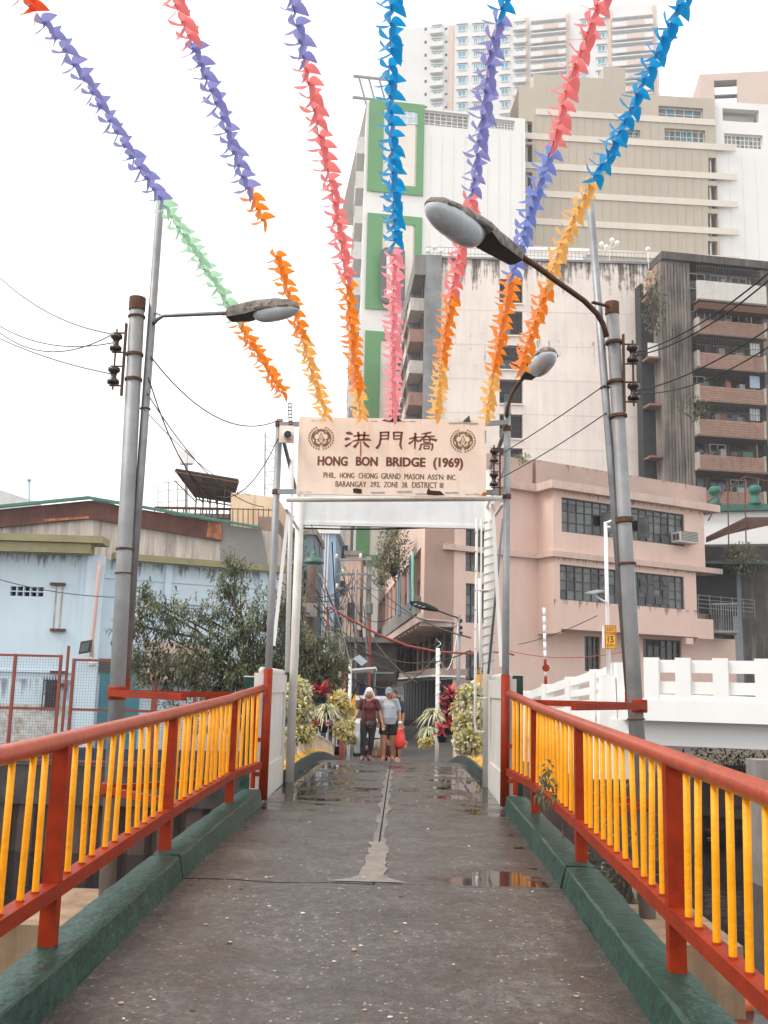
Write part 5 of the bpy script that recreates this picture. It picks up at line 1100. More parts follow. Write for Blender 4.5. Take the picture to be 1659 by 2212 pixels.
b = MB(); b.prism([(1.65, 22.0, -4), (6.55, 23.4, -4), (8.3, 28.4, -4), (69, 39.9, -4), (69, 40.1, -4), (8.1, 28.6, -4), (6.4, 23.6, -4), (1.6, 22.2, -4)], (0, 0, 3.7)); b.obj('far_bank_wall', shp, cw)
# red fence with wire mesh
fr_m = M('rust_red_fence_paint', (.24, .045, .025), .5, 0, .25, 4, .4, (.09, .03, .02))
FF = Fac((P(0, 1486, 21.7).x, 21.7), (1, 0, 0)); 
def fu(x, y=1520): return FF.px(x, y)[0]
zf1, zfm, zf0 = FF.px(60, 1413)[1], FF.px(60, 1530)[1], FF.px(60, 1645)[1]
meshm = M('fence_wire', (.10, .12, .15), .5, .4)
def fence_panel(xa, xb, mull, lab, zt=zf1):
    t = thing('mesh_fence', FF.p((fu(xa)+fu(xb))/2, zf0), lab, 'fence', None); ua, ub = fu(xa), fu(xb)
    for u in [ua, ub]+[fu(m) for m in mull]: b = MB(); b.bar(FF.p(u, zf0), FF.p(u, zt), .06, .06, (0, 1, 0)); b.obj('upright', fr_m, t)
    for z in (zf0+.03, zfm, zt-.03): b = MB(); b.bar(FF.p(ua+.03, z), FF.p(ub-.03, z), .045, .05); b.obj('cross_rail', fr_m, t)
    b = MB(); s_ = .06; u = ua
    while u < ub: b.bar(FF.p(u, zf0, .01), FF.p(u, zt, .01), .004, .004, (0, 1, 0)); u += s_
    z = zf0
    while z < zt: b.bar(FF.p(ua, z, .013), FF.p(ub, z, .013), .004, .004); z += s_
    b.obj('wire_mesh', meshm, t, kind='stuff'); return t
fence_panel(-260, 124, [-160, -70, 25], 'red framed mesh fence panel in front of the dark window cage')
fence_panel(153, 330, [240], 'red framed mesh fence panel behind the thick pole', zf1-.07)
fence_panel(336, 560, [420, 500], 'red framed mesh fence panel behind the tree', zf1-.1)
fp = MB(); fp.bar(FF.p(fu(138), zf0), FF.p(fu(139), zf1+.2), .05, .05, (0, 1, 0)); fp.obj('fence_post', fr_m, None, label='lone red post standing between two fence panels', cat='post')
# low painted wall behind the fence
nb = M('navy_wall_paint', (.02, .05, .11), .6, 0, .4, 2, .9, (.55, .55, .55), thr=.62)
b = MB(); b.box((-14, 22.3, STREET), (-3.2, 22.55, zct+.33)); b.obj('low_wall', nb, None, label='low navy painted wall with white scrawl behind the red fence', cat='wall')
# warehouse
bluew = M('powder_blue_render', (.56, .67, .74), .8, 0, .06, .5, .3, (.42, .48, .52), .06, 12, thr=.5)
olive = M('olive_gutter_paint', (.27, .24, .12), .6, 0, .15, 2, .3, (.14, .12, .07))
wh = thing('warehouse', P(150, 1486, 31), 'powder blue warehouse with olive gutters behind the red fence', 'building')
F1, L1 = Fpx(-330, 29.5, 208, 30.0); F2, L2 = Fpx(208.5, 30.4, 600, 33.2)
zg = F1.px(100, 1196)[1]
v1 = rect(F1, 21, 1266, 95, 1289); vr = [(v1[0]+(v1[1]-v1[0])*(i+.08)/5, v1[0]+(v1[1]-v1[0])*(i+.92)/5, v1[2]+(v1[3]-v1[2])*(j+.1)/2, v1[2]+(v1[3]-v1[2])*(j+.9)/2) for i in range(5) for j in range(2)]
b = MB(); F1.wall(b, 0, L1, STREET, zg, vr, .18); 
b.add([F1.p(L1, STREET), F1.p(L1, zg), F2.p(0, zg), F2.p(0, STREET)], [(0, 1, 2, 3)])
v2 = rect(F2, 393, 1305, 439, 1331); vr2 = [(v2[0]+(v2[1]-v2[0])*(i+.15)/10, v2[0]+(v2[1]-v2[0])*(i+.85)/10, v2[2]+(v2[3]-v2[2])*(j+.15)/4, v2[2]+(v2[3]-v2[2])*(j+.85)/4) for i in range(10) for j in range(4)]
zg2 = F2.px(230, 1208)[1]
F2.wall(b, 0, L2, STREET, zg2, vr2, .15); b.obj('wall', bluew, wh)
b = MB(); F1.box(b, v1[0], v1[1], v1[2], v1[3], -.6, -.2); F2.box(b, v2[0], v2[1], v2[2], v2[3], -.5, -.17); b.obj('vent_dark', dark, wh)
F1.piece('pilaster', bluew, F1.px(172, 1300)[0], L1-.12, STREET, zg-.02, .003, .10, wh); F1.piece('pilaster', bluew, F1.px(186, 1300)[0], L1+.03, STREET, zg-.04, .101, .22, wh); F2.piece('pilaster', bluew, F2.px(352, 1300)[0], F2.px(366, 1300)[0], STREET, zg2-.02, .003, .14, wh); F2.piece('pilaster', bluew, F2.px(557, 1300)[0], F2.px(572, 1300)[0], STREET, zg2-.02, .003, .14, wh)
b = MB(); F1.box(b, 0, F1.px(170, 1450)[0], F1.px(60, 1452)[1], F1.px(60, 1447)[1], .002, .06); F2.box(b, 0, L2, F2.px(300, 1254)[1], F2.px(300, 1247)[1], .002, .04); b.obj('wall_ledge', bluew, wh)
b = MB(); F1.box(b, 0, L1-.35, zg-.02, zg+.28, .02, .55); F1.box(b, 0, L1+.02, zg+.29, zg+.5, -.3, .65); b.obj('gutter', olive, wh)
b = MB(); F2.box(b, .15, L2, zg2-.02, zg2+.18, .02, .45); b.obj('gutter', olive, wh)
peel = M('peeling_plaster', (.48, .44, .40), .9, 0, .5, 5, .6, (.50, .60, .66), thr=.42)
FL = Fac(F1.p(0, 0, .004), F1.U); a, c, e, f = rect(FL, -200, 1520, 170, 1640); b = MB(); FL.box(b, a, c, STREET, f, -.002, .006); b.obj('peeled_base', peel, wh)
gs = grime('gutter_run_stain', (.30, .34, .37), .68, 3.2, .16)
F1.piece('run_stain', gs, 0, L1-.2, zg-1.3, zg-.03, .004, .008, wh); F2.piece('run_stain', gs, 0, L2, zg2-1.5, zg2-.03, .004, .008, wh); F1.piece('run_stain', gs, 0, L1-.5, STREET, STREET+2.2, .012, .016, wh)
dp = MB(); dp.tube([P(216, 1213, 29.6), P(213, 1240, 29.55), P(205, 1330, 29.55), P(199, 1382, 29.55), P(197, 1440, 29.6)], .06, 8); dp.obj('downpipe', M('pink_plastic_pipe', (.58, .38, .34), .6), wh, True)
for y in (1262, 1361, 1452, 1479):
    q = F1.px(126, y); F1.piece('rusty_bracket', rust, q[0]-.22, q[0]+.22, q[1]-.04, q[1]+.04, .0, .12, wh)
rs = M('rust_run_stain', (.42, .36, .33), .9, 0, .3, 3)
for x in (119, 132): b = MB(); a, c, e, f = rect(F1, x-2, 1264, x+2, 1358); F1.box(b, a, c, e, f, .0, .006); b.obj('rust_run', rs, wh)
# door, dark louvre, grille
a, c, e, f = rect(F2, 214, 1455, 300, 1560); F2.piece('teal_gate', M('teal_steel_door', (.045, .22, .27), .5, 0, .25, 2, .5, (.2, .38, .4), thr=.55), a, c, STREET, f, .01, .07, wh)
a, c, e, f = rect(F2, 214, 1424, 300, 1454); F2.piece('louvre_window', glass_d, a, c, e, f, .01, .05, wh)
for i in range(8): F2.piece('louvre_slat', frame_d, a, c, e+(f-e)*i/8, e+(f-e)*(i+.4)/8, .05, .08, wh)
a, c, e, f = rect(F1, 99, 1470, 130, 1528); cg = MB(); F1.box(cg, a, c, e, f, .05, .08)
for i in range(6): u = a+(c-a)*i/5; F1.box(cg, u-.015, u+.015, e-.1, f+.1, .3, .33)
for z in (e, (e+f)/2, f): F1.box(cg, a, c, z-.015, z+.015, .28, .32)
cg.obj('window_cage', M('black_iron', (.03, .02, .02), .7), wh)
a, c, e, f = rect(F2, 307, 1388, 440, 1475); Fp = Fac(F2.p(0, 0, .5), F2.U); b = MB()
for (q0, q1, r0, r1) in ((a, a+.45, e, f), (c-.45, c, e, f), (a+.451, c-.451, f-.35, f), (a+.451, c-.451, e, e+.2)): Fp.box(b, q0, q1, r0, r1, -.4, .1)
b.obj('pink_portal', pink2, wh); b = MB(); Fp.box(b, a+.45, c-.45, e+.2, f-.35, -.42, -.3); b.obj('portal_back', M('dim_pink', (.3, .2, .17), .9), wh)
fl = thing('floodlight', P(187, 1400, 29.6), 'black floodlight on the corner of the blue warehouse', 'floodlight')
q = P(190, 1398, 29.4); b = MB(); b.hexa(q+Vector((-.2, -.2, -.22)), (.34, -.05, .06), (0, .1, .02), (.05, -.05, .36)); b.obj('lamp_case', lamp_dk, fl); b = MB(); b.hexa(q+Vector((-.15, -.235, -.16)), (.25, -.04, .04), (0, .02, .0), (.035, -.035, .25)); b.obj('lamp_glass', glass_g, fl)
b = MB(); b.ell(q+Vector((.15, .1, -.45)), .12, 8, 6); b.tube([q+Vector((.1, 0, -.3)), q+Vector((.15, .1, -.45))], .03, 6); b.obj('junction_ball', white_p, fl)
# gabled hall behind
gb = thing('gabled_hall', P(200, 1486, 37), 'gabled hall with a rusty fascia and green ridge trim behind the blue warehouse', 'building')
FH, LH = Fpx(-400, 36.6, 600, 36.8)
def gp(x, y, d=0.): u, z = FH.px(x, y); return FH.p(u, z, d)
cream = M('mildewed_cream_wall', (.62, .53, .45), .85, 0, .08, 1, .8, (.19, .165, .145), .1, 14, thr=.38)
b = MB(); b.prism([gp(-400, 1300), gp(600, 1300), gp(600, 1150), gp(565, 1146), gp(197, 1084), gp(-400, 1140)], -FH.N*12); b.obj('gable_wall', cream, gb)
rf = M('rusted_fascia_sheet', (.13, .045, .03), .8, .1, .4, 1.2, .6, (.05, .022, .018), thr=.4); 
b = MB(); b.prism([gp(-400, 1178, .05), gp(197, 1122, .05), gp(478, 1170, .05), gp(478, 1131, .05), gp(197, 1083, .05), gp(-400, 1142, .05)], FH.N*.12); b.obj('rusty_fascia', rf, gb)
b = MB(); b.prism([gp(448, 1161, .175), gp(480, 1168, .175), gp(480, 1133, .175), gp(452, 1129, .175)], FH.N*.01); b.obj('bright_rust_sheet', M('bright_rust', (.45, .16, .06), .8, 0, .6, 4, .7, (.12, .04, .02), thr=.4), gb)
b = MB(); b.prism([gp(100, 1123, .175), gp(195, 1117, .175), gp(195, 1122, .175), gp(100, 1128, .175)], FH.N*.008); b.obj('bright_rust_sheet', M('bright_rust', (0, 0, 0)), gb)
b = MB(); b.prism([gp(478, 1215, .05), gp(578, 1225, .05), gp(566, 1146, .05), gp(479, 1132, .05)], FH.N*.07); b.obj('cement_patch', M('grey_cement_patch', (.21, .195, .18), .9, 0, .15, 1), gb)
b = MB(); b.prism([gp(-400, 1140, .2), gp(197, 1081, .2), gp(566, 1145, .2), gp(566, 1140, .2), gp(197, 1075, .2), gp(-400, 1134, .2)], FH.N*.15); b.obj('green_trim', M('green_roof_trim', (.04, .17, .12), .5), gb)
b = MB(); b.prism([gp(72, 1090, -.5), gp(232, 1090, -.5), gp(222, 1072, -.5)], -FH.N*8); b.obj('roof_vent_ridge', M('dark_roof_sheet', (.06, .05, .05), .6), gb)
b = MB(); q = [P(-120, 1060, 60), P(0, 1058, 60), P(73, 1082, 60), P(73, 1130, 60), P(-120, 1130, 60)]; b.prism(q, (0, 10, 0)); b.obj('pale_roof_shed', M('pale_grey_sheet', (.55, .55, .54), .7), None, label='pale grey shed roof beyond the gabled hall', cat='shed')
# rooftop shed and steel canopy
rs_ = thing('rooftop_shed', P(420, 1125, 48), 'ramshackle rooftop shed under a tilted corrugated canopy', 'shed')
Fr, Lr = Fpx(335, 48, 500, 48); a, c, e, f = rect(Fr, 338, 1087, 499, 1135)
b = MB(); Fr.box(b, a, c, e, f-.5, -3, 0); b.obj('shed_wall', M('patchwork_wall', (.20, .19, .19), .9, 0, .7, 1.4), rs_)
b = MB(); 
for i in range(14): u = a+(c-a)*i/13; b.tube([Fr.p(u, e+.3, .4), Fr.p(u, f-.3, .4)], .03, 5)
for z in (e+.3, e+.75, f-.3): b.tube([Fr.p(a, z, .4), Fr.p(c+1, z, .4)], .04, 5)
b.obj('shed_rail', rust, rs_)
A_, B_, C_, D_ = P(379, 1014, 46), P(515, 1037, 45), P(500, 1087, 50), P(424, 1074, 50)
b = MB(); b.prism([A_, B_, C_, D_], (0, 0, .06)); b.obj('canopy_sheet', M('dark_corrugated_sheet', (.06, .05, .05), .7, .2, .4, 2), rs_)
b = MB()
for i in range(6): t = i/5; p0, p1 = A_.lerp(B_, t)-Vector((0, 0, .05)), D_.lerp(C_, t)-Vector((0, 0, .05)); b.tube([p0, p1], .05, 5); b.tube([p0-Vector((0, 0, .5)), p1-Vector((0, 0, .2))], .03, 5); b.tube([p1, Vector((p1.x, p1.y, e))], .04, 5)
for i in range(4): t = i/3; b.tube([A_.lerp(D_, t)-Vector((0, 0, .12)), B_.lerp(C_, t)-Vector((0, 0, .12))], .035, 5)
b.obj('canopy_truss', rust, rs_)
b = MB()
for x in (341, 364, 383, 400): b.tube([P(x, 1110, 48), P(x, 1035+(x % 3)*6, 48)], .025, 4)
for y in (1038, 1056, 1080): b.tube([P(341, y+6, 48), P(402, y, 48)], .02, 4)
b.obj('scaffold_pipe', galv_d, rs_)
cr = thing('cream_rooftop_house', P(545, 1130, 45), 'cream rooftop house wall with rust runs beside the gate', 'building'); Fc, Lc_ = Fpx(499, 45, 600, 45.5)
b = MB(); b.prism([P(499, 1140, 45), P(600, 1140, 45), P(600, 1076, 45), P(548, 1068, 45), P(499, 1064, 45)], (0, 5, 0)); b.obj('wall', M('cream_stained_wall', (.66, .50, .34), .85, 0, .12, .8, .5, (.35, .18, .09)), cr)
b = MB()
for i in range(8): b.tube([P(503+i*11, 1140, 44.6), P(503+i*11, 1098, 44.6)], .025, 4)
b.tube([P(499, 1099, 44.6), P(590, 1102, 44.6)], .03, 4); b.obj('roof_rail', rust, cr)
b = MB(); b.box((P(560, 1150, 40).x, 39.5, P(560, 1215, 40).z), (P(600, 1150, 40).x, 42, P(560, 1120, 40).z)); b.obj('stained_stair_wall', M('stained_stair', (.22, .15, .12), .9, 0, .4, 1.5, .6), cr)
an_ = thing('antenna_mast', P(402, 1120, 52), 'telecom mast with white panel antennas above the rooftop shed', 'antenna'); b = MB(); b.tube([P(402, 1125, 52), P(403, 972, 52)], .09, 6); b.tube([P(390, 1003, 52), P(416, 1003, 52)], .04, 5); b.tube([P(390, 985, 52), P(418, 985, 52)], .04, 5); b.obj('mast', galv_d, an_)
for x in (391, 399, 409, 416): Fz = Fac(P(x, 1000, 51.8), (1, .2, 0)); Fz.piece('panel_antenna', white_p, -.1, .12, P(x, 1003, 52).z, P(x, 977, 52).z, 0, .12, an_)
lt_ = thing('lattice_tower', P(582, 1070, 62), 'thin pale lattice tower standing behind the gate post', 'tower'); b = MB()
for x in (572, 598): b.tube([P(x, 1075, 62), P(x+1, 935, 62)], .05, 5)
for i in range(5): y = 940+i*28; b.tube([P(572, y, 62), P(598, y+22, 62)], .03, 4); b.tube([P(572, y+24, 62), P(598, y+22, 62)], .03, 4)
b.obj('lattice', galv, lt_)
b = MB(); b.tube([P(63, 1090, 58), P(63, 1040, 58)], .05, 5); b.ell(P(63, 1037, 58), (.14, .14, .12), 8, 5); b.obj('mast_light', M('pale_blue_lamp', (.3, .5, .55), .4), None, label='slim mast light above the pale shed roof', cat='mast')
# ================================================================ white road bridge on the right
rb = thing('road_bridge', P(1500, 1520, 24), 'white concrete road bridge with a post and rail parapet', 'bridge')
FWb, LWb = Fpx(1388, 24.2, 1760, 22.9)
def wz_(y, x=1400): return FWb.px(x, y)[1]
t0, t1, t2, t3, t4, t5, t6 = wz_(1425), wz_(1452), wz_(1471), wz_(1497), wz_(1511), wz_(1556), wz_(1610)
white_c = M('white_limewash', (.78, .77, .75), .75, 0, .03, 1, .1, (.6, .58, .55), .05, 25, thr=.62)
b = MB(); FWb.box(b, -.5, LWb, t5, t4, -7, .16); FWb.box(b, -.8, LWb, t6, t5-.003, -6.5, -.25); b.obj('deck_girder', white_c, rb)
for i, x in enumerate((1408, 1476, 1557, 1648, 1745)):
    u = FWb.px(x, 1470)[0]; bb = MB(); FWb.box(bb, u-.17, u+.17, t4-.002, t0+.05, -.16, .13); bb.obj('parapet_post', white_c, rb)
us_ = [FWb.px(x, 1470)[0] for x in (1408, 1476, 1557, 1648, 1745)]
for a, c in zip(us_, us_[1:]):
    for lo, hi in ((t1, t0), (t3, t2)): FWb.piece('parapet_rail', white_c, a+.17, c-.17, lo, hi, -.09, .04, rb)
# far side parapet and ramp
F3, L3 = Fpx(1395, 30.5, 1760, 29.5)
F3.piece('far_kerb', white_c, 0, L3, t5, t4+.12, -.1, .1, rb)
# wing parapet running back to the left
W0, W1 = P(1352, 1486, 24.6), P(1136, 1486, 33); FWg = Fac(W1, (W0.x-W1.x, W0.y-W1.y)); LWg = math.hypot(W0.x-W1.x, W0.y-W1.y)
def wu(x): return FWg.px(x, 1490)[0]
for x in (1339, 1290, 1235, 1183, 1140):
    u = wu(x); zt2 = FWg.px(x, {1339: 1431, 1290: 1446, 1235: 1462, 1183: 1478, 1140: 1492}[x])[1]
    bb = MB(); FWg.box(bb, u-.2, u+.2, STREET, zt2, -.14, .14); bb.obj('wing_post', white_c, rb)
xs_ = [1140, 1183, 1235, 1290, 1339]; ytop = {1339: 1434, 1290: 1450, 1235: 1466, 1183: 1482, 1140: 1496}
for a, c in zip(xs_, xs_[1:]):
    for d0, d1 in ((0, 20), (34, 50), (62, 120)):
        ua, uc = wu(a)+.201, wu(c)-.201
        bb = MB(); za, zc = FWg.px(a, ytop[a]+d0*.8)[1], FWg.px(c, ytop[c]+d0)[1]; zA, zC = FWg.px(a, ytop[a]+d1*.8)[1], FWg.px(c, ytop[c]+d1)[1]
        bb.prism([FWg.p(ua, zA, -.1), FWg.p(uc, zC, -.1), FWg.p(uc, zc, -.1), FWg.p(ua, za, -.1)], FWg.N*.2); bb.obj('wing_rail', white_c, rb)
bb = MB(); q = P(1308, 1486, 24.9); bb.prism([(q.x-.28, 24.7, STREET), (q.x+.28, 24.7, STREET), (q.x+.22, 24.8, P(1310, 1462, 24.9).z), (q.x-.1, 24.8, P(1310, 1462, 24.9).z)], (0, .4, 0)); bb.obj('lamp_pedestal', white_c, rb)
# bank under the road bridge
bank = MB(); rnd = random.Random(9); g = []
for j in range(6):
    for i in range(24): g.append((7+i*1.0+rnd.uniform(-.2, .2), 27.2+i*.22+j*1.2, -1.6+j*.28+rnd.uniform(-.12, .12)))
bank.v += g
for j in range(5):
    for i in range(23): a = j*24+i; bank.f.append((a, a+1, a+25, a+24)); bank.m.append(0)
bank.obj('canal_bank', M('littered_bank_soil', (.09, .07, .05), .95, 0, .6, 4, bump=.6, bs=9), None, kind='structure', label='littered earth bank under the white road bridge')
bb = MB(); q = P(1650, 1660, 20.5); bb.box((q.x-.22, 20.3, WATER_Z-.5), (q.x+.3, 20.9, P(1650, 1641, 20.5).z)); bb.obj('concrete_post', M('pale_concrete', (.22, .20, .18), .85, 0, .2, 2, .4), None, label='pale concrete pile standing in the canal by the littered bank', cat='pile')
rnd = random.Random(31)
for k in range(16):
    q = PZ(rnd.uniform(1400, 1655), rnd.uniform(1700, 1830), WATER_Z+.015); s = rnd.uniform(.05, .16); bb = MB()
    pts = [q+Vector((s*math.cos(a)*rnd.uniform(.6, 1.4), s*math.sin(a)*rnd.uniform(.5, 1), .0)) for a in [i*1.05 for i in range(6)]]; bb.prism(pts, (0, 0, .02))
    bb.obj('floating_litter', M('litter_%d' % (k % 3), [(.5, .5, .5), (.3, .26, .2), (.45, .14, .06)][k % 3], .7), None, label='scrap of litter floating on the canal beyond the right railing', cat='litter', group='litter floating on the canal')
for k in range(9):
    q = PZ(rnd.uniform(10, 110), rnd.uniform(1960, 2050), WATER_Z+.015); s = rnd.uniform(.03, .08); bb = MB()
    pts = [q+Vector((s*math.cos(a)*rnd.uniform(.6, 1.6), s*math.sin(a)*rnd.uniform(.5, 1), .0)) for a in [i*1.05 for i in range(6)]]; bb.prism(pts, (0, 0, .015))
    bb.obj('floating_litter', M('litter_%d' % (k % 3), (0, 0, 0)), None, label='scrap of litter floating on the canal beyond the left railing', cat='litter', group='litter on the canal by the left railing')
# ---- exit sign and its lamp pole
ex = thing('lamp_pole', P(1314, 1470, 25.0), 'slim white pole with a small solar lamp on the road bridge wing', 'pole')
bb = MB(); bb.tube([P(1315, 1470, 25.0), P(1308, 1128, 25.0)], [.055, .045], 10); bb.obj('shaft', white_c, ex, True)
bb = MB(); bb.tube([P(1308, 1130, 25), P(1316, 1127, 24.9), P(1326, 1123, 24.8)], .03, 6); bb.tube([P(1308, 1139, 25), P(1318, 1138, 24.9)], .03, 6); bb.tube([P(1312, 1302, 25), P(1298, 1295, 24.8), P(1288, 1288, 24.6)], .025, 6); bb.obj('arm', white_c, ex, True)
bb = MB(); bb.prism([P(1263, 1282, 24.4), P(1282, 1284, 24.2), P(1308, 1278, 24.6), P(1290, 1276, 24.9)], (0, 0, .03)); bb.obj('solar_lamp', galv, ex)
orange = M('amber_sign_sheet', (.82, .36, .02), .45, 0, .05, 4); blk_l = M('black_sign_paint', (.03, .02, .015), .5)
FE_ = Fac(P(1306, 1400, 24.7), (1, .06, 0)); sg = thing('exit_sign', P(1318, 1402, 24.7), 'amber exit sign with a fifteen kph plate on the white pole', 'sign')
for (ya, yb) in ((1350.5, 1368), (1369, 1402)):
    a, c, e, f = rect(FE_, 1306, ya, 1331, yb); pl = FE_.piece('plate', orange, a, c, e, f, 0, .015, sg)
    bb = MB()
    for (q0, q1, r0, r1) in ((a+.01, c-.01, f-.018, f-.008), (a+.01, c-.01, e+.008, e+.018), (a+.01, a+.02, e+.018, f-.018), (c-.02, c-.01, e+.018, f-.018)): FE_.box(bb, q0, q1, r0, r1, .0155, .0175)
    bb.obj('border', blk_l, sg)
idc = lambda x, y: (x, y)
text('EXIT', 1310.5, 1326.5, 1355.5, 1363.5, blk_l, sg, .0, FE_, dd=.018, conv=idc); text('15', 1312.5, 1325, 1374, 1388, blk_l, sg, .02, FE_, dd=.018, conv=idc); text('KPH', 1311, 1327, 1391, 1398, blk_l, sg, .0, FE_, dd=.018, conv=idc)
for i in range(1): bb = MB(); FE_.box(bb, -.05, -.005, FE_.px(1306, 1400)[1], FE_.px(1306, 1352)[1], -.03, .02); bb.obj('edge_strip', white_c, sg)
FS_ = Fac(P(1029, 1500, 28), (1, 0, 0)); ss = thing('slow_sign', P(1038, 1500, 28), 'black and amber slow sign behind the gate post', 'sign')
a, c, e, f = rect(FS_, 1029, 1443, 1056, 1456); FS_.piece('header_plate', blk_l, a, c, e, f, 0, .02, ss); a, c, e, f2 = rect(FS_, 1029, 1456.5, 1056, 1500); FS_.piece('plate', orange, a, c, e, f2, 0, .02, ss)
text('SLOW', 1031, 1054, 1446, 1453.5, orange, ss, .01, FS_, dd=.025, conv=idc)
bb = MB(); bb.tube([P(1039, 1470, 28.06), P(1036, 1250, 28.06)], .05, 8); q = P(1039, 1470, 28.06); bb.tube([q, (q.x, q.y, STREET)], .05, 8); bb.obj('sign_post', white_c, ss, True)
# ---- raised barrier arm
ba = thing('barrier_arm', P(1178, 1478, 34), 'raised red and white barrier arm with a stop disc', 'barrier'); p0, p1 = P(1179, 1480, 34), P(1175, 1313, 34)
q = Vector((p0.x, p0.y, STREET)); n = 9
for i in range(n):
    bb = MB(); bb.tube([p0.lerp(p1, i/n), p0.lerp(p1, (i+1)/n)], .05, 8, True); bb.obj('arm_segment', red_p if i in (0, 2) else white_c, ba, True)
bb = MB(); bb.box((p0.x-.15, p0.y-.1, STREET), (p0.x+.15, p0.y+.2, p0.z)); bb.obj('pedestal', orange, ba)
bb = MB(); bb.lathe(P(1179, 1443, 33.9), [(.12, 0), (.13, .01), (.13, .03), (.12, .04)], 8, (0, -1, 0)); bb.obj('stop_disc', red_p, ba)
# ================================================================ mouth of the alley: poles, wires, lamps, van
up_ = thing('utility_pole', Vector((P(797, 1486, 45).x, 45, STREET)), 'grey utility pole with three cross arms and a transformer can', 'pole')
a = P(797, 1486, 45); tp = P(797, 1203, 45); bb = MB(); bb.tube([(a.x, 45, STREET), tp], [.15, .11], 10); bb.obj('shaft', conc, up_, True)
for y in (1208, 1240, 1270): bb = MB(); bb.bar(P(726, y+1, 44.8), P(803, y, 44.8), .1, .1); bb.obj('cross_arm', galv_d, up_)
for (x, y) in ((727, 1203), (779, 1202), (740, 1236), (728, 1267)): bb = MB(); bb.lathe(P(x, y+4, 44.8), [(.05, 0), (.09, .05), (.05, .1), (.08, .15), (.04, .22)], 8); bb.obj('pin_insulator', globe, up_, True)
bb = MB(); bb.lathe(P(797, 1326, 44.6), [(.15, 0), (.17, .03), (.17, .46), (.15, .5)], 12); bb.obj('transformer_can', galv, up_)
for (x, y0, Y, r_, lb) in ((769.5, 1236, 43, .055, 'slim grey pole in front of the peach house'), (741, 1300, 40, .05, 'dark slim pole among the alley wires'), (991, 1328, 33, .065, 'grey pole carrying the black street light by the pink building'), (946, 1400, 26, .05, 'white pole wound with cable in front of the dark shutters'), (757, 1425, 24.5, .04, 'white pole carrying a solar panel behind the tree')):
    q = P(x, 1486, Y); t = thing('slim_pole', (q.x, Y, STREET), lb, 'pole'); bb = MB(); bb.tube([(q.x, Y, STREET), P(x, y0, Y)], r_, 8); bb.obj('shaft', galv if Y > 30 else white_p, t, True)
    if Y == 26:
        bb = MB(); bb.tube([(q.x+.06*math.cos(i*.9), Y+.06*math.sin(i*.9), .8+i*.035) for i in range(60)], .009, 4); bb.obj('wound_cable', wht_ins, t, True)
    if Y == 24.5:
        bb = MB(); A_ = P(765, 1424, 24.3); bb.prism([P(763, 1424, 24.2), P(776, 1416, 24.6), P(794, 1430, 24.6), P(781, 1440, 24.2)], (0, -.02, .02)); sp_ = bb.obj('solar_panel', M('solar_cells', (.20, .24, .27), .25), t)
        bb = MB(); bb.tube([P(757, 1428, 24.5), P(770, 1424, 24.4)], .02, 6); bb.obj('panel_arm', galv, t)
    if Y == 33:
        bb = MB(); bb.tube([P(991, 1335, 33), P(975, 1330, 32.7), P(945, 1319, 32)], .03, 6); bb.obj('lamp_arm', blk, t, True)
        bb = MB(); A_, T_ = P(946, 1319, 32), P(887, 1301, 31.4); ax = (T_-A_); xx = ax.cross(Vector((0, .8, .6))).normalized(); n = 12; up2 = xx.cross(ax).normalized()
        for i in range(n+1):
            s = i/n; w_ = .05+.12*math.sin(math.pi*min(1, s*1.0))**.7*(.5+.5*s); c = A_+ax*s; bb.v += [tuple(c+xx*w_+up2*.0), tuple(c+up2*.05), tuple(c-xx*w_), tuple(c-up2*.02)]
        for i in range(n):
            for j in range(4): e = i*4+j; f = i*4+(j+1) % 4; bb.f.append((e, f, f+4, e+4)); bb.m.append(0)
        hd = bb.obj('lamp_head', blk, t, True)
        for s in (.55, .7, .85): bb = MB(); bb.ell(A_+ax*s-up2*.045, (.07, .07, .03), 8, 5); bb.obj('led_lens', M('led_lens', (.35, .35, .33), .2), hd)
        for z in (1345, 1360, 1372): bb = MB(); bb.lathe(P(996, z, 32.9), [(.03, 0), (.06, .03), (.03, .06), (.06, .09), (.03, .12)], 8); bb.obj('spool', porc, t)
# thick dark wooden pole behind the gate's left post
wp = thing('timber_pole', Vector((P(672, 1486, 30).x, 30, STREET)), 'thick dark timber pole hung with cables behind the bell lamp', 'pole'); q = P(672, 1486, 30)
bb = MB(); bb.tube([(q.x, 30, STREET), P(668, 1330, 30), P(675, 1222, 30)], [.18, .16, .13], 10); bb.obj('shaft', M('dark_timber', (.10, .065, .05), .9, 0, .3, 3, .4), wp, True)
bb = MB(); q = P(672, 1325, 29.7); bb.box((q.x-.18, 29.6, q.z-.1), (q.x+.18, 29.75, q.z+.3)); bb.obj('meter_box', conc, wp)
# red conduit swag and frame
redc = M('red_conduit', (.30, .05, .03), .5)
bb = MB(); bb.tube([P(712, 1390, 27), P(709, 1345, 27), P(706, 1311, 27), P(714, 1312, 27), P(760, 1340, 27.2), P(820, 1372, 27.5), P(880, 1395, 27.8), P(945, 1408, 28), P(1018, 1412, 29), P(1090, 1408, 31), P(1110, 1415, 32)], .032, 6); bb.obj('red_conduit', redc, None, True, label='red conduit swagged across the alley mouth', cat='conduit')
rf_ = thing('portal_frame', Vector((P(742, 1486, 26).x, 26, STREET)), 'red steel frame standing behind the tree at the end of the bridge', 'frame'); q = P(742, 1486, 26); z = P(742, 1441, 26).z
bb = MB(); bb.bar((q.x, 26, STREET), (q.x, 26, z), .12, .12, (0, 1, 0)); bb.obj('upright', fr_m, rf_); bb = MB(); bb.bar((q.x+.06, 26, z), (P(660, 1441, 26).x, 26, z), .08, .1); bb.obj('cross_bar', fr_m, rf_)
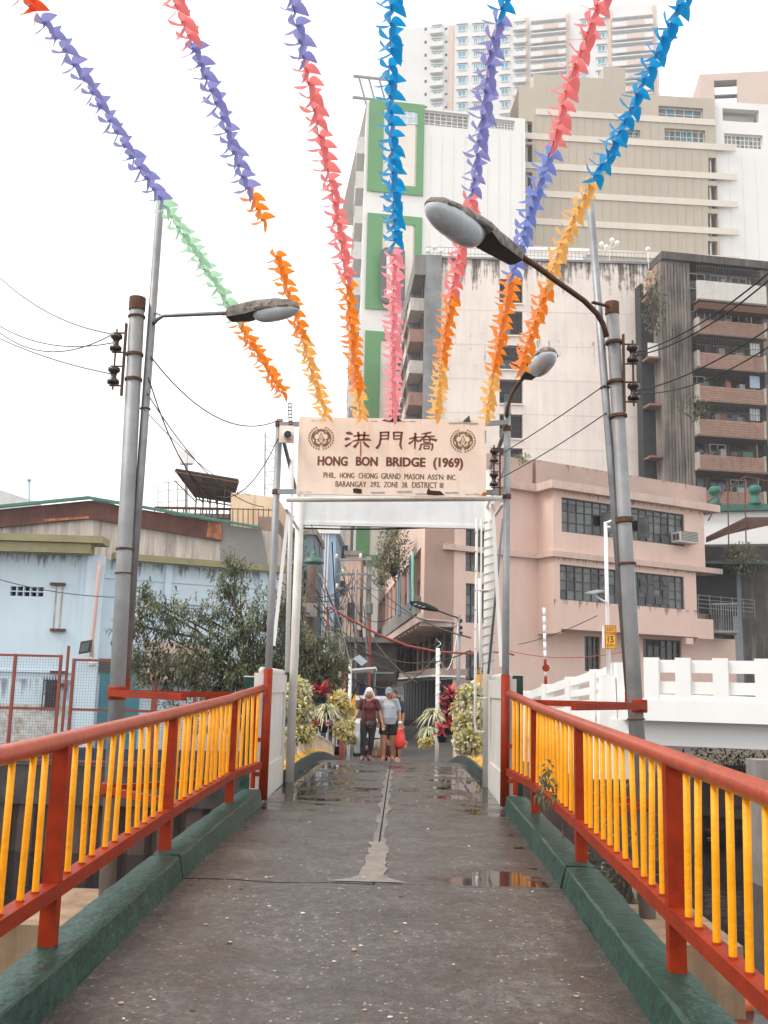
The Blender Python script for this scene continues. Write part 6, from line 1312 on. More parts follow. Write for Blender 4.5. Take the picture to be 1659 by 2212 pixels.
bb = MB(); bb.tube([(P(799, 1486, 40).x, 40, STREET), P(799, 1340, 40)], .05, 6); bb.obj('red_pipe', redc, None, label='thin upright red pipe in front of the utility pole', cat='pipe')
cn_ = thing('canopy_light', P(790, 1447, 30), 'thin white strip canopy over the stalls at the alley mouth', 'canopy'); bb = MB(); bb.prism([P(752, 1449, 29), P(812, 1444, 29), P(815, 1450, 31), P(756, 1454, 31)], (0, 0, .05)); bb.obj('sheet', white_p, cn_); bb = MB(); q = P(760, 1452, 30); bb.tube([q, (q.x, q.y, STREET)], .03, 5); q = P(810, 1448, 30); bb.tube([q, (q.x, q.y, STREET)], .03, 5); bb.obj('leg', galv, cn_)
# yellow warning board
yb_ = thing('warning_board', Vector((P(756, 1486, 26.5).x, 26.5, STREET)), 'yellow warning board with a triangle mark behind the plants', 'sign'); FY = Fac(P(744, 1530, 26.5), (1, 0, 0)); a, c, e, f = rect(FY, 743, 1499, 768, 1534); FY.piece('board', orange, a, c, e, f, 0, .03, yb_)
bb = MB(); tri = [FY.p((a+c)/2, f-.12, .032), FY.p(a+.06, e+.08, .032), FY.p(c-.06, e+.08, .032)]
for i in range(3): bb.bar(tri[i], tri[(i+1) % 3], .012, .004, (0, 1, 0))
bb.obj('triangle_mark', blk_l, yb_); bb = MB(); bb.bar(FY.p(a+.05, e, .0), FY.p(a+.05, STREET, .0), .04, .04, (0, 1, 0)); bb.bar(FY.p(c-.05, e, .0), FY.p(c-.05, STREET, .0), .04, .04, (0, 1, 0)); bb.obj('leg', galv_d, yb_)
# parked white van with grey roof at the alley mouth
vn = thing('parked_van', Vector((P(785, 1486, 33).x, 33, STREET)), 'white van parked at the alley mouth behind the walkers', 'van'); q = vn.location
bb = MB(); prof = [(0, .3), (0, 1.05), (.25, 1.15), (.75, 1.85), (3.6, 1.9), (3.7, .3)]
bb.prism([(q.x-.85, q.y+a, q.z+h) for a, h in prof], (1.7, 0, 0)); bd_ = bb.obj('body', M('dusty_white_car_paint', (.55, .55, .54), .35, 0, .1, 2), vn)
bb = MB(); bb.add([(q.x-.72, q.y+.27, q.z+1.2), (q.x+.72, q.y+.27, q.z+1.2), (q.x+.66, q.y+.69, q.z+1.77), (q.x-.66, q.y+.69, q.z+1.77)], [(0, 1, 2, 3)]); bb.obj('windscreen', glass_d, vn)
for sx in (-.62, .62): bb = MB(); bb.ell((q.x+sx, q.y-.01, q.z+.85), (.14, .04, .09), 10, 6); bb.obj('headlight', lamp_glass, vn, True)
for sx in (-.86, .86):
    for yy in (.7, 2.9): bb = MB(); bb.lathe((q.x+sx-.1, q.y+yy, q.z+.31), [(.2, 0), (.31, .01), (.31, .19), (.2, .2)], 14, (1, 0, 0)); bb.obj('wheel', blk, vn)
bb = MB(); bb.box((q.x-.8, q.y-.06, q.z+.35), (q.x+.8, q.y-.002, q.z+.6)); bb.obj('bumper', blk, vn)
# cables: bundles down the alley
rnd = random.Random(77); anchors = [P(727, 1206, 44.8), P(760, 1238, 44.8), P(745, 1268, 44.8), P(797, 1240, 44.8), P(741, 1300, 40), P(769, 1250, 43), P(668, 1300, 30), P(672, 1330, 30), P(674, 1260, 30), P(757, 1430, 24.5)]
ends = [P(655, 1150, 30), P(640, 1380, 24), P(700, 1440, 30), P(690, 1500, 34), P(830, 1420, 40), P(850, 1300, 42), P(660, 1210, 36), P(720, 1480, 38), P(760, 1460, 36), P(1000, 1350, 33), P(946, 1405, 26), P(700, 1380, 28), P(684, 1310, 30)]
for k in range(46):
    a = rnd.choice(anchors)+Vector((rnd.uniform(-.4, .4), rnd.uniform(-.3, .3), rnd.uniform(-1.2, .3))); c = rnd.choice(ends)+Vector((rnd.uniform(-.8, .8), rnd.uniform(-2, 2), rnd.uniform(-.9, .9)))
    wire('alley_cable', a, c, rnd.uniform(.1, 1.1), rnd.choice([.012, .016, .022]), blk, 'black cable in the tangle of wires down the alley', 'tangled cables down the alley')
for k, (a, c, sg_, lb) in enumerate(((P(600, 1250, 18), P(672, 1262, 30), .2, 'cable from the gate side to the timber pole'), (P(1055, 1130, 14.4), P(640, 1140, 14.4), .05, 'cable slung just under the header board'), (P(946, 1402, 26), P(991, 1340, 33), 1.0, 'pale looped cable from the wound pole'), (P(757, 1436, 24.5), P(690, 1240, 20), -.2, 'pale cable rising from the solar pole'),
        (P(991, 1345, 33), P(866, 1385, 36), .5, 'black cable looping off the street light pole along the pink slab'), (P(0, 1252, 28), P(246, 1290, 27), .1, 'cable across the blue warehouse wall'), (P(1120, 1392, 40), P(1290, 1330, 30), .1, 'cable rising past the barrier to the white pole'), (P(1100, 1406, 34), P(1345, 1408, 30), .2, 'red cable sagging across the pink ground floor'))):
    wire('slung_cable', a, c, sg_, .013, wht_ins if 'pale' in lb else (redc if 'red' in lb else blk), lb, None)
# flagstone-like plants, tree and people follow
# ================================================================ foliage
def leafm(n, c, tr=.42):
    m = bpy.data.materials.new(n); m.use_nodes = True; t = m.node_tree; bs_ = t.nodes['Principled BSDF']; g = t.nodes.new('ShaderNodeNewGeometry')
    nz = t.nodes.new('ShaderNodeTexNoise'); nz.inputs['Scale'].default_value = 4; t.links.new(g.outputs['Position'], nz.inputs['Vector'])
    mx = t.nodes.new('ShaderNodeMix'); mx.data_type = 'RGBA'; t.links.new(nz.outputs['Fac'], mx.inputs[0]); mx.inputs[6].default_value = (*[v*.6 for v in c], 1); mx.inputs[7].default_value = (*[min(v*1.35, 1) for v in c], 1)
    t.links.new(mx.outputs[2], bs_.inputs['Base Color']); bs_.inputs['Roughness'].default_value = .42
    tl = t.nodes.new('ShaderNodeBsdfTranslucent'); t.links.new(mx.outputs[2], tl.inputs['Color']); ms = t.nodes.new('ShaderNodeMixShader'); ms.inputs[0].default_value = tr
    t.links.new(bs_.outputs[0], ms.inputs[1]); t.links.new(tl.outputs[0], ms.inputs[2]); t.links.new(ms.outputs[0], t.nodes['Material Output'].inputs['Surface']); return m
lf = [leafm('leaf_dark_green', (.09, .12, .068)), leafm('leaf_mid_green', (.16, .185, .105)), leafm('leaf_olive', (.25, .235, .10)), leafm('leaf_pale', (.32, .33, .21))]
bark = M('grey_brown_bark', (.10, .065, .05), .9, 0, .3, 10, bump=.3)
def leaf(b, p, d, up, L, W, mi, bend=.25, seg=2):
    d = d.normalized(); x = d.cross(up); x = x.normalized() if x.length > 1e-4 else d.orthogonal().normalized(); n = x.cross(d)
    pts = [p, p+d*L*.5+n*L*.06, p+d*L-n*L*bend]; hw = [W*.12, W*.5, W*.04]
    b.add([pts[0]-x*hw[0], pts[0]+x*hw[0], pts[1]+x*hw[1], pts[1]-x*hw[1], pts[2]+x*hw[2], pts[2]-x*hw[2]], [(0, 1, 2, 3), (3, 2, 4, 5)], mi)
def rdir(rnd): 
    while True:
        v = Vector((rnd.uniform(-1, 1), rnd.uniform(-1, 1), rnd.uniform(-1, 1)))
        if .1 < v.length < 1: return v.normalized()
# tree on the left bank
TY = 18.6
tr = thing('bank_tree', (P(560, 1486, TY).x, TY+.5, -.2), 'leafy tree on the canal bank between the red fence and the gate', 'tree')
base = Vector((P(565, 1486, TY).x, TY+.6, -1.6)); rnd = random.Random(12)
lobes = [(507, 1222, 30, 32, 26), (490, 1262, 44, 40, 26), (520, 1300, 60, 50, 40), (440, 1330, 70, 45, 42), (370, 1320, 50, 36, 40), (315, 1300, 42, 36, 42), (292, 1350, 34, 36, 30), (350, 1370, 60, 30, 34), (500, 1370, 90, 60, 95), (580, 1350, 50, 60, 60), (600, 1420, 70, 60, 80), (470, 1430, 100, 55, 100), (370, 1440, 80, 42, 60), (310, 1440, 40, 44, 34), (660, 1410, 56, 55, 60), (690, 1460, 60, 45, 60), (640, 1480, 90, 45, 90), (540, 1480, 120, 45, 110), (720, 1430, 34, 26, 20), (715, 1400, 26, 20, 12), (620, 1300, 34, 40, 30), (430, 1480, 90, 36, 60), (600, 1530, 110, 40, 70), (480, 1540, 110, 40, 60)]
b = MB(); br = MB(); mpp = TY/FPX
trunk_top = P(545, 1500, TY+.3); br.tube([base, base.lerp(trunk_top, .5)+Vector((.1, 0, 0)), trunk_top], [.12, .10, .085], 8)
for (x, y, rx, ry, n) in lobes:
    dY = rnd.uniform(-.5, .6); c = P(x, y, TY+dY); s0 = trunk_top+Vector((rnd.uniform(-.1, .1), 0, rnd.uniform(-.2, .3)))
    if y > 1460: s0 = base.lerp(trunk_top, .8)
    mid = s0.lerp(c, .55)+Vector((rnd.uniform(-.2, .2), rnd.uniform(-.2, .2), .25)); br.tube([s0, mid, c, c+(c-mid)*.4], [.038, .024, .013, .004], 6)
    for k in range(n):
        v = rdir(rnd)*(rnd.random()**.45); q = c+Vector((v.x*rx*mpp, v.y*(rx+ry)/2*mpp*.9, v.z*ry*mpp))
        tw = (q-c).normalized()*.6+Vector((0, 0, .35))+rdir(rnd)*.5; tw.normalize(); q0 = q-tw*.12; br.tube([q0, q+tw*.13], [.006, .002], 3, False)
        mi = rnd.choices([0, 1, 2, 3], [5, 4, 1.2 if x < 640 else 3, 1.5])[0]
        for j in range((rnd.randint(13, 18) if y > 1330 else rnd.randint(9, 13))):
            t = j/11; a = j*2.4; side = tw.orthogonal().normalized(); side = Matrix.Rotation(a, 3, tw) @ side
            d = (tw*.55+side*.9+Vector((0, 0, -.15))+rdir(rnd)*.25); leaf(b, q0+tw*(.24*t+.02), d, Vector((0, 0, 1)), rnd.uniform(.08, .15), rnd.uniform(.028, .046), mi if rnd.random() < .75 else rnd.randint(0, 3))
b.obj('crown', lf, tr); br.obj('trunk', bark, tr, True)
# ---- planted railings behind the gate
pothos = [leafm('leaf_cream', (.88, .80, .58), .35), leafm('leaf_lemon', (.82, .62, .14), .35), leafm('leaf_sage', (.40, .42, .20), .35), leafm('leaf_straw', (.80, .68, .40), .35)]
redl = [leafm('leaf_crimson', (.50, .045, .06)), leafm('leaf_maroon', (.26, .03, .045)), leafm('leaf_rose', (.7, .18, .18))]
spid = [leafm('leaf_spider_pale', (.78, .73, .50)), leafm('leaf_spider_green', (.26, .31, .15))]
potm = M('dark_green_pot_plastic', (.015, .035, .035), .4, 0, .2, 5)
stubm = M('cream_stub_post', (.55, .46, .36), .7, 0, .15, 5, .3); wtub = M('pale_rack_tube', (.45, .44, .42), .5, .2)
for s, x, lab in ((-1, -1.77, 'planted rack railing on the tree side behind the gate'), (1, 1.37, 'planted rack railing on the road bridge side behind the gate')):
    rk = thing('rack_railing', (x, 18, dz(18)+.16), lab, 'railing'); y = 14.75
    while y < 26.5:
        z = dz(y)+.165; b = MB(); b.lathe((x, y, z), [(.085, 0), (.05, .035), (.045, .06), (.045, .3)], 12); b.obj('stub_post', [stubm], rk, False); b = MB(); b.lathe((x, y, z-.003), [(.11, 0), (.10, .02), (.06, .05)], 12); b.obj('yellow_collar', kerby, rk); y += .72
    b = MB(); b.tube([(x, 14.6+i*.6, dz(14.6+i*.6)+.48) for i in range(21)], .035, 8); b.tube([(x, 14.6+i*.6, dz(14.6+i*.6)+1.05) for i in range(21)], .03, 8); b.obj('rack_rail', wtub, rk, True)
    for i in range(6): y = 15+i*2.3; b = MB(); b.tube([(x, y, dz(y)+.45), (x, y, dz(y)+1.15)], .03, 8); b.obj('rack_post', wtub, rk)
def pot(c, r, parent): b = MB(); b.lathe(c, [(r*.7, -r*1.1), (r*.78, -r*1.08), (r, 0), (r*1.08, 0), (r*1.08, .02), (r*.9, .02), (r*.85, -.03)], 14); return b.obj('pot', potm, parent, True)
def plant(kind, x, y, Y, rpx, lab, seed, grp=None, vr=1.0, mats=None):
    rnd = random.Random(seed); c = P(x, y, Y); r = rpx*Y/FPX*(1.0 if 725 < x < 930 else 1.25); t = thing('potted_plant', c, lab, 'plant', grp); b = MB(); 
    if kind == 'pothos':
        pot(c+Vector((0, .05, -r*.1*vr)), min(.13, r*.6), t); n = int(620*min(1.8, (r/.25)**1.2))
        for k in range(n):
            v = rdir(rnd)*(rnd.random()**.4); p = c+Vector((v.x*r, v.y*r*.7, v.z*r*.75*vr-abs(v.x)*r*.1)); d = v*.5+rdir(rnd)*.8+Vector((0, -.3, -.25)); leaf(b, p, d, Vector((0, 0, 1)), rnd.uniform(.055, .10), rnd.uniform(.04, .068), rnd.choices(range(4), [4, 2, 2.6, 3] if mats is None else mats)[0], .2)
        b.obj('foliage', pothos, t)
    elif kind == 'red':
        r *= 1.08; pot(c+Vector((0, .03, -.02)), .085, t)
        for k in range(52):
            a = rnd.uniform(0, 6.3); el = rnd.uniform(.15, 1.35); d = Vector((math.cos(a)*math.cos(el), math.sin(a)*math.cos(el), math.sin(el)))
            leaf(b, c, d, Vector((0, 0, 1)), r*rnd.uniform(.8, 1.25), .05, rnd.choices(range(3), [4, 3, 1.6])[0], .3)
        b.obj('foliage', redl, t)
    else:
        r *= 1.1; pot(c+Vector((0, .03, -.02)), .09, t)
        for k in range(130):
            a = rnd.uniform(0, 6.3); el = rnd.uniform(.2, 1.3); d = Vector((math.cos(a)*math.cos(el), math.sin(a)*math.cos(el), math.sin(el))); L = r*rnd.uniform(1.0, 1.7); p = c.copy(); w_ = .017
            q = [c+d*L*t_+Vector((0, 0, -L*.85*t_*t_)) for t_ in (0, .25, .5, .75, 1)]; xx = d.cross(Vector((0, 0, 1))).normalized(); mi = rnd.choices([0, 1], [3, 1])[0]
            for i in range(4):
                wa, wb_ = w_*(1, 1, .9, .6, .1)[i], w_*(1, 1, .9, .6, .1)[i+1]; b.add([q[i]-xx*wa, q[i]+xx*wa, q[i+1]+xx*wb_, q[i+1]-xx*wb_], [(0, 1, 2, 3)], mi)
        b.obj('foliage', spid, t)
    return t
yl = [1.5, 5, 1, 2]
PL = [('pothos', 642, 1490, 15.2, 27, 'cream trailing plant atop the rack next to the tree side parapet panel', 1.0, None), ('pothos', 648, 1532, 15.0, 25, 'cream trailing plant in the middle tier by the tree side parapet panel', 1.0, None), ('pothos', 650, 1580, 15.0, 27, 'straw coloured trailing plant in the bottom tier on the tree side', 1.0, None),
      ('red', 694, 1504, 16.6, 30, 'upright crimson plant in a pot on top of the tree side rack', 1, None), ('spider', 704, 1538, 16.4, 30, 'pale arching spider plant in the middle of the tree side rack', 1, None), ('red', 698, 1568, 17, 27, 'maroon plant in the bottom tier of the tree side rack', 1, None),
      ('pothos', 733, 1512, 18, 24, 'lemon yellow leafy plant next to the spider plant', 1.1, yl), ('red', 736, 1552, 19, 20, 'dark red rosette plant under the lemon yellow leaves', 1, None), ('pothos', 737, 1574, 18.4, 18, 'lemon leaves trailing low near the walking woman', 1.2, yl), ('pothos', 752, 1560, 21, 15, 'lemon plant at the far end of the tree side rack', 1.4, yl), ('pothos', 754, 1592, 21.5, 14, 'sage plant at the kerb at the far end of the tree side rack', 1.2, [1, 2, 4, 2]), ('pothos', 752, 1530, 20, 15, 'small lemon plant beside the yellow warning board', 1.2, yl),
      ('pothos', 1020, 1500, 15.6, 27, 'cream trailing plant at the top of the rack behind the white pipe ladder', 1.0, None), ('pothos', 1004, 1530, 16, 25, 'cream trailing plant in the second tier behind the white pipe ladder', 1.0, None), ('pothos', 1012, 1562, 15.6, 27, 'cream trailing plant in the third tier behind the white pipe ladder', 1.0, None), ('pothos', 1014, 1600, 15.3, 28, 'straw coloured plant trailing over the kerb behind the white pipe ladder', 1.0, None),
      ('red', 974, 1508, 17, 26, 'crimson plant on top of the road bridge side rack', 1, None), ('red', 972, 1540, 17, 24, 'rose crimson plant in the middle of the road bridge side rack', 1, None), ('red', 970, 1572, 17, 26, 'crimson plant in the lower tier of the road bridge side rack', 1, None), ('red', 955, 1590, 18, 26, 'maroon plant drooping at the kerb on the road bridge side', 1, None), ('red', 960, 1520, 20, 14, 'small red plant over the blue pot on the road bridge side', 1, None),
      ('spider', 938, 1545, 21.5, 27, 'pale spider plant leaning towards the dark shutters', 1, None), ('spider', 926, 1580, 23, 22, 'pale spider plant at the far end of the road bridge side rack', 1, None), ('pothos', 920, 1598, 23.5, 15, 'lemon plant low at the far end of the road bridge side rack', 1.3, yl), ('pothos', 1042, 1540, 15.0, 22, 'cream plant half hidden behind the wound white post', 1.2, None)]
for i, (k, x, y, Y, r, lab, vr, mt) in enumerate(PL): plant(k, x, y, Y, r, lab, 50+i, None, vr, mt)
# weed growing through the right railing
wd = thing('weed', P(1215, 1725, 9.1), 'leafy green weed growing through the yellow balusters', 'plant'); b = MB(); rnd = random.Random(5)
for (x, y, n) in ((1205, 1680, 14), (1215, 1700, 12), (1198, 1705, 10), (1222, 1722, 9), (1212, 1660, 8)):
    c = P(x, y, 9.1)+Vector((-.12, 0, 0))
    for k in range(n): leaf(b, c+rdir(rnd)*.05, rdir(rnd)+Vector((0, -.4, -.2)), Vector((0, 0, 1)), rnd.uniform(.07, .13), rnd.uniform(.03, .05), rnd.choice([0, 1, 1, 2]))
b.obj('leaves', lf, wd); b = MB(); st_ = P(1222, 1850, 9.1); b.tube([st_, P(1212, 1760, 9.1), P(1208, 1665, 9.1)+Vector((-.12, 0, 0))], [.008, .006, .003], 5); b.obj('stem', bark, wd)
# bushes below the right railing, on the roofs and along the pink balcony
def bush(nm, c, rx, ry, rz, n, L, mats, lab, seed, cat='plant'):
    rnd = random.Random(seed); t = thing(nm, c, lab, cat); b = MB(); st = MB()
    for k in range(n):
        v = rdir(rnd)*(rnd.random()**.4); p = c+Vector((v.x*rx, v.y*ry, v.z*rz)); d = v+rdir(rnd)*.8+Vector((0, 0, .2)); leaf(b, p, d, Vector((0, 0, 1)), L*rnd.uniform(.7, 1.3), L*.38, rnd.choices(range(4), mats)[0])
        if k % 12 == 0: st.tube([c-Vector((0, 0, rz*.9)), p], [.01*L*8, .003*L*8], 4, False)
    b.obj('foliage', lf, t); st.obj('stems', bark, t); return t
bush('creeper', P(1300, 1800, 10.6)+Vector((.3, .6, -.4)), .5, .8, .8, 420, .12, [6, 3, 1, 1], 'dark creeper growing below the deck beyond the right railing', 3)
bush('bank_weeds', P(1610, 1650, 27.5), 2.2, .8, .45, 520, .16, [3, 3, 2, 2], 'weeds and scrap on the bank under the white road bridge', 4)
bush('roof_tree', P(1605, 1208, 49), 1.0, .8, .8, 620, .2, [5, 3, 1, 1], 'small tree sprouting from the wall beside the pink building', 5, 'tree')
bush('side_creeper', P(1412, 650, 71), .9, .6, 2.6, 420, .3, [6, 3, 1, 1], 'creeper hanging in the gap beside the brown block', 6)
bush('balcony_plants', P(1500, 882, 70), 1.2, .4, 1.0, 240, .25, [4, 3, 2, 1], 'potted greenery on the caged balcony of the brown block', 7)
bush('rooftop_bamboo', P(852, 1192, 46), .9, 1.6, 1.3, 900, .22, [3, 3, 3, 2], 'bushy greenery spilling over the pink roof terrace', 8)
bush('terrace_fern', P(826, 1235, 52), .6, 1.0, .8, 360, .22, [2, 3, 4, 2], 'yellowing plant hanging from the terrace planter', 9)
bush('wall_ivy', P(640, 1230, 40), .5, .5, 2.2, 420, .2, [6, 3, 1, 1], 'dark ivy on the teal house behind the gate post', 10)
bush('ledge_weed', P(1127, 992, 43), .55, .4, .2, 120, .16, [1, 2, 3, 4], 'yellow green weed on the pink building roof', 11)
# ================================================================ people
def vox(o, v=.008, sm=6):
    m = o.modifiers.new('merge', 'REMESH'); m.mode = 'VOXEL'; m.voxel_size = v; m.use_smooth_shade = True
    s = o.modifiers.new('smooth', 'SMOOTH'); s.iterations = sm; s.factor = .5; return o
skin = M('warm_brown_skin', (.42, .20, .115), .5, 0, .08, 8); hairm = M('black_hair', (.012, .01, .01), .4)
def limb(b, pts, rs, n=12):
    b.tube(pts, rs, n)
    for p, r in zip(pts, rs): b.ell(p, r, n, 8)
def hand(b, w, d, side, up=Vector((0, -1, 0)), curl=.5):
    """palm and five bent fingers, hanging along d from wrist w"""
    d = d.normalized(); x = d.cross(up).normalized()*side; f = up-d*up.dot(d); f.normalize()
    Rm = Matrix((x, f, d)).transposed(); b.ell(w+d*.04, (.034, .016, .045), 12, 8, Rm)
    for i, (o, L) in enumerate(((-.027, .058), (-.009, .070), (.009, .074), (.026, .066))):
        p0 = w+d*.075+x*o; p1 = p0+d*L*.5+f*L*.12*curl; p2 = p1+d*L*.42+f*L*.55*curl; limb(b, [p0-d*.02, p1, p2], [.0095, .0085, .0075], 7)
    p0 = w+d*.02-x*.03; p1 = p0+d*.03-x*.022+f*.01; limb(b, [p0+x*.01, p1, p1+d*.03+f*.012], [.0115, .010, .008], 7)
def person(loc, H, lab, J, shirt, legm, hem, sleeve, shoe, female=True, pants_end=.12, belly=0., hat=None, turn=0., group=None):
    """J: joint positions in metres for a 1.52 m figure facing -Y; every mesh is built round those joints"""
    k = H/1.52; t = thing('person', loc, lab, 'person', group)
    def V(p): return Vector(loc)+Matrix.Rotation(turn, 3, 'Z') @ (Vector(p)*k)
    sc_ = lambda rs: [r*k for r in rs]
    b = MB(); sh = [(-.155, 0, 1.225), (.155, 0, 1.225)]
    limb(b, [V((0, .005, .80)), V((0, .0, .95)), V((0, -.005, 1.08)), V((0, 0, 1.19))], sc_([.115, .10, .11, .09]), 16)
    limb(b, [V((0, .01, 1.2)), V((0, .0, 1.27)), V((0, -.005, 1.31))], sc_([.06, .047, .045]))
    hd = Vector(J.get('head', (0, -.02, 1.405))); b.ell(V(hd), sc_([.070, .085, .105]), 18, 12); b.ell(V(hd+Vector((0, -.045, -.055))), sc_([.046, .045, .05]), 14, 9)
    limb(b, [V(hd+Vector((0, -.083, .005))), V(hd+Vector((0, -.100, -.024)))], sc_([.010, .015]), 8)
    for sx in (-1, 1): b.ell(V(hd+Vector((sx*.073, .01, -.01))), sc_([.012, .02, .03]), 8, 6); b.ell(V(hd+Vector((sx*.038, -.062, -.03))), sc_([.026, .022, .024]), 8, 6)
    for i, s in enumerate((-1, 1)):
        el, wr = J['el'][i], J['wr'][i]; limb(b, [V(sh[i]), V(Vector(sh[i]).lerp(Vector(el), .5)), V(el), V(Vector(el).lerp(Vector(wr), .4)), V(wr)], sc_([.050, .045, .038, .036, .024]))
        hand(b, V(wr), (V(wr)-V(el)).normalized()*.8+Vector((0, 0, -.5)), s, Vector((0, -1, 0)) if abs(s) else None, J.get('curl', (.5, .5))[i])
        hp, kn, an = (s*.085, 0, .80), J['kn'][i], J['an'][i]; fat = 1.0+belly*.25
        limb(b, [V(hp), V(Vector(hp).lerp(Vector(kn), .5)), V(kn), V(Vector(kn).lerp(Vector(an), .3)), V(an)], sc_([.092*fat, .078*fat, .055*fat, .056*fat, .034]))
        limb(b, [V(an), V(Vector(an)+Vector((0, -.06, -.03))), V(Vector(an)+Vector((s*.015, -.135, -.045)))], sc_([.033, .032, .024]))
    body = vox(b.obj('body', skin, t), .0075*k, 5)
    # face
    for sx in (-1, 1):
        e = MB(); e.ell(V(hd+Vector((sx*.028, -.081, .008))), sc_([.012, .006, .006]), 8, 6); e.obj('eye', M('dark_eye', (.015, .01, .01), .3), body, True)
        e = MB(); limb(e, [V(hd+Vector((sx*.016, -.086, .028))), V(hd+Vector((sx*.042, -.077, .028)))], sc_([.004, .003]), 6); e.obj('eyebrow', hairm, body, True)
    e = MB(); limb(e, [V(hd+Vector((-.02, -.088, -.056))), V(hd+Vector((0, -.093, -.055))), V(hd+Vector((.02, -.088, -.056)))], sc_([.005, .008, .005]), 6); e.obj('mouth', M('lips', (.30, .09, .07), .5), body, True)
    # shirt
    b = MB(); prof = [(hem, .135+.03*belly), (.88, .135+.05*belly), (.97, .122+.05*belly), (1.08, .130+.015*belly), (1.17, .115), (1.235, .075)]
    for (z, r), (z2, r2) in zip(prof, prof[1:]): 
        for q in range(4): f = q/4; b.ell(V((0, -.02*belly*(1 if z < 1.1 else 0), z+(z2-z)*f)), (k*(r+(r2-r)*f+.012)*1.1, k*(r+(r2-r)*f+.012)*.98, .035*k), 18, 8)
    if female: 
        for sx in (-1, 1): b.ell(V((sx*.062, -.095, 1.10)), sc_([.066, .055, .065]), 12, 8)
    if belly: b.ell(V((0, -.05, .93)), sc_([.145*belly, .115*belly, .11]), 16, 10)
    for i, s in enumerate((-1, 1)): e_ = Vector(sh[i]).lerp(Vector(J['el'][i]), sleeve); limb(b, [V((s*.10, 0, 1.225)), V(sh[i]), V(e_)], sc_([.062, .064, .060]))
    vox(b.obj('shirt', shirt, t), .009*k, 4)
    # trousers or shorts
    b = MB(); b.ell(V((0, .005, .80)), sc_([.135+.02*belly, .105+.02*belly, .09]), 18, 10)
    for i, s in enumerate((-1, 1)):
        kn, an = Vector(J['kn'][i]), Vector(J['an'][i]); hp = Vector((s*.082, 0, .80)); fat = 1.0+belly*.25
        if pants_end > .4: f = (.80-pants_end)/(.80-kn.z); limb(b, [V(hp), V(hp.lerp(kn, f*.5)), V(hp.lerp(kn, f))], sc_([.105*fat, .098*fat, .090*fat]))
        else: f = (kn.z-pants_end)/(kn.z-an.z); limb(b, [V(hp), V(hp.lerp(kn, .5)), V(kn), V(kn.lerp(an, f*.4)), V(kn.lerp(an, f))], sc_([.10*fat, .086*fat, .063*fat, .062*fat, .042]))
    vox(b.obj('trousers' if pants_end < .4 else 'shorts', legm, t), .009*k, 4)
    for i, s in enumerate((-1, 1)):
        an = Vector(J['an'][i]); b = MB(); a0 = an+Vector((0, .04, 0)); 
        for f in (0, .25, .5, .75, 1): p = V(an+Vector((s*.012*f, .035-.19*f, -.068))); b.ell(p, sc_([.042-.006*abs(f-.6), .045, .014]), 12, 6)
        limb(b, [V(an+Vector((-.035, -.085, -.045))), V(an+Vector((0, -.09, -.012))), V(an+Vector((.04, -.085, -.045)))], sc_([.014, .016, .014]), 8)
        vox(b.obj('sandal', shoe, t), .008*k, 2)
    return t, V, hd, k
def ground(x, y): return Vector((x, y, dz(y)))
WY = 21.2
g1 = ground(P(795, 1600, WY).x, WY)
J1 = dict(head=(.0, -.035, 1.40), el=[(-.215, .0, 1.01), (.235, -.01, .99)], wr=[(-.325, -.06, .80), (.30, -.08, .77)], kn=[(-.10, -.06, .45), (.07, .01, .45)], an=[(-.115, -.04, .085), (.045, .06, .095)], curl=(1.3, .5))
maroon = M('maroon_knit_shirt', (.115, .018, .016), .85, 0, .15, 25, bump=.2, bs=80); legg = M('black_leggings', (.025, .024, .026), .7, 0, .2, 15)
t, V, hd, k = person(g1, 1.50, 'woman in a maroon shirt and white head cloth carrying a black shoulder bag', J1, maroon, legg, .76, .62, M('brown_sandal', (.10, .05, .035), .6))
b = MB(); b.ell(V(hd+Vector((0, .012, .03))), [.083*k, .094*k, .092*k], 18, 12)
for sx in (-1, 1): limb(b, [V(hd+Vector((sx*.074, .01, .0))), V(hd+Vector((sx*.092, .01, -.07))), V(hd+Vector((sx*.10, .0, -.12)))], [.028*k, .03*k, .018*k], 8)
b.ell(V(hd+Vector((0, .06, -.05))), [.085*k, .05*k, .10*k], 14, 9); hc = vox(b.obj('head_cloth', M('white_head_cloth', (.74, .66, .66), .85, 0, .08, 30, bump=.3, bs=60), t), .007, 3)
bg_ = thing('shoulder_bag', V((.03, -.16, .66)), 'small black shoulder bag on the maroon shirted woman', 'bag'); b = MB(); c = V((.035, -.165, .74)); b.ell(c, (.10, .055, .075), 16, 10); b.ell(c+Vector((0, 0, .03)), (.095, .05, .06), 16, 8); bo = vox(b.obj('pouch', M('black_bag_nylon', (.02, .02, .023), .5), bg_), .008, 8)
b = MB(); b.bar(c+Vector((-.05, -.056, .0)), c+Vector((-.035, -.056, .05)), .012, .006, (0, 1, 0)); b.bar(c+Vector((-.02, -.058, -.045)), c+Vector((.05, -.056, -.05)), .008, .005, (0, 1, 0)); b.obj('tan_zip', M('tan_trim', (.35, .12, .05), .5), bg_)
b = MB(); b.tube([V((-.06, -.15, .79)), V((-.10, -.145, .95)), V((-.115, -.135, 1.10)), V((-.10, -.10, 1.22)), V((-.07, -.02, 1.275)), V((-.02, .1, 1.2))], .011, 6); b.tube([V((.125, -.14, .79)), V((.15, -.06, .84)), V((.14, .06, .9))], .010, 6); b.obj('strap', M('grey_strap', (.06, .05, .055), .7), bg_, True)
b = MB(); c = V((-.365, -.10, .71)); rnd = random.Random(2)
for i in range(7): b.ell(c+Vector((rnd.uniform(-.03, .03), rnd.uniform(-.02, .02), rnd.uniform(-.02, .02))), (.045, .035, .035), 10, 7)
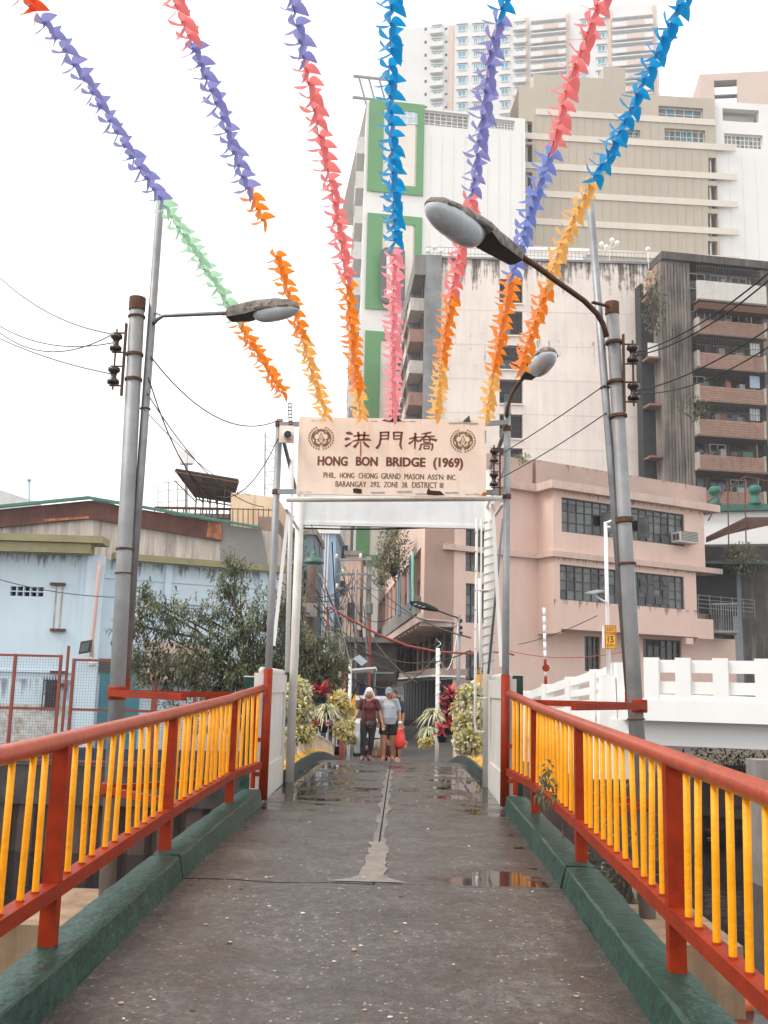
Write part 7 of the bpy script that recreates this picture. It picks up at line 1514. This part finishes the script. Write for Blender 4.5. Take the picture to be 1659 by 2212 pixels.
vox(b.obj('blue_pouch', M('bright_blue_cloth', (.01, .12, .42), .6), None, label='bright blue bundled cloth held by the maroon shirted woman', cat='cloth', loc=c), .008, 3)
g2 = ground(P(838, 1600, WY+.15).x, WY+.15)
J2 = dict(head=(.0, -.055, 1.395), el=[(-.20, .01, 1.0), (.225, -.01, .99)], wr=[(-.20, -.07, .80), (.245, -.09, .775)], kn=[(-.095, -.05, .46), (.095, .0, .45)], an=[(-.09, -.05, .085), (.09, .05, .095)], curl=(.6, 1.4))
greym = M('heather_grey_shirt', (.36, .38, .42), .85, 0, .12, 30, bump=.25, bs=40)
t, V, hd, k = person(g2, 1.53, 'woman in a grey shirt, black shorts and a grey cap', J2, greym, M('black_shorts_cloth', (.018, .017, .02), .7), .77, .72, M('red_slipper', (.42, .06, .07), .6), True, .60, .75)
b = MB(); b.ell(V(hd+Vector((0, .01, .04))), [.082*k, .094*k, .082*k], 18, 12); b.ell(V(hd+Vector((0, -.085, .025))), [.07*k, .075*k, .014*k], 16, 8, Matrix.Rotation(R(28), 3, 'X')); cp = vox(b.obj('cap', M('grey_cap_cloth', (.17, .19, .21), .8), t), .007, 3)
b = MB(); b.ell(V(hd+Vector((0, .055, -.03))), [.078*k, .05*k, .09*k], 14, 9); b.obj('hair', hairm, t, True)
b = MB(); b.ell(V((.085, -.115, 1.10)), (.016, .008, .02), 8, 6); b.obj('red_badge', M('red_print', (.4, .02, .03), .6), t)
b = MB(); w_ = V(J2['wr'][1]); b.lathe(w_+Vector((0, 0, -.01)), [(.034, 0), (.04, .005), (.04, .05), (.034, .055)], 14, (V(J2['el'][1])-w_).normalized()); b.obj('wristband', M('white_wristband', (.8, .8, .8), .7), t)
hb_ = w_+Vector((.015, -.03, -.12))
rb_ = thing('plastic_bag', hb_-Vector((0, 0, .42)), 'translucent red plastic bag held by the grey shirted woman', 'bag'); b = MB(); n = 16
for i, (z, rx, ry) in enumerate(((0, .012, .012), (-.05, .03, .02), (-.12, .075, .05), (-.22, .095, .065), (-.32, .095, .065), (-.375, .07, .05), (-.39, .02, .02))):
    b.v += [tuple(hb_+Vector((rx*math.cos(a)*(1+.12*math.sin(a*5+i)), ry*math.sin(a), z))) for a in [2*math.pi*j/n for j in range(n)]]
for i in range(6):
    for j in range(n): a = i*n+j; c = i*n+(j+1) % n; b.f.append((a, c, c+n, a+n)); b.m.append(0)
b.obj('bag_film', M('red_plastic_film', (.72, .04, .035), .25, 0, .15, 12, spec=.6), rb_, True); b = MB(); b.tube([hb_, hb_+Vector((.0, .0, .03)), hb_+Vector((0, .01, .06))], .008, 6); b.obj('bag_handle', M('red_plastic_film', (0, 0, 0)), rb_)
# toddler behind, and a person further back
gk = ground(P(858, 1600, WY+.7).x, WY+.7)
JK = dict(el=[(-.24, 0, 1.02), (.26, .0, 1.0)], wr=[(-.26, -.05, .84), (.30, -.02, .80)], kn=[(-.10, 0, .45), (.10, -.03, .45)], an=[(-.10, .03, .09), (.10, -.03, .09)])
t, V, hd, k = person(gk, .84, 'small child in a red shirt and dark shorts behind the grey shirted woman', JK, M('orange_red_shirt', (.75, .07, .02), .8), M('navy_shorts', (.02, .025, .05), .8), .70, .8, M('tan_shoe', (.35, .22, .13), .7), False, .55, .5)
b = MB(); b.ell(V(hd+Vector((0, .025, .03))), [.08*k, .09*k, .09*k], 14, 9); b.obj('hair', hairm, t, True)
gb_ = ground(P(849, 1600, WY+1.6).x, WY+1.6)
JB = dict(el=[(-.2, .0, 1.0), (.2, .0, 1.0)], wr=[(-.19, -.05, .78), (.19, -.05, .78)], kn=[(-.09, -.02, .45), (.09, .02, .45)], an=[(-.09, -.02, .09), (.09, .04, .09)])
t, V, hd, k = person(gb_, 1.60, 'dark haired person in black trousers walking behind the grey shirted woman', JB, M('dark_blue_top', (.03, .035, .055), .8), legg, .76, .7, M('white_shoe', (.7, .7, .68), .6), True)
b = MB(); b.ell(V(hd+Vector((0, .02, .025))), [.088*k, .10*k, .10*k], 14, 9); b.ell(V(hd+Vector((0, .06, -.08))), [.09*k, .05*k, .13*k], 12, 8); vox(b.obj('hair', hairm, t), .01, 3)
# loaded hand trolley behind the two women
gt_ = ground(P(816, 1600, WY+1.4).x, WY+1.4); tr_ = thing('hand_trolley', gt_, 'hand trolley loaded with grey sacks and boxes behind the walkers', 'trolley')
b = MB()
for sx in (-.2, .2): b.tube([gt_+Vector((sx, 0, .12)), gt_+Vector((sx, .12, .75))], .014, 6)
b.tube([gt_+Vector((-.2, .12, .75)), gt_+Vector((.2, .12, .75))], .014, 6); b.box(tuple(gt_+Vector((-.23, -.35, .11))), tuple(gt_+Vector((.23, .05, .13)))); b.obj('frame', red_p, tr_)
for sx in (-.2, .2): b = MB(); b.lathe(gt_+Vector((sx-.02, .05, .075)), [(.03, 0), (.075, .005), (.075, .035), (.03, .04)], 14, (1, 0, 0)); b.obj('wheel', blk, tr_)
sk = thing('cargo_sack', gt_+Vector((0, -.1, .13)), 'lumpy grey sack riding on the hand trolley', 'sack'); b = MB(); rnd = random.Random(8)
for i in range(7): b.ell(gt_+Vector((rnd.uniform(-.12, .12), -.13+rnd.uniform(-.06, .06), .32+rnd.uniform(-.08, .18))), (.13, .12, .12), 12, 8)
vox(b.obj('sack_cloth', M('grey_brown_sacking', (.22, .18, .15), .9, 0, .4, 8, bump=.4), sk), .012, 4)
bx = thing('cardboard_box', gt_+Vector((0, -.38, 0)), 'brown cardboard box at the foot of the trolley', 'box'); b = MB(); c = gt_+Vector((-.02, -.18, .135)); b.box((c.x-.17, c.y-.15, c.z), (c.x+.17, c.y+.1, c.z+.12)); b.obj('carton', M('brown_cardboard', (.22, .13, .07), .85), bx); b = MB(); b.box((c.x-.02, c.y-.152, c.z), (c.x+.02, c.y+.101, c.z+.122)); b.obj('tape', M('tan_tape', (.35, .24, .13), .5), bx)
wb_ = thing('white_bag', g1+Vector((-.24, .35, .10)), 'pale plastic carrier bag beside the maroon shirted woman', 'bag'); c = g1+Vector((-.22, .35, .56)); b = MB()
for i, (z, rx) in enumerate(((0, .015), (-.06, .03), (-.2, .055), (-.35, .085), (-.42, .09), (-.44, .05))): b.v += [tuple(c+Vector((rx*math.cos(a), rx*.5*math.sin(a), z))) for a in [2*math.pi*j/12 for j in range(12)]]
for i in range(5):
    for j in range(12): a = i*12+j; e = i*12+(j+1) % 12; b.f.append((a, e, e+12, a+12)); b.m.append(0)
b.obj('bag_film', M('pale_bag_film', (.7, .78, .82), .4), wb_, True)
# ================================================================ overcast haze
hz = bpy.data.materials.new('overcast_haze'); hz.use_nodes = True; t_ = hz.node_tree; t_.nodes.remove(t_.nodes['Principled BSDF'])
pv = t_.nodes.new('ShaderNodeVolumePrincipled'); pv.inputs['Color'].default_value = (.96, .97, 1.0, 1); pv.inputs['Density'].default_value = .0007; pv.inputs['Anisotropy'].default_value = .2
t_.links.new(pv.outputs[0], t_.nodes['Material Output'].inputs['Volume'])
def _(b): b.box((-310, -110, -5.2), (310, 510, 175))
one('haze', hz, None, _, kind='stuff', label='thin pale haze between the camera and the far towers')
